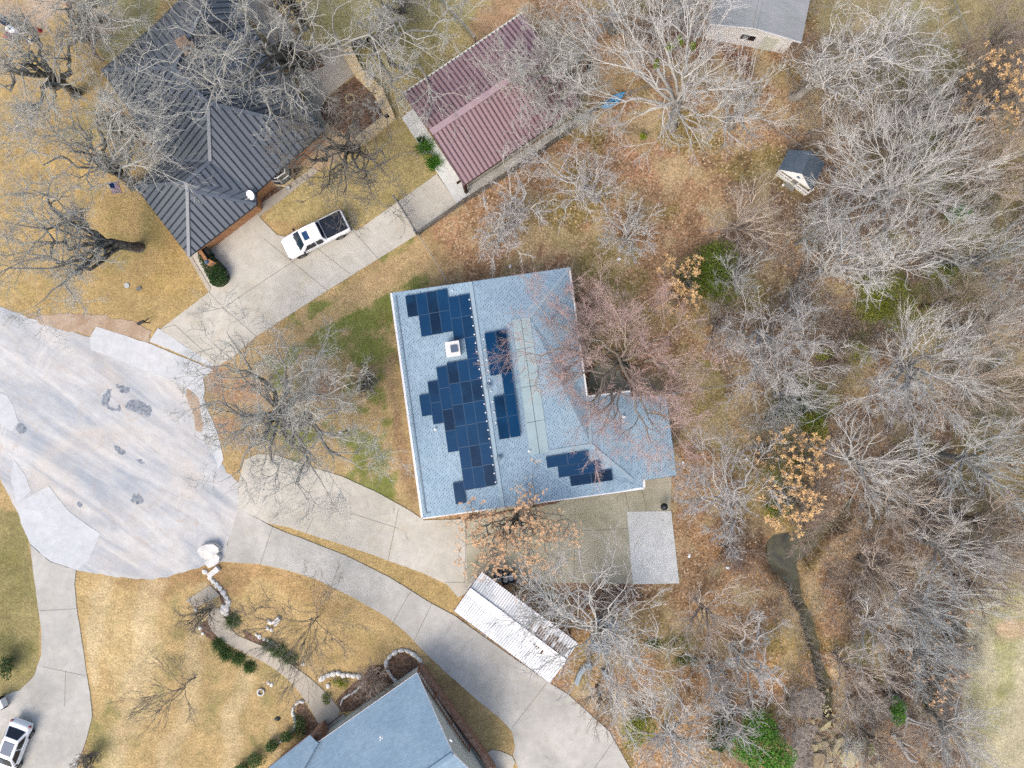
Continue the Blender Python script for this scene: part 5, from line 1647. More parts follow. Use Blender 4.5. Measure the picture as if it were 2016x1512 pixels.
def wood():
    F = [   # label, crown, radius, height, style, form, turn
        ("pale bare tree in the top right meadow edge below the tan grass", (1770, 90), 70, 7, 'fan', 0, .4),
        ("grey bare tree just above the playhouse roof", (1672, 215), 62, 6, 'fan', 1, 1.3),
        ("tall bare tree below the tan leaved tree at the right edge", (1890, 290), 85, 10, 'fan', 3, .9),
        ("grey bare tree left of the tan leaved tree at the right edge", (1800, 210), 75, 8, 'fan', 0, 2.8),
        ("rounded pinkish grey tree left of the pale sweeping tree", (1465, 435), 78, 6, 'fan', 1, 4.1),
        ("pale bare tree straight below the playhouse porch", (1605, 462), 55, 6, 'fan', 2, 5.0),
        ("bare tree over the bright green tuft right of the playhouse", (1850, 480), 85, 9, 'fan', 0, 5.6),
        ("bare tree at the right edge level with the playhouse", (1960, 350), 85, 9, 'fan', 1, .2),
        ("right edge bare tree above the yellow green lichen patch", (1960, 500), 90, 9, 'fan', 2, 3.6),
        ("bare tree between the olive shrubs and the right edge", (1890, 590), 80, 8, 'fan', 3, 1.9),
        ("right edge bare tree level with the solar roof top", (1975, 640), 80, 9, 'fan', 0, 3.9),
        ("dark stemmed bare tree at the right edge beside the radiating tree", (1935, 745), 95, 9, 'fan', 1, 2.4),
        ("grey tree just below the white limbed tree at the fence end", (1560, 780), 72, 6, 'fan', 2, .7),
        ("wide silver tree right of the tan leaved creek trees", (1715, 920), 110, 7, 'fan', 0, 1.5),
        ("silver tree below the wide one, on the tan creek bank", (1780, 1000), 80, 7, 'fan', 1, 5.3),
        ("large grey tree at the right edge level with the pale slab", (1940, 910), 120, 9, 'fan', 2, 4.4),
        ("right edge grey tree where the wood meets the pale meadow", (1975, 1040), 100, 9, 'fan', 3, .5),
        ("grey tree above the pale meadow, left of its corner", (1885, 1090), 105, 8, 'fan', 0, 4.9),
        ("tangled grey tree right of the creek pool", (1740, 1130), 80, 7, 'fan', 1, 3.0),
        ("grey tree on the meadow edge above the peach leaved sapling", (1830, 1190), 100, 8, 'fan', 2, 1.1),
        ("pale tree on the meadow edge, rightmost of its row", (1940, 1160), 75, 7, 'fan', 3, 2.7),
        ("tangled tree on the right bank of the creek channel", (1730, 1235), 85, 6, 'fan', 0, 3.4),
        ("white arching tree at the creek bend above the bleached logs", (1685, 1325), 75, 6, 'fan', 1, .8),
        ("grey tree between the bleached logs and the pale meadow", (1830, 1300), 80, 7, 'fan', 2, 3.2),
        ("grey tree on the bottom edge right of the pale creek slabs", (1740, 1480), 72, 6, 'fan', 3, 5.9),
        ("grey tree at the bottom edge left of the pale meadow", (1890, 1450), 80, 7, 'fan', 0, .1),
        ("grey bare tree over orange leaves right of the small corrugated shed", (1400, 1215), 85, 7, 'fan', 1, 1.8),
        ("low bare tree on the tan grass right of the white carport end", (1185, 1385), 62, 5, 'fan', 3, 3.7),
        ("bare tree between the pink maple and the cedar green shrub", (1450, 540), 55, 5, 'fan', 2, 1.6),
    ]
    for l, c, R, h, s, v, rz in F: wood_tree(l, c, R, h, s, v, rz, G_W)
    B = [
        ("grey brush just right of the white walled shed", (1620, 150), 50, 3.2, 'brush', 0, .3),
        ("brown brush under the tan leaved tree at the right edge", (1930, 220), 75, 3.5, 'brown', 0, 1.2),
        ("brown brush in the upper right corner", (1990, 60), 80, 3.5, 'brown', 1, 2.6),
        ("brown brush on the leaves between maple and radiating tree", (1650, 700), 60, 3, 'brown', 0, .9),
        ("grey green brush beside the tan leaved creek trees", (1525, 830), 52, 3.2, 'brush', 1, 2.2),
        ("dark tangle of brush above the creek pool", (1600, 1025), 65, 3, 'brown', 1, 3.3),
        ("brown brush tangle right of the pale square slab", (1440, 1085), 60, 3, 'brown', 0, 4.4),
        ("brown brush along the right bank of the creek", (1690, 1200), 65, 3.2, 'brown', 1, .2),
        ("grey brush right of the creek above the slabs", (1690, 1390), 62, 3.2, 'brush', 0, 2.9),
        ("brown brush in the shade right of the wide silver tree", (1845, 1030), 70, 3.2, 'brown', 0, 1.9),
        ("low brush on the meadow edge by the bleached logs", (1850, 1400), 60, 3, 'brush', 0, .6),
        ("pale brush at the bottom edge right of the bright green bush", (1690, 1480), 48, 2.6, 'brush', 1, 5.5),
        ("grey brush right of the pink maple under the cedar green shrub", (1420, 640), 60, 3, 'brush', 0, 4.7),
        ("brush on the dark leaf bank below the pale slab", (1190, 1185), 60, 2.5, 'brown', 1, 5.0),
        ("brown brush near the top edge between bare trees", (1285, 60), 55, 3, 'brown', 0, 2.0),
        ("grey brush in the middle of the orange leaves by the creek", (1410, 1330), 58, 3, 'brush', 1, 1.4),
        ("brush among the trees at the right edge level with the creek pool", (1960, 1110), 70, 3.2, 'brush', 0, 2.4),
        ("brush on the lower creek bank opposite the logs", (1560, 1390), 45, 2.4, 'brush', 0, 3.1),
        ("grey brush under the pale sweeping tree", (1580, 610), 55, 2.8, 'brush', 1, .4),
    ]
    for l, c, R, h, s, v, rz in B: wood_tree(l, c, R, h, s, v, rz, G_B, 'bare_bush', 'bush')
    tree("dense brown bush beside the curved stone border of the bottom house", (733, 1345), 44, 2.6, 'brown', 71, name='bare_bush', cat='bush')
    tree("dark twiggy bush at the corner of the small footpath pad", (396, 1212), 36, 2.4, 'brown', 72, name='bare_bush', cat='bush', bark='bark_oak_dark')
    tree("round grey bush alone on the mossy lawn left of the solar roof", (720, 756), 26, 1.7, 'brown', 73, name='bare_bush', cat='bush', bark='bark_oak_dark', dens=1.4)
    tree("low grey twig bush in the bottom lawn near the left driveway", (170, 1500), 22, 1.6, 'brown', 74, name='bare_bush', cat='bush', bark='bark_oak_dark')
    tree("dead shrub standing in the mulch bed inside the limestone wall", (735, 215), 24, 1.8, 'white', 75, (745, 218), name='bare_bush', cat='bush', dens=.6)


wood()


def undergrowth():
    """low scrub nobody could count on the wood floor"""
    rng = np.random.default_rng(44); N = 9000
    x = rng.uniform(1400, 2050, N * 3); y = rng.uniform(-20, 1530, N * 3)
    wt = vnoise(x * S, y * S, .35, 3, 71)
    edge = 1480 + 70 * np.sin(y / 130.0)
    ok = (wt > .44) & (x > edge) & ~((x > 1930) & (y > 1190)) & ~((y < 70) & (x > 1600)) & (creek_dist(x, y) > 1.7)
    ok &= ~(np.hypot((x - 1760) / 70, (y - 590) / 48) < 1)
    ok &= ~((np.abs(x - 1575) < 62) & (np.abs(y - 340) < 62))
    x, y = x[ok][:N], y[ok][:N]
    k = S
    s = np.stack([(x - 1008) * k, -(y - 756) * k, np.zeros(len(x)) - .02], 1)
    d = rng.normal(0, .55, s.shape); d[:, 2] = 1
    P, R = grow(rng, s, d, rng.uniform(.5, 1.7, len(x)), np.full(len(x), .012), np.full(len(x), .007), 3, .25)
    a, b, c, r = sprout(rng, P, R, 4, .2, .7, .25, .6)
    P2, R2 = grow(rng, a, b, c, np.full(len(a), .010), np.full(len(a), .006), 2, .25)
    tag(link("undergrowth", wood_mesh("undergrowth", [(P, R, 3), (P2, R2, 3)]), M['bark_scrub']), "grey brown scrub covering the floor of the creek wood", kind='stuff')


undergrowth()


# ---- leafy plants
def clump(rng, n, lobes, rx, ry, rz, shell=.55):
    """points filling an uneven crown made of several overlapping lobes"""
    cs = []
    for i in range(lobes):
        a = rng.uniform(0, 2 * math.pi); q = rng.uniform(.15, .72) if i else 0
        s = rng.uniform(.34, .62) if i else .7
        cs.append((math.cos(a) * q * rx, math.sin(a) * q * ry, rz * rng.uniform(.35, .75), s))
    out = []
    w = np.array([c[3] ** 2 for c in cs]); w /= w.sum()
    for c, k in zip(cs, w):
        m = max(4, int(n * k))
        d = unit(rng.normal(0, 1, (m, 3))); d[:, 2] = np.abs(d[:, 2]) * rng.choice([1, 1, 1, -.6], m)
        r = rng.uniform(shell, 1, (m, 1)) ** .7
        out.append(np.array(c[:3]) + d * r * np.array([rx * c[3], ry * c[3], rz * .5 * c[3] + .1]))
    P = np.concatenate(out)
    P[:, 2] = np.maximum(P[:, 2], .04)
    return P


def shrub(name, label, px, rx, ry, h, mat, seed, n=2600, size=.13, rz=0.0, lobes=7, cat='shrub', group=None, aspect=.55, flat=.5):
    rng = np.random.default_rng(seed)
    t = tag(empty(name, W(*px, 0), rz), label, cat, group)
    c = W(px[0], px[1], h * .5); t.location = (c.x, c.y, 0)
    P = clump(rng, n, lobes, rx * S, ry * S, h)
    link("foliage", leaf_mesh("foliage", P, size, rng, flat, aspect=aspect), M[mat], t)
    k = 9
    s = np.zeros((k, 3)); d = rng.normal(0, .5, (k, 3)); d[:, 2] = 1
    s[:, :2] = rng.normal(0, .12 * min(rx, ry) * S, (k, 2))
    G, R = grow(rng, s, d, np.full(k, h * .75), np.full(k, .03), np.full(k, .012), 4, .15)
    link("stem", wood_mesh("stem", [(G, R, 4)]), M['bark_brown'], t)
    return t


def spiky(name, label, px, r, h, mat, seed, n=420, cat='plant', group=None):
    """grass-like tuft with arching blades"""
    rng = np.random.default_rng(seed)
    t = tag(empty(name, W(*px)), label, cat, group)
    d = rng.normal(0, .8, (n, 3)); d[:, 2] = np.abs(rng.normal(.7, .35, n))
    s = np.zeros((n, 3)); s[:, :2] = rng.normal(0, r * S * .28, (n, 2))
    G, R = grow(rng, s, d, rng.uniform(.6, 1.1, n) * max(h, r * S) * 1.0, np.full(n, .022), np.full(n, .006), 4, .05, -.16, .01)
    me = wood_mesh("foliage", [(G, R, 3)])
    a = me.attributes.new("tint", 'FLOAT', 'POINT')
    a.data.foreach_set("value", np.repeat(rng.random(n), len(me.vertices) // n).astype(np.float32))
    link("foliage", me, M[mat], t)
    b = MB(); b.cyl((0, 0, -.05), .10, .14, 8, r2=.05); b.build("stem", M['bark_brown'], t)
    return t


def tan_tree(label, crown, R, h, seed, base=None, nclus=60, mat='leaf_tan', size=.25, targets=None, style='oakd', bl=13, spread=None, group=None):
    """tree that has kept its dry leaves in star-like tufts"""
    t, ends, e2, P3 = tree(label, crown, R, h, style, seed, base, targets, group, 'oak_tree', .2, .13 + .008 * h, .35)
    rng = np.random.default_rng(seed + 5)
    C0, Rw = crown_world(crown, R, h * .7)
    pool = np.concatenate([ends, e2, P3[:, -1]])
    top = pool[pool[:, 2] > h * .38]
    pick = top[rng.permutation(len(top))]
    keep = []
    for p in pick:
        if len(keep) >= nclus: break
        if all(np.linalg.norm(p - q) > size * 1.15 for q in keep[-260:]): keep.append(p)
    K = np.array(keep)
    n = bl
    a = rng.uniform(0, 2 * math.pi, (len(K), n)) * .25 + np.arange(n)[None] * 2 * math.pi / n
    d = np.stack([np.cos(a), np.sin(a), rng.uniform(-.45, .7, a.shape)], -1)
    sz = size * rng.uniform(.75, 1.2, (len(K), 1, 1)) * rng.uniform(.6, 1.15, a.shape + (1,))
    Cc = K[:, None] + unit(d) * sz * .5
    d = unit(d)
    w = unit(np.cross(d, np.tile(np.array([0, 0, 1.0]), d.shape[:2] + (1,)) + rng.normal(0, .3, d.shape)))
    V = np.stack([K[:, None] + d * sz * .08, Cc + w * sz * .14, K[:, None] + d * sz, Cc - w * sz * .14], 2).reshape(-1, 3)
    me = np_mesh("leaves", V, [np.arange(len(V)).reshape(-1, 4)], False)
    at = me.attributes.new("tint", 'FLOAT', 'POINT')
    at.data.foreach_set("value", np.repeat(rng.random(len(K) * n), 4).astype(np.float32))
    link("leaves", me, M[mat], t)
    return t


def leafy():
    g = "oaks that kept their dry leaves"
    tan_tree("small tree with tan star shaped leaf tufts in front of the cedar green shrub", (1345, 558), 58, 4.5, 101, (1352, 560), 95, size=.29, group=g)
    tan_tree("peach leaved oak over the driveway along the south eave of the solar roof", (1020, 1065), 108, 6.5, 102, (1015, 1008), 1500, 'leaf_peach', .13, group=g,
             targets=[(940, 1050, 5.5), (950, 1085, 6), (985, 1085, 6.5), (1045, 1085, 6.5), (1090, 1040, 6), (1110, 1020, 5.5), (1060, 1030, 6), (950, 1020, 5), (990, 1060, 6.5), (1020, 1000, 5), (1070, 1065, 6.5), (930, 1075, 6), (1030, 1060, 7)])
    tan_tree("tan leaved tree just above the creek pool", (1560, 985), 58, 6, 103, (1545, 975), 135, size=.27, group=g)
    tan_tree("tan leaved tree between the creek pool and the olive ground cover", (1590, 905), 48, 6, 104, (1575, 905), 105, size=.27, group=g)
    tan_tree("sparse tan leaved sapling left of the other creek side tan trees", (1510, 890), 34, 4.5, 105, None, 26, group=g)
    tan_tree("tan leaved tree at the upper right edge of the photo", (1970, 185), 95, 7, 106, (1930, 215), 140, group=g, size=.28)
    tan_tree("faded peach leaved sapling at the pale meadow edge", (1850, 1345), 62, 5, 107, None, 42, 'leaf_peach', group=g)
    tan_tree("few leaved peach sapling near the top of the pale meadow", (1890, 1250), 44, 4.5, 108, None, 14, 'leaf_peach', group=g)
    shrub("evergreen_shrub", "large dark cedar green shrub behind the tan tufted tree", (1395, 545), 66, 72, 3.4, 'leaf_cedar', 201, 7000, .15, lobes=9)
    shrub("evergreen_shrub", "bright green dense bush at the bottom edge left of the creek slabs", (1497, 1465), 74, 62, 3.2, 'leaf_bright', 202, 7000, .16, lobes=10, rz=-.4)
    shrub("evergreen_shrub", "dark green bush joined to the left side of the bright green one", (1420, 1435), 42, 44, 2.6, 'leaf_dark', 203, 3000, .15)
    shrub("evergreen_shrub", "olive green bush near the end of the lower driveway", (1255, 1432), 46, 44, 2.0, 'leaf_olive', 204, 2600, .14)
    shrub("evergreen_shrub", "dark green shrub at the left eave of the charcoal roof", (238, 248), 36, 34, 2.6, 'leaf_dark', 205, 3000, .15)
    shrub("evergreen_shrub", "bright green tuft below the big radiating tree", (1880, 420), 34, 18, 1.6, 'leaf_bright', 206, 1400, .14, rz=.5)
    shrub("evergreen_shrub", "yellow green shrub between the tan leaved creek trees and olive ground", (1600, 835), 30, 38, 3.0, 'leaf_mix', 207, 1800, .14)
    shrub("evergreen_shrub", "green bush above the tan tree at the creek pool", (1555, 800), 40, 26, 2.2, 'leaf_dark', 208, 1300, .14)
    shrub("evergreen_shrub", "green bush under the lowest tan leaved creek tree", (1520, 1005), 34, 22, 1.8, 'leaf_mix', 209, 1400, .14)
    shrub("evergreen_shrub", "dark green bush beside the bleached forked log", (1765, 1405), 20, 32, 1.8, 'leaf_bright', 210, 1400, .14)
    shrub("evergreen_shrub", "light green shrub right of the pale creek slabs", (1708, 1465), 26, 30, 1.8, 'leaf_mix', 211, 1200, .13)
    shrub("evergreen_shrub", "dark green sprig right of the peach leaved sapling's foot", (1825, 1375), 18, 24, 1.5, 'leaf_dark', 212, 700, .13)
    shrub("small_shrub", "yellow green bush under the drooping bare tree in the back yard", (1265, 270), 9, 9, .9, 'leaf_olive', 213, 320, .12, lobes=4, cat='bush')
    for i, (x, y, r) in enumerate([(1760, 590, 74), (1690, 700, 40), (1720, 560, 40), (1860, 540, 46), (1620, 700, 26)]):
        shrub("ground_shrub", ["broad patch of olive shrubs under the middle of the wood", "small olive shrub left of the central radiating tree", "olive shrub beneath the sweeping pale tree",
                               "olive shrub left of the right edge trees, above the lichen patch", "low olive shrub beside the white limbed fence tree"][i], (x, y), r, r * .72, 1.8, 'leaf_olive', 220 + i, int(r * r * .7), .12, lobes=8)
    for i, (x, y, r) in enumerate([(1330, 1265, 40), (1352, 1300, 24), (1290, 1270, 22)]):
        shrub("ground_shrub", ["scattered low green weeds on the tan ground right of the grey shed", "darker weed clump at the right of the scattered green weeds", "sparse weed clump left of the scattered green weeds"][i], (x, y), r, r * .6, .35, 'leaf_cedar', 240 + i, 420, .13, lobes=12)
    # clipped hedge in front of the garage corner
    t = tag(empty("hedge", W(412, 530)), "dark green clipped hedge with a rounded end by the garage corner", "hedge")
    rng = np.random.default_rng(260)
    pl = smooth_poly([(384, 497), (398, 490), (425, 512), (442, 532), (444, 550), (432, 561), (419, 563), (410, 552)], 1)
    wp = [W(x, y, 1.0) - t.location for x, y in pl]
    cx = np.array([[p.x, p.y] for p in wp]); c0 = cx.mean(0)
    N = 5200; i = rng.integers(0, len(cx), N); f = rng.random((N, 1)); e = cx[i] * (1 - f) + cx[(i + 1) % len(cx)] * f
    rr = np.sqrt(rng.random((N, 1))); xy = c0 + (e - c0) * rr
    z = 1.05 - .22 * (rr[:, 0] ** 4) + rng.normal(0, .04, N)
    side = rng.random(N) < .25
    z[side] *= rng.random(side.sum()); xy[side] = e[side]
    link("foliage", leaf_mesh("foliage", np.column_stack([xy, z]), .11, rng), M['leaf_dark'], t)
    b = MB(); b.prism(inset(wp, .12), 0, .9); b.build("branches", M['bark_brown'], t)
    # plants in the concrete strip before the workshop
    spiky("yucca", "spiky green plant nearest the workshop slab corner, lower of the pair", (855, 320), 15, .8, 'leaf_bright', 261)
    spiky("yucca", "bushy green plant in the middle of the workshop slab bed", (838, 290), 17, .9, 'leaf_bright', 262)
    shrub("small_shrub", "dark purple shrub at the top of the workshop slab bed", (828, 276), 9, 8, .7, 'leaf_dark', 263, 260, .12, lobes=4)
    shrub("small_shrub", "small brown green shrub between the two spiky plants", (845, 307), 9, 8, .6, 'leaf_olive', 264, 240, .12, lobes=4)
    # lilies along the footpath
    gl = "grassy clumps along the curved footpath"
    for i, (x, y, r) in enumerate([(458, 1222, 17), (432, 1268, 15), (446, 1286, 17), (470, 1296, 15), (548, 1280, 18), (570, 1296, 16), (530, 1270, 13), (492, 1312, 13)]):
        spiky("lily_clump", ["grassy clump right of the path below the white stones", "grassy clump at the left bend of the footpath", "second clump down the left side of the footpath", "third clump down the left side of the footpath",
                             "grassy clump on the right of the path under the crape myrtle", "lower clump on the right of the path under the crape myrtle", "upper small clump on the right of the path under the crape myrtle",
                             "last small clump down the left side of the footpath"][i], (x, y), r, .6, 'leaf_lily', 270 + i, 380, group=gl)
    shrub("ground_shrub", "green ground cover in the stone edged bed left of the steps", (592, 1430), 20, 26, .5, 'leaf_lily', 280, 900, .12)
    shrub("ground_shrub", "bright moss green patch in the bed right of the steps", (668, 1345), 20, 12, .35, 'leaf_olive', 281, 500, .11)
    shrub("ground_shrub", "dark green foliage against the slate blue eave", (640, 1375), 12, 14, .4, 'leaf_cedar', 282, 300, .11)
    for i, (x, y, r) in enumerate([(500, 1495, 24), (535, 1470, 22), (565, 1448, 18), (478, 1512, 20)]):
        shrub("border_shrub", ["grey green shrub in the left wing border", "grey green shrub in the middle of the wing border", "grey green shrub nearest the steps in the wing border", "grey green shrub at the bottom edge of the wing border"][i],
              (x, y), r, r * .7, .9, 'leaf_lily', 290 + i, 1100, .12, rz=.5, group="shrubs in the wing border")
    shrub("small_shrub", "dark green shrub at the left photo edge by the lower left lawn", (8, 1310), 20, 30, 1.4, 'leaf_dark', 299, 900, .14)
    for i, (x, y) in enumerate([(1318, 98), (1338, 88), (1290, 130), (1362, 95)]):
        z = 10.2
        t = tag(empty("mistletoe_clump", W(x, y, z)), ["largest yellow mistletoe ball in the fan shaped tree", "yellow mistletoe ball above the largest one in the fan shaped tree",
                "yellow mistletoe ball lower left in the fan shaped tree", "yellow mistletoe ball right of the others in the fan shaped tree"][i], "mistletoe", "mistletoe balls in the fan shaped tree")
        rng = np.random.default_rng(300 + i)
        P = clump(rng, 420, 4, .42 if i == 0 else .3, .38, .6)
        link("foliage", leaf_mesh("foliage", P, .10, rng), M['leaf_mix'], t)


leafy()
# ------------------------------------------------------------------ vehicles
def loft(b, sts, m=0):
    """body from stations (x, half width, z low, z shoulder, z top, top half width)"""
    rings = []
    for x, w, z0, zs, zt, wt in sts:
        h = [(w * .90, z0), (w, z0 + .16), (w, zs - .10), (w * .975, zs), (wt + (w - wt) * .35, zt - .015), (wt * .8, zt), (wt * .4, zt + .008)]
        rings.append([Vector((x, y, z)) for y, z in h] + [Vector((x, -y, z)) for y, z in h[::-1]])
    n = len(rings[0])
    for A, B in zip(rings, rings[1:]):
        for i in range(n):
            j = (i + 1) % n
            b.face([A[i], A[j], B[j], B[i]], m)
    b.face(rings[0][::-1], m); b.face(rings[-1], m)


def car(name, label, cat, pos, rz, L, Wd, body, cab, wheels, hood_z, sunroof=None, bed=None, wr=.36):
    t = tag(empty(name, pos, rz), label, cat)
    b = MB(); loft(b, body)
    o = b.build("body", M['paint'], t, smooth=True, merge=True)
    md = o.modifiers.new("sub", 'SUBSURF'); md.levels = 1; md.render_levels = 2
    xb0, xt0, xt1, xb1, zb, zt, wb, wt = cab
    q = lambda x, y, z: Vector((x, y, z))
    b = MB()
    xs = [(xb0, wb, zb, .92), (xt0, wt, zt, 1.0), ((xt0 + xt1) / 2, wt * 1.02, zt + .035, 1), (xt1, wt, zt - .01, 1), (xb1, wb, zb, 1)]
    lo = [(xb0, wb, zb - .08), ((xb0 + xt0) / 2, wb, zb - .08), ((xt0 + xt1) / 2, wb * 1.01, zb - .08), ((xb1 + xt1) / 2, wb, zb - .08), (xb1, wb, zb - .08)]
    for s in (1, -1):
        for i in range(4):
            f = [q(lo[i][0], s * lo[i][1], lo[i][2]), q(lo[i + 1][0], s * lo[i + 1][1], lo[i + 1][2]), q(xs[i + 1][0], s * xs[i + 1][1], xs[i + 1][2]), q(xs[i][0], s * xs[i][1], xs[i][2])]
            b.face(f if s > 0 else f[::-1])
    for i in range(4):
        b.face([q(xs[i][0], xs[i][1], xs[i][2]), q(xs[i + 1][0], xs[i + 1][1], xs[i + 1][2]), q(xs[i + 1][0], -xs[i + 1][1], xs[i + 1][2]), q(xs[i][0], -xs[i][1], xs[i][2])])
    c = b.build("cab", M['paint'], t, smooth=False, merge=True); bevel(c, .05, 3)
    def glass(nm, A, B, C, D, mat, lift):
        n = (B - A).cross(D - A).normalized()
        m = (A + B + C + D) / 4
        b = MB(); P = [m + (p - m) * .985 + n * lift for p in (A, B, C, D)]
        # slightly bowed pane
        mid = [(P[0] + P[1]) / 2 + n * .03, (P[2] + P[3]) / 2 + n * .03]
        b.face([P[0], mid[0], mid[1], P[3]]); b.face([mid[0], P[1], P[2], mid[1]])
        return b.build(nm, mat, c)
    k = .86
    glass("windshield", q(xb0 - .06, -wb * k, zb + .03), q(xb0 - .06, wb * k, zb + .03), q(xt0 + .05, wt * .88, zt - .03), q(xt0 + .05, -wt * .88, zt - .03), M['glass'], .055)
    glass("rear_window", q(xb1 + .03, wb * k, zb + .04), q(xb1 + .03, -wb * k, zb + .04), q(xt1 - .03, -wt * .84, zt - .05), q(xt1 - .03, wt * .84, zt - .05), M['glass_dark'], .03)
    for s in (1, -1):
        xm = (xt0 + xt1) / 2 - .05
        for x0, x1, x2, x3 in ((xb0 - .35, xm + .05, xm + .05, xt0 - .1), (xm - .05, xb1 + .28, xt1 + .14, xm - .05)):
            f = [q(x0, s * (wb - .0), zb + .03), q(x1, s * (wb - .0), zb + .03), q(x2, s * (wt + .03), zt - .07), q(x3, s * (wt + .03), zt - .07)]
            if s < 0: f = [f[1], f[0], f[3], f[2]]
            glass("side_window", f[0], f[1], f[2], f[3], M['glass_dark'], .035)
    if sunroof:
        x0, x1, w = sunroof
        b = MB(); b.prism([(x0, -w), (x1, -w), (x1, w), (x0, w)], zt + .01, zt + .048); bevel(b.build("sunroof", M['glass_blue'], c), .02)
    for x, s in [(x, s) for x in wheels for s in (1, -1)]:
        b = MB(); y = Wd / 2 - .10
        b.cyl((x, s * (y - .14), wr), wr, s * .26, 22, axis=(0, 1, 0)); w = b.build("wheel", M['rubber'], t)
        b = MB(); b.cyl((x, s * (y + .10), wr), wr * .62, s * .03, 16, axis=(0, 1, 0)); b.build("rim", M['rim'], w)
        b = MB()
        for a in range(9):
            a0, a1 = math.pi * a / 9, math.pi * (a + 1) / 9
            r = wr * 1.16
            b.bar((x + math.cos(a0) * r, s * (Wd / 2 - .02), wr + math.sin(a0) * r), (x + math.cos(a1) * r, s * (Wd / 2 - .02), wr + math.sin(a1) * r), .05, .05)
        b.build("wheel_arch", M['rubber'], t)
    for s in (1, -1):
        b = MB(); b.box((xb0 - .28, s * (Wd / 2 + .09), zb - .04), (.14, .22, .17), 0); bevel(b.build("mirror", M['black'], t), .03)
        b = MB(); b.box((L / 2 - .22, s * Wd * .36, hood_z - .30), (.20, .32, .14), s * -.25); bevel(b.build("headlight", M['rim'], t), .03)
        b = MB(); b.box((-L / 2 + .10, s * Wd * .42, hood_z - .28), (.12, .16, .26), 0); bevel(b.build("tail_light", M['red'], t), .02)
        b = MB(); b.bar((xb0 - .9, s * (Wd / 2 - .005), zb - .14), (xb1 + .5, s * (Wd / 2 - .005), zb - .14), .02, .015); b.build("door_trim", M['dark_steel'], t)
    b = MB(); b.box((L / 2 - .06, 0, .42), (.14, Wd * .86, .22)); bevel(b.build("bumper", M['rim'] if bed else M['paint'], t), .05)
    b = MB(); b.box((-L / 2 + .05, 0, .45), (.16, Wd * .86, .20)); bevel(b.build("bumper", M['black'] if bed else M['paint'], t), .05)
    b = MB(); b.box((L / 2 - .02, 0, .66), (.08, Wd * .52, .22)); bevel(b.build("grille", M['black'], t), .03)
    wp = MB()
    for y0, y1 in ((-.55, -.02), (.05, .58)): wp.bar((xb0 + .04, y0, zb + .02), (xb0 - .06, y1, zb + .05), .03, .02)
    wp.build("wiper", M['black'], t)
    if bed:
        x0, x1, w, z = bed
        b = MB(); b.prism([(x0, -w), (x1, -w), (x1, w), (x0, w)], z - .1, z)
        bevel(b.build("bed_cover", M['glass_dark'], t), .02)
        b = MB()
        for p, r in (((x0, w), (x1, w)), ((x1, w), (x1, -w)), ((x1, -w), (x0, -w)), ((x0, -w), (x0, w))):
            b.bar((*p, z + .03), (*r, z + .03), .06, .05)
        b.build("bed_rail", M['black'], t)
    return t


def vehicles():
    hz = 1.12
    body = [(2.86, .74, .46, .80, .98, .62), (2.76, .90, .42, .90, 1.06, .78), (2.45, .97, .40, 1.00, hz, .84), (1.5, 1.0, .40, 1.06, 1.18, .86), (.9, 1.0, .40, 1.08, 1.20, .84), (-.8, 1.0, .40, 1.10, 1.20, .84),
            (-1.6, 1.0, .42, 1.14, 1.24, .90), (-2.6, .99, .46, 1.14, 1.24, .90), (-2.8, .95, .50, 1.12, 1.22, .86), (-2.86, .88, .54, 1.0, 1.16, .80)]
    c = W(621, 462, 1.0); a = math.atan2(-52, -106)
    car("pickup_truck", "white pickup truck with a black bed cover on the upper driveway", "pickup truck", (c.x, c.y, .06), a, 5.74, 2.0, body, (1.68, 1.00, -.52, -.70, 1.17, 1.84, .92, .72), (1.85, -1.72), hz,
        (.86, .40, .36), (-.82, -2.66, .80, 1.265), .40)
    hz = .98
    body = [(2.38, .66, .36, .66, .78, .5), (2.28, .82, .30, .74, .86, .66), (1.9, .90, .26, .84, .95, .74), (1.1, .93, .26, .92, 1.04, .78), (0, .94, .26, .95, 1.05, .80), (-1.4, .94, .28, .96, 1.08, .80),
            (-2.0, .91, .30, .95, 1.06, .76), (-2.26, .84, .34, .90, 1.0, .68), (-2.36, .72, .40, .78, .92, .56)]
    c = W(22, 1475, .9); a = math.atan2(-.94, -.36)
    car("parked_car", "white car with a glass roof parked at the bottom left corner", "car", (c.x, c.y, .06), a, 4.74, 1.88, body, (1.25, .45, -1.25, -1.95, 1.00, 1.50, .86, .62), (1.45, -1.42), hz, (.15, -.95, .46), None, .34)
    p = W(-3, 1388, .8); t = tag(empty("utility_trailer", (p.x, p.y, .06), .4), "edge of a white box trailer at the left edge above the parked car", "trailer")
    b = MB(); b.box((0, 0, .4), (1.0, .7, .6)); bevel(b.build("box", M['white'], t), .04)
    for s in (1, -1):
        b = MB(); b.cyl((0, s * .36, .28), .26, s * .14, 14, axis=(0, 1, 0)); b.build("wheel", M['rubber'], t)


vehicles()


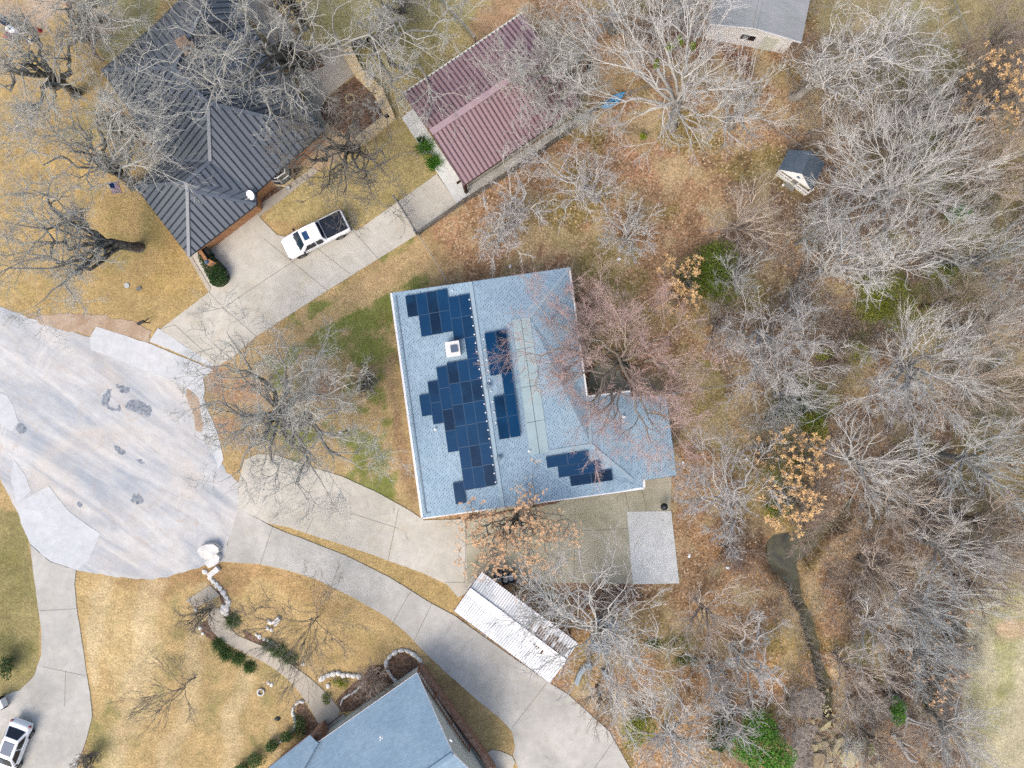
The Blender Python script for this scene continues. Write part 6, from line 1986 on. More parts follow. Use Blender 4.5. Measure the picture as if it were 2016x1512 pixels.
# ------------------------------------------------------------------ fences, gate, walls
def chain_fence(label, pts, h, group, name='chain_link_fence', rail='galv', step=2.4, mesh=.16, wire=.014, post=.05):
    P = [W(*p, 0) for p in pts]
    t = tag(empty(name, P[0]), label, "fence", group)
    r = MB()
    for a, b_ in zip(P, P[1:]):
        r.bar(a - P[0] + Vector((0, 0, h)), b_ - P[0] + Vector((0, 0, h)), post * .9, post * .9)
    r.build("top_rail", M[rail], t)
    n = 0
    for a, b_ in zip(P, P[1:]):
        k = max(1, int((b_ - a).length / step))
        for i in range(k + (b_ == P[-1])):
            q = a.lerp(b_, i / k) - P[0]
            b = MB(); b.cyl((q.x, q.y, -.1), post * .7, h + .18, 8); b.cyl((q.x, q.y, h + .08), post * .95, .05, 8, r2=.01)
            b.build("post", M['dark_steel' if rail == 'dark_steel' else 'galv'], t)
    w = MB()
    for a, b_ in zip(P, P[1:]):
        L = (b_ - a).length; d = (b_ - a) / L; a0 = a - P[0]
        s = -h
        while s < L:
            for x0, z0, x1, z1 in ((s, .03, s + h, h), (s + h, .03, s, h)):
                c0, c1 = max(0, min(x0, x1)), min(L, max(x0, x1))
                if c1 <= c0: continue
                f = lambda x: z0 + (x - x0) / (x1 - x0) * (z1 - z0)
                p, q = a0 + d * c0 + Vector((0, 0, f(c0))), a0 + d * c1 + Vector((0, 0, f(c1)))
                n_ = d.cross(Vector((0, 0, 1))) * wire
                e = (q - p).normalized().cross(n_.normalized()) * wire
                w.face([p - e, p + e, q + e, q - e])
                w.face([p - n_, p + n_, q + n_, q - n_])
            s += mesh
    w.build("wire_mesh", M['dark_steel' if rail == 'dark_steel' else 'galv'], t)
    return t


def fences():
    g = "chain link fences of the back yard"
    chain_fence("grey chain link fence running along the maroon workshop from gate to kayak", [(825, 463), (915, 400), (1012, 340), (1138, 250), (1160, 228), (1184, 212)], 1.5, g, rail='dark_steel', mesh=.2, wire=.011)
    chain_fence("thin wire fence from the gate post down to the solar roof", [(826, 466), (851, 505), (884, 560)], 1.1, g, mesh=.3, wire=.006)
    chain_fence("white topped wire fence from the carport wing corner to the white limbed tree", [(1300, 777), (1400, 763), (1480, 750)], 1.2, g, mesh=.3, wire=.006)
    chain_fence("wire fence climbing through the wood edge to the playhouse's right side", [(1482, 748), (1496, 690), (1516, 640), (1560, 560), (1592, 500), (1611, 425), (1634, 345), (1626, 336)], 1.2, g, mesh=.3, wire=.006)
    chain_fence("wire fence from the playhouse roof up to the drooping bare tree", [(1566, 296), (1512, 257), (1438, 204), (1345, 152), (1240, 190), (1186, 210)], 1.2, g, mesh=.3, wire=.006)
    chain_fence("pale railed fence crossing the lawn at the top edge", [(850, -10), (895, 40), (936, 86)], 1.3, g, mesh=.3, wire=.006, post=.10)
    chain_fence("wire fence at the top edge of the right hand meadow", [(1855, -10), (1868, 30), (1894, 90)], 1.2, g, mesh=.3, wire=.006)
    # top left post and rail fence
    P = [W(140, 10, 0), W(165, 52, 0), W(202, 120, 0)]
    t = tag(empty("rail_fence", P[0]), "weathered board fence in the top left corner behind the leaning oak", "fence")
    for a, b_ in zip(P, P[1:]):
        for h in (1.1, .6):
            b = MB(); b.bar(a - P[0] + Vector((0, 0, h)), b_ - P[0] + Vector((0, 0, h)), .16, .05); b.build("rail", M['log_brown'], t)
    for a in (P[0], P[0].lerp(P[1], .98), P[1].lerp(P[2], .5), P[2]):
        q = a - P[0]; b = MB(); b.box((q.x, q.y, 0), (.12, .12, 1.2), .5); b.build("post", M['grey_wood'], t)
    # driveway gate
    a, b_ = W(781, 396, 0), W(818, 457, 0)
    t = tag(empty("driveway_gate", a, 0), "grey tubular steel gate across the upper driveway", "gate")
    d = b_ - a
    for h in (1.35, .75, .2):
        b = MB(); b.bar(Vector((0, 0, h)), d + Vector((0, 0, h)), .06, .06); b.build("rail", M['galv'], t)
    for k in (0, .5, 1):
        b = MB(); b.bar(d * k + Vector((0, 0, .1)), d * k + Vector((0, 0, 1.38)), .06, .06); b.build("upright", M['galv'], t)
    m = MB()
    for i in range(1, 26):
        if i == 13: continue
        m.bar(d * (i / 26) + Vector((0, 0, .2)), d * (i / 26) + Vector((0, 0, 1.3)), .018, .018)
    for z in (.45, 1.0): m.bar(Vector((0, 0, z)), d + Vector((0, 0, z)), .018, .018)
    m.build("infill_mesh", M['galv'], t)
    for p, l in ((a, "gate post at the upper end of the tubular driveway gate"), (b_ + d.normalized() * .25, "gate post at the fence corner of the tubular driveway gate")):
        b = MB(); b.cyl((0, 0, -.1), .09, 1.7, 10); b.cyl((0, 0, 1.6), .12, .06, 10, r2=.03)
        o = b.build("gate_post", M['dark_steel']); o.location = p; tag(o, l, "gate post", "posts of the driveway gate")
    # limestone seat wall round the mulch bed
    t = tag(empty("limestone_wall", W(760, 200)), "pale limestone wall bending round the mulch bed left of the maroon roof", "wall")
    o0 = t.location
    line = [(683, 96), (706, 142), (745, 180), (768, 230), (705, 280)]
    outl = [(672, 100), (698, 148), (735, 184), (755, 226), (699, 270), (709, 286), (778, 232), (753, 172), (714, 136), (689, 92)]
    b = MB(); b.prism([W(x, y, .55) - o0 for x, y in outl], 0, .55); b.build("wall", M['limestone'], t)
    for p, q in zip(line, line[1:]):
        n = 3
        for i in range(n):
            A, B = W(p[0] + (q[0] - p[0]) * i / n, p[1] + (q[1] - p[1]) * i / n, .6) - o0, W(p[0] + (q[0] - p[0]) * (i + 1) / n, p[1] + (q[1] - p[1]) * (i + 1) / n, .6) - o0
            d = (B - A).normalized() * .012
            b = MB(); b.bar(A + d, B - d, .78, .06); bevel(b.build("coping_stone", M['limestone'], t), .015)


fences()


# ------------------------------------------------------------------ rocks
def rock_mesh(rng, s, flat=.6, rough=.18, name="stone"):
    bm = bmesh.new()
    bmesh.ops.create_icosphere(bm, subdivisions=2, radius=1)
    k = rng.normal(0, 1, (5, 3))
    for v in bm.verts:
        f = 1 + rough * sum(math.sin(v.co.dot(Vector(q)) * 1.7 + i) for i, q in enumerate(k)) / 2.2
        v.co = Vector((v.co.x * s[0] * f, v.co.y * s[1] * f, v.co.z * s[2] * flat * f))
    me = bpy.data.meshes.new(name); bm.to_mesh(me); bm.free()
    return me


def slab_rock(rng, pts, z0, z1, name, mat, tilt=0.0):
    """angular stone from a photo outline"""
    c = Vector((sum(p[0] for p in pts) / len(pts), sum(p[1] for p in pts) / len(pts)))
    o0 = W(c.x, c.y, 0)
    b = MB()
    P = [W(x, y, z1) - o0 for x, y in pts]
    ar = sum(a.x * b_.y - b_.x * a.y for a, b_ in zip(P, P[1:] + P[:1]))
    if ar < 0: P.reverse()
    tz = [z1 + rng.normal(0, .03) + tilt * p.x for p in P]
    T = [Vector((p.x, p.y, z)) for p, z in zip(P, tz)]
    B = [Vector((p.x * 1.06, p.y * 1.06, z0)) for p in P]
    cen = sum(T, Vector()) / len(T)
    for i in range(len(P)):
        j = (i + 1) % len(P)
        b.face([B[i], B[j], T[j], T[i]]); b.face([T[i], T[j], cen])
    o = b.build(name, mat, merge=True); o.location = o0
    bevel(o, .03, 2)
    return o


def rocks():
    rng = np.random.default_rng(55)
    for pts, l, z in (([(389, 1084), (394, 1076), (405, 1072), (420, 1071), (429, 1078), (431, 1086), (422, 1094), (412, 1098), (404, 1103), (396, 1096)], "largest white boulder on the road's edge by the lower lawn", .6),
                      ([(403, 1108), (412, 1096), (424, 1090), (432, 1096), (431, 1106), (422, 1114), (410, 1119)], "white boulder just below the largest one at the road's edge", .5),
                      ([(406, 1132), (425, 1115), (432, 1124), (413, 1138)], "flat rectangular pale stone below the two white boulders", .35)):
        o = slab_rock(rng, pts, -.1, z, "boulder", M['rock_white']); tag(o, l, "boulder", "white boulders at the road's edge"); bevel(o, .10, 3)
    edge = [(404, 1126), (414, 1137), (420, 1144), (427, 1151), (434, 1158), (440, 1166), (445, 1175), (449, 1184), (449, 1190), (445, 1196), (440, 1194), (437, 1200), (442, 1204), (446, 1208)]
    names = ["topmost small edging stone touching the rectangular pale stone", "second edging stone below the rectangular pale stone", "third edging stone of the curved white row", "fourth edging stone of the curved white row",
             "fifth edging stone of the curved white row", "large sixth edging stone of the curved white row", "long edging stone in the middle of the curved white row", "edging stone after the long middle one",
             "low edging stone where the curved row ends", "outer stone of the little white heap at the row's end", "inner stone of the little white heap at the row's end", "left stone of the little white heap at the row's end",
             "lower stone of the little white heap at the row's end", "last stone of the white heap beside the grassy clump"]
    for (x, y), l in zip(edge, names):
        s = rng.uniform(.16, .26)
        o = link("edging_stone", rock_mesh(rng, (s * 1.25, s, s), .6), M['rock_white']); o.location = W(x, y, 0) + Vector((0, 0, .06)); o.rotation_euler = (0, 0, -.9 + rng.normal(0, .3))
        tag(o, l, "stone", "white edging stones of the curved path")
    small = [((394, 1236), "white stone in the leaves left of the footpath"), ((400, 1246), "smaller white stone left of the footpath"), ((505, 1250), "small white stone above the mulch strip, leftmost of five"), ((512, 1254), "white stone second in the row above the mulch strip"),
             ((520, 1257), "white stone in the middle of the row above the mulch strip"), ((528, 1261), "white stone fourth in the row above the mulch strip"), ((536, 1265), "white stone at the right end of the row above the mulch strip"), ((597, 1308), "pair of white stones at the path's right bend"),
             ((529, 1344), "white stone lying on the lower lawn near the planter ring"), ((535, 1348), "second white stone on the lower lawn near the planter ring"), ((646, 1350), "round pale stone in the bed right of the steps"),
             ((532, 1224), "bright white rock right of the crape myrtle's pale block"), ((527, 1236), "bright white rock below the crape myrtle's pale block"), ((535, 1240), "lowest bright white rock left of the crape myrtle"), ((742, 200), "white stone in the limestone walled mulch bed")]
    for (x, y), l in small:
        s = rng.uniform(.13, .2)
        o = link("garden_stone", rock_mesh(rng, (s * 1.2, s, s), .6), M['rock_white']); o.location = W(x, y, 0) + Vector((0, 0, .05)); o.rotation_euler = (0, 0, rng.uniform(0, 6)); tag(o, l, "stone")
    o = slab_rock(rng, [(534, 1226), (546, 1214), (552, 1222), (542, 1234)], 0, .3, "garden_block", M['rock_white']); tag(o, "pale rectangular block on the lawn left of the crape myrtle", "block")
    # curved stone borders by the bottom house
    def border(label, pts, w=.34, h=.28):
        t = tag(empty("stone_border", W(*pts[0])), label, "stone border", "curved stone borders by the bottom house")
        o0 = t.location; P = [W(x, y, h) - o0 for x, y in pts]
        P = [Vector((p.x, p.y, 0)) for p in P]
        n = 0
        for a, b_ in zip(P, P[1:]):
            L = (b_ - a).length; k = max(1, int(L / .42))
            for i in range(k):
                c = a.lerp(b_, (i + .5) / k)
                s = link("border_stone", rock_mesh(rng, (L / k * .56, w * rng.uniform(.45, .6), h * .9), .8, .14), M['rock_white'], t)
                s.location = (c.x + rng.normal(0, .02), c.y + rng.normal(0, .02), h * .3); s.rotation_euler = (0, 0, math.atan2(b_.y - a.y, b_.x - a.x) + rng.normal(0, .12))
    border("white stone arch bordering the mulch bed at the corner of the slate roof", [(758, 1318), (762, 1300), (770, 1290), (782, 1283), (795, 1281), (808, 1285), (820, 1294), (828, 1306), (831, 1314)])
    border("short stone border between brown bush and the white stone arch", [(760, 1320), (768, 1328), (774, 1338), (780, 1346)], .25)
    border("straight pale stone border on the far side of the steps' right bed", [(628, 1342), (640, 1333), (660, 1328), (680, 1331), (712, 1334)], .42)
    border("thin curved stone border in front of the slate eave", [(668, 1390), (676, 1376), (690, 1368), (704, 1360), (714, 1344)], .2)
    border("winding white stone border left of the entrance steps", [(598, 1384), (588, 1382), (578, 1390), (574, 1402), (578, 1414), (581, 1428), (578, 1440), (566, 1450), (550, 1464), (534, 1476)], .26)
    # pale slabs in the creek
    S_ = [([(1603, 1492), (1607, 1484), (1623, 1484), (1625, 1491), (1620, 1513), (1602, 1514)], .45, "pale upright slab with a split face on the bottom edge by the gravel bar"),
          ([(1627, 1476), (1632, 1470), (1638, 1480), (1639, 1500), (1629, 1500)], .4, "narrow pale slab next to the split faced one"),
          ([(1640, 1476), (1649, 1456), (1662, 1452), (1664, 1462), (1652, 1474), (1645, 1492), (1640, 1490)], .4, "long bent slab leading to the great diamond shaped slab"),
          ([(1654, 1490), (1669, 1470), (1678, 1478), (1692, 1498), (1676, 1512), (1664, 1508)], .55, "great diamond shaped pale slab in the creek bed"),
          ([(1664, 1466), (1684, 1462), (1694, 1480), (1696, 1494), (1682, 1482), (1672, 1470)], .3, "brownish slab behind the great diamond shaped one"),
          ([(1612, 1464), (1630, 1460), (1633, 1468), (1622, 1478), (1610, 1476)], .35, "low slab above the narrow pale one"),
          ([(1601, 1466), (1610, 1466), (1610, 1480), (1602, 1480)], .3, "small square slab left of the low one"),
          ([(1606, 1444), (1619, 1452), (1616, 1462), (1606, 1458)], .25, "small pinkish slab below the creek's end"),
          ([(1612, 1434), (1630, 1422), (1638, 1420), (1636, 1430), (1622, 1440)], .3, "yellowish flat slab damming the creek's end"),
          ([(1598, 1418), (1602, 1416), (1606, 1424), (1602, 1428)], .25, "small white stone left of the yellowish slab"),
          ([(1716, 1508), (1732, 1500), (1742, 1512), (1738, 1520), (1714, 1520)], .4, "tan triangular rock cut by the bottom edge"),
          ([(1646, 1482), (1654, 1476), (1660, 1480), (1652, 1490)], .3, "wedge stone between bent and diamond slabs"),
          ([(1626, 1503), (1640, 1502), (1642, 1516), (1624, 1516)], .25, "low slab at the bottom edge right of the split faced one")]
    for pts, z, l in S_:
        o = slab_rock(rng, pts, -.5, z, "creek_slab", M['rock_tan'], rng.normal(0, .06)); tag(o, l, "rock", "pale slabs in the creek bed")
    pb = []
    V, F, n = [], [], 0
    for i in range(420):
        x, y = (rng.normal(1600, 26), rng.normal(1395, 22)) if i < 190 else (rng.uniform(1605, 1700), rng.uniform(1425, 1512))
        s = rng.uniform(.05, .14); c = W(x, y, 0)
        q = rng.normal(0, .3, 3)
        base = np.array([[1, 0, 0], [0, 1, 0], [-1, 0, 0], [0, -1, 0], [0, 0, .8]]) * s + rng.normal(0, s * .2, (5, 3))
        V.append(base + np.array([c.x, c.y, .02 if y > 1430 else -.02])); F += [[n, n + 1, n + 4], [n + 1, n + 2, n + 4], [n + 2, n + 3, n + 4], [n + 3, n, n + 4]]; n += 5
    tag(link("creek_pebbles", np_mesh("creek_pebbles", np.concatenate(V), [np.array(F)]), M['rock_tan']), kind='stuff')


rocks()


# ------------------------------------------------------------------ logs
def log(name, label, pts, r, mat, branches=(), cat="log", z=.25):
    P = [W(x, y, z) for x, y in pts]; o0 = Vector((P[0].x, P[0].y, 0))
    t = tag(empty(name, o0), label, cat)
    A = np.array([[p - o0 for p in P]], dtype=float); A[0, :, 2] = z + np.linspace(0, .12, len(P))
    R = np.linspace(r, r * .55, len(P))[None]
    link("stem", wood_mesh("stem", [(A, R, 8)]), mat, t)
    for bp, br in branches:
        B = np.array([[W(x, y, z + .1) - o0 for x, y in bp]], dtype=float); B[0, :, 2] = z + .1 + np.linspace(0, .35, len(bp))
        link("branch", wood_mesh("branch", [(B, np.linspace(br, br * .4, len(bp))[None], 6)]), mat, t)


def logs():
    log("fallen_log", "brown weathered log leading down from the white arching tree", [(1708, 1330), (1722, 1342), (1734, 1362), (1744, 1384)], .20, M['log_brown'], [([(1716, 1336), (1728, 1362), (1740, 1378)], .09)])
    log("fallen_log", "bleached bent trunk forking beside the dark green bush", [(1752, 1366), (1768, 1372), (1780, 1390), (1784, 1412), (1782, 1434), (1778, 1444)], .16, M['log'],
        [([(1783, 1410), (1800, 1418), (1830, 1424)], .13), ([(1784, 1420), (1806, 1424), (1828, 1432)], .12)])
    log("driftwood", "splintered white stump at the bottom edge right of the slabs", [(1757, 1444), (1768, 1458), (1778, 1476), (1790, 1494), (1803, 1498)], .24, M['log'],
        [([(1774, 1460), (1790, 1466), (1803, 1474)], .12), ([(1778, 1470), (1792, 1482), (1800, 1488)], .10), ([(1808, 1454), (1812, 1464), (1806, 1480)], .05), ([(1800, 1452), (1796, 1462)], .05)])
    log("fallen_branch", "bleached branches lying at the edge of the pale meadow", [(1862, 1454), (1872, 1440), (1880, 1420), (1886, 1404)], .09, M['log'], [([(1876, 1416), (1886, 1432), (1894, 1444)], .06), ([(1872, 1438), (1890, 1438)], .05)])
    log("fallen_branch", "long pale broken limb hanging by the oak in the top left corner", [(168, 60), (154, 74), (134, 86), (122, 94), (116, 112), (108, 122)], .10, M['bark_white'], z=1.2, cat='branch')
    log("fallen_branch", "pale fallen limb on brown leaves left of the creek channel", [(1475, 1392), (1470, 1380), (1466, 1366)], .08, M['log'], cat='branch')
    log("fallen_branch", "white broken branch near the right edge beside the radiating bare tree", [(1955, 722), (1966, 718), (1972, 706)], .10, M['log'], [([(1940, 742), (1950, 730), (1956, 722)], .06)], cat='branch')
    log("fallen_branch", "short white limb right of the playhouse wood", [(1832, 405), (1846, 404), (1858, 402)], .10, M['log'], cat='branch')


logs()


# ------------------------------------------------------------------ small things
def lathe(b, prof, n=16, m=0, c=(0, 0, 0)):
    for (r0, z0), (r1, z1) in zip(prof, prof[1:]):
        for i in range(n):
            a0, a1 = 2 * math.pi * i / n, 2 * math.pi * (i + 1) / n
            p = [Vector((c[0] + r * math.cos(a), c[1] + r * math.sin(a), c[2] + z)) for r, a, z in ((r0, a0, z0), (r0, a1, z0), (r1, a1, z1), (r1, a0, z1))]
            b.face(p, m)


def wheelie(label, px, rz, bodym, lidm, open_=False, sz=(.62, .72)):
    c = W(px[0], px[1], 1.0); t = tag(empty("wheelie_bin", (c.x, c.y, .07), rz), label, "bin")
    b = MB(); b.box((0, 0, .1), (sz[0] * .8, sz[1] * .8, .92), taper=1.25); o = b.build("body", M[bodym], t); bevel(o, .04)
    if not open_:
        b = MB(); b.box((0, 0, 1.02), (sz[0] * 1.06, sz[1] * 1.06, .07), taper=.9); bevel(b.build("lid", M[lidm], t), .03)
        b = MB(); b.bar((-.25, -sz[1] * .58, 1.06), (.25, -sz[1] * .58, 1.06), .05); b.build("handle", M[lidm], t)
    else:
        b = MB()
        for a, d in (((-1, -1), (1, -1)), ((1, -1), (1, 1)), ((1, 1), (-1, 1)), ((-1, 1), (-1, -1))):
            b.bar((a[0] * sz[0] * .5, a[1] * sz[1] * .5, 1.08), (d[0] * sz[0] * .5, d[1] * sz[1] * .5, 1.08), .10, .08)
        b.build("rim", M[bodym], t)
    for s in (1, -1):
        b = MB(); b.cyl((s * sz[0] * .36, -sz[1] * .42, .12), .12, s * .06, 12, axis=(1, 0, 0)); b.build("wheel", M['rubber'], t)
    return t


def small_things():
    rng = np.random.default_rng(91)
    wheelie("green wheelie bin with black lid between hedge and garage door", (404, 495), .55, 'green_plastic', 'black')
    wheelie("dark wheelie bin with a closed round lid against the white carport's top corner", (981, 1131), -.4, 'navy', 'navy', sz=(.6, .66))
    c = W(1001, 1138, .6); t = tag(empty("utility_cart", (c.x, c.y, .06), .25), "black open tub cart holding pale bags beside the carport", "cart")
    b = MB(); b.box((0, 0, .28), (.95, .70, .30), taper=1.12); bevel(b.build("tub", M['black'], t), .05)
    b = MB()
    for p, q in (((-.56, -.42), (.56, -.42)), ((.56, -.42), (.56, .42)), ((.56, .42), (-.56, .42)), ((-.56, .42), (-.56, -.42))): b.bar((*p, .66), (*q, .66), .12, .08)
    b.build("rim", M['black'], t)
    for sx in (.32, -.32):
        for sy in (.36, -.36):
            b = MB(); b.cyl((sx, sy, .16), .15, math.copysign(.08, sy), 12, axis=(0, 1, 0)); b.build("wheel", M['rubber'], t)
    for dx, l in ((-.24, "pale bag at the left in the black tub cart"), (.22, "pale bag at the right in the black tub cart")):
        o = link("bag", rock_mesh(rng, (.22, .26, .2), .8, .3, "bag"), M['bag']); o.location = (c.x + dx, c.y + dx * .25, .66); tag(o, l, "bag", "bags in the tub cart")
    c = W(1034, 1139, .35); t = tag(empty("bucket", (c.x, c.y, .06)), "white round bucket on the slab edge right of the tub cart", "bucket")
    b = MB(); lathe(b, [(0, .02), (.19, .02), (.23, .42), (.25, .42), (.25, .38)], 18); lathe(b, [(0, .05), (.18, .05), (.215, .41)], 18); b.build("body", M['white'], t, smooth=True, merge=True)
    b = MB()
    for i in range(8):
        a0, a1 = math.pi * i / 8, math.pi * (i + 1) / 8
        b.bar((.24 * math.cos(a0), .20 * math.sin(a0), .45), (.24 * math.cos(a1), .20 * math.sin(a1), .45), .02)
    b.build("handle", M['galv'], t)
    # brick lamp pier with low wall
    t = tag(empty("brick_pier", W(411, 518)), "tan brick pier and low wall rising out of the clipped hedge", "brick pier"); o0 = t.location
    b = MB(); b.prism([W(x, y, 1.4) - o0 for x, y in ((391, 495), (396, 492), (410, 514), (405, 517))], 0, 1.4); b.build("wall", M['brick'], t)
    b = MB(); b.prism([W(x, y, 1.7) - o0 for x, y in ((402, 514), (411, 510), (420, 515), (410, 523))], 0, 1.7); p = b.build("pier", M['brick'], t)
    b = MB(); q = W(407, 516, 1.7) - o0; b.cyl((q.x, q.y, 1.70), .19, .06, 16); b.cyl((q.x, q.y, 1.76), .13, .08, 16, r2=.10); b.build("pier_cap", M['flue'], p)
    # mailbox
    c = W(294, 636); t = tag(empty("mailbox", c, .45), "black mailbox on a post at the driveway's road corner", "mailbox")
    b = MB(); b.cyl((0, 0, -.05), .05, 1.1, 8); b.build("post", M['black'], t)
    b = MB()
    n = 8; prof = [(-.11, 1.05), (-.11, 1.2)] + [(.11 * -math.cos(math.pi * i / n), 1.2 + .11 * math.sin(math.pi * i / n)) for i in range(1, n)] + [(.11, 1.2), (.11, 1.05)]
    A = [Vector((-.42, y, z)) for y, z in prof]; B = [Vector((.16, y, z)) for y, z in prof]
    b.face(A); b.face(B[::-1])
    for i in range(len(A)): j = (i + 1) % len(A); b.face([A[j], A[i], B[i], B[j]])
    b.build("box", M['black'], t)
    b = MB(); b.bar((.1, 0, 1.0), (.62, .10, 1.02), .07); b.build("arm", M['black'], t)
    b = MB(); b.box((-.1, .12, 1.2), (.03, .02, .18)); b.build("signal_flag", M['red'], t)
    # covers on the lawn
    b = MB(); b.cyl((0, 0, 0), .22, .05, 16); b.cyl((0, 0, .05), .17, .012, 16); o = b.build("utility_cover", M['bag']); o.location = W(250, 562); tag(o, "round pale cover set in the golden lawn", "cover")
    b = MB(); b.box((0, 0, 0), (.42, .3, .06)); b.box((0, 0, .06), (.34, .22, .012)); o = b.build("meter_box", M['dark_steel']); o.location = W(274, 568); o.rotation_euler = (0, 0, .5); tag(o, "dark square meter box lid in the golden lawn", "meter box")
    # lamp post
    c = W(684, 848, 0); c = W(682, 848, 0); t = tag(empty("lamp_post", c), "yard lamp post with a white globe on the mossy front lawn", "lamp post")
    b = MB(); b.cyl((0, 0, -.1), .05, 2.0, 10); b.cyl((0, 0, 0), .09, .12, 10); b.build("post", M['black'], t)
    me = rock_mesh(rng, (.17, .17, .17), 1, 0, "globe"); o = link("globe", me, M['white_trim'], t); o.location = (0, 0, 2.05)
    b = MB(); b.cyl((0, 0, 1.88), .10, .06, 10); b.build("collar", M['black'], t)
    # flag
    t = tag(empty("flag", W(238, 366)), "striped flag with a blue corner on a short pole by the oak's foot", "flag"); o0 = t.location
    b = MB(); p0 = Vector((.35, -.1, 0)); p1 = W(222, 362, 2.6) - o0
    top = W(212, 359, 2.75) - o0; bot = W(232, 357, 2.3) - o0
    b.bar(Vector((bot.x + .1, bot.y, 0)), bot, .05); b.bar(bot, top, .035); b.build("pole", M['galv'], t)
    fl = MB()
    for i in range(13):
        a0, a1 = i / 13, (i + 1) / 13
        A, B = top.lerp(bot, a0), top.lerp(bot, a1)
        dn = Vector((.18, -.85, -.35))
        for k in range(4):
            u0, u1 = k / 4, (k + 1) / 4
            wv = lambda u, a: Vector((0, 0, .05 * math.sin(u * 7 + a * 3)))
            m = 2 if (i < 7 and k < 2) else (0 if i % 2 == 0 else 1)
            f = [A + dn * u0 + wv(u0, a0), B + dn * u0 + wv(u0, a1), B + dn * u1 + wv(u1, a1), A + dn * u1 + wv(u1, a0)]
            fl.face(f, m)
    fl.build("cloth", [M['flag_red'], M['white'], M['blue_dark']], t)
    # kayak
    a, b_ = W(1184, 211, .5), W(1231, 180, .5); c = (a + b_) / 2; L = (b_ - a).length; an = math.atan2(b_.y - a.y, b_.x - a.x)
    t = tag(empty("kayak", (c.x, c.y, 0), an), "bright blue kayak lying along the fence right of the workshop", "kayak")
    b = MB(); n = 14; rings = []
    for i in range(n + 1):
        x = -L / 2 + L * i / n; u = abs(2 * i / n - 1)
        w = max(.02, .36 * (1 - u ** 2.4)); h = .16 + .10 * (1 - u ** 2) ; z = .22 + .12 * u ** 3
        rings.append([Vector((x, w * math.cos(k * math.pi / 6), z + h * math.sin(k * math.pi / 6) * .7)) for k in range(12)])
    for A, B in zip(rings, rings[1:]):
        for i in range(12): j = (i + 1) % 12; b.face([A[i], A[j], B[j], B[i]])
    b.build("hull", M['blue_hull'], t, smooth=True, merge=True)
    b = MB(); 
    for i in range(14):
        a0, a1 = 2 * math.pi * i / 14, 2 * math.pi * (i + 1) / 14
        b.bar((.45 * math.cos(a0) - .1, .20 * math.sin(a0), .43), (.45 * math.cos(a1) - .1, .20 * math.sin(a1), .43), .05, .05)
    b.build("cockpit_rim", M['black'], t)
    b = MB(); lathe(b, [(0, .39), (.17, .39)], 12, c=(-.1, 0, 0)); b.build("seat", M['navy'], t)
    # trailer and tanks, top left
    a, b_ = W(6, 40, .6), W(65, 75, .6); c = (a + b_) / 2; an = math.atan2(b_.y - a.y, b_.x - a.x)
    t = tag(empty("trailer_frame", (c.x, c.y, 0), an), "long dark trailer frame in the top left corner", "trailer")
    L = (b_ - a).length
    b = MB()
    for s in (.28, -.28): b.bar((-L / 2, s, .65), (L / 2, s, .65), .10, .14)
    for k in range(7): x = -L / 2 + L * k / 6; b.bar((x, -.28, .64), (x, .28, .64), .08, .08)
    b.build("frame", M['navy'], t)
    for s in (.45, -.45):
        b = MB(); b.cyl((-.2, s, .32), .32, math.copysign(.16, s), 14, axis=(0, 1, 0)); b.build("wheel", M['rubber'], t)
    b = MB(); b.box((-L / 2 + .3, 0, .6), (.7, .6, .4)); bevel(b.build("tool_box", M['navy'], t), .03)
    b = MB(); b.bar((L / 2, 0, .6), (L / 2 + .7, 0, .5), .08); b.build("hitch", M['black'], t)
    for (x, y), r, L, mat, l, nm in (((26, 62), .36, .75, 'white', "white fuel tank lying beside the dark trailer frame", "fuel_tank"), ((19, 73), .34, .5, 'red', "red fuel tank next to the white tank", "fuel_tank")):
        p = W(x, y, .7); t = tag(empty(nm, (p.x, p.y, 0), an), l, "tank", "tanks beside the trailer")
        b = MB(); b.cyl((-L / 2, 0, .75), r, L, 18, axis=(1, 0, 0)); b.cyl((L / 2, 0, .75), r, .14, 18, axis=(1, 0, 0), r2=r * .5); b.cyl((-L / 2, 0, .75), r, -.14, 18, axis=(1, 0, 0), r2=r * .5)
        b.build("shell", M[mat], t, smooth=False)
        for s in (.22, -.22):
            b = MB(); b.box((s, 0, 0), (.08, r * 1.6, .5)); b.build("cradle", M['dark_steel'], t)
        b = MB(); b.cyl((0, 0, .75 + r - .02), .07, .10, 10); b.build("filler_cap", M['black'], t)
    p = W(58, 80, .3); b = MB(); lathe(b, [(0, .02), (.16, .02), (.19, .4), (.2, .4), (.2, .36)], 16); lathe(b, [(0, .30), (.185, .30)], 16); o = b.build("bucket", M['white']); o.location = (p.x, p.y, 0); tag(o, "white bucket at the lower end of the dark trailer frame", "bucket")
    p = W(75, 57, .3); t = tag(empty("traffic_cone", (p.x, p.y, 0)), "small red cone on the dirt right of the trailer frame", "cone")
    b = MB(); lathe(b, [(.14, .03), (.03, .5), (0, .5)], 14); b.build("cone", M['red'], t); b = MB(); b.box((0, 0, 0), (.32, .32, .03)); b.build("foot", M['red'], t)
    # kettle grill by the old slab
    c = W(1307, 997, .7); t = tag(empty("kettle_grill", (c.x, c.y, .05)), "black kettle grill at the driveway's far right corner", "grill")
    b = MB(); lathe(b, [(0, .55), (.2, .6), (.30, .75), (.31, .8)], 16); b.build("bowl", M['black'], t, smooth=True, merge=True)
    b = MB(); lathe(b, [(.31, .81), (.27, .95), (.12, 1.04), (0, 1.05)], 16); ld = b.build("lid", M['black'], t, smooth=True, merge=True)
    b = MB(); b.bar((-.06, 0, 1.09), (.06, 0, 1.09), .03); b.build("handle", M['galv'], ld)
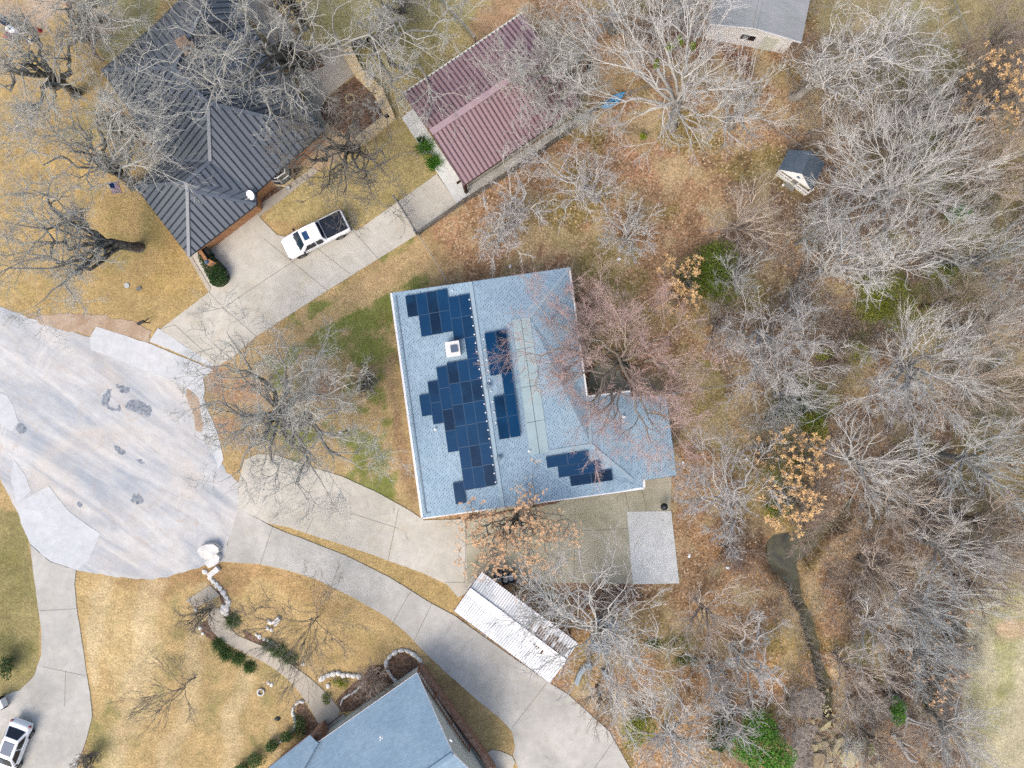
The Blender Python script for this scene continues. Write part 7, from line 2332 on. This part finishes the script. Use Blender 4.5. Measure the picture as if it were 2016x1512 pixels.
    for k in range(3):
        a = k * 2.1; b = MB(); b.bar((.18 * math.cos(a), .18 * math.sin(a), .62), (.34 * math.cos(a), .34 * math.sin(a), 0), .03); b.build("leg", M['galv'], t)
    # planter ring and dark clod on the lower lawn
    b = MB()
    lathe(b, [(.30, 0), (.32, .16), (.24, .18), (.20, .12), (.20, .02)], 18); o = b.build("planter_ring", M['rock_white']); o.location = W(514, 1362); tag(o, "round white planter ring on the lower lawn", "planter")
    o = link("stump", rock_mesh(rng, (.26, .15, .2), .5, .25, "stump"), M['black']); o.location = W(546, 1415) + Vector((0, 0, .05)); tag(o, "flat black stump in the lower lawn near the stone border", "stump")
    # post in the footpath pad
    t = tag(empty("garden_lantern", W(400, 1190)), "small white topped garden lantern at the footpath pad", "lantern")
    b = MB(); b.cyl((0, 0, 0), .03, 1.3, 8); b.build("post", M['grey_wood'], t); b = MB(); b.box((0, 0, 1.3), (.22, .22, .22), .4); bevel(b.build("head", M['white'], t), .03)
    # boards leaning under the tree south of the shed
    for pts, l in (([(1131, 1345), (1140, 1322), (1150, 1312), (1156, 1318), (1146, 1330), (1138, 1352)], "grey white board standing under the straggling tree, left of two"), ([(1184, 1320), (1192, 1322), (1200, 1338), (1194, 1340)], "grey white board on the ground under the straggling tree, right of two"),
                   ([(1152, 1308), (1162, 1306), (1168, 1316), (1160, 1320)], "pale scrap sheet between the two boards under the straggling tree")):
        o = slab_rock(rng, pts, .0, .35, "board", M['tin_grey']); tag(o, l, "board", "boards under the straggling tree")
    # garden pots in front of the bay window
    for i, (x, y, r, l) in enumerate([(562, 366, .14, "white pot nearest the bay window"), (569, 372, .16, "pale green pot by the footpath under the bay window"), (552, 370, .11, "small grey pot left of the white one under the bay window"), (504, 393, .12, "dark pot at the brick corner of the charcoal roofed house")]):
        b = MB(); lathe(b, [(0, 0), (r * .7, 0), (r, r * 1.7), (r * 1.1, r * 1.7), (r * .95, r * 1.5), (0, r * 1.45)], 14); o = b.build("flower_pot", M[('white', 'bag', 'galv', 'dark_steel')[i]]); o.location = W(x, y) + Vector((0, 0, .05)); tag(o, l, "pot", "pots under the bay window")
    b = MB(); b.box((0, 0, 0), (.5, .4, .7), taper=.9); o = b.build("black_tub", M['black']); bevel(o, .05); o.location = W(1160, 135); o.rotation_euler = (0, 0, .6); tag(o, "black tub behind the right end of the maroon roof", "tub")
    # odd bits of pale litter
    for (x, y), l in (((1326, 776), "white plastic lying at the carport wing's fence end"), ((1344, 911), "white plastic scrap right of the blue roof's eave"), ((1469, 905), "white scrap left of the tan leaved sapling"), ((1433, 1117), "pale scrap on the leaves right of the slab"),
                      ((1357, 1094), "pale scrap just right of the pale square slab"), ((1834, 905), "white scrap in the wood near the right edge"), ((1004, 525), "white and black scrap above the blue roof"), ((1219, 510), "grey scrap on the mossy ground above the pink maple"), ((1565, 340), "pale pot before the playhouse porch")):
        if x == 1565: x, y = 1543, 364
        o = link("litter_scrap", rock_mesh(rng, (.17, .12, .1), .7, .35, "litter_scrap"), M['white']); o.location = W(x, y) + Vector((0, 0, .05)); o.rotation_euler = (0, 0, rng.uniform(0, 6)); tag(o, l, "scrap")
    # small bare ring of stones on the mulch
    b = MB(); lathe(b, [(.42, 0), (.44, .10), (.30, .12), (.28, .02)], 20); o = b.build("tree_ring", M['rock_tan']); o.location = W(690, 195) + Vector((0, 0, .05)); tag(o, "pale round stone ring in the middle of the mulch bed", "stone ring")


small_things()
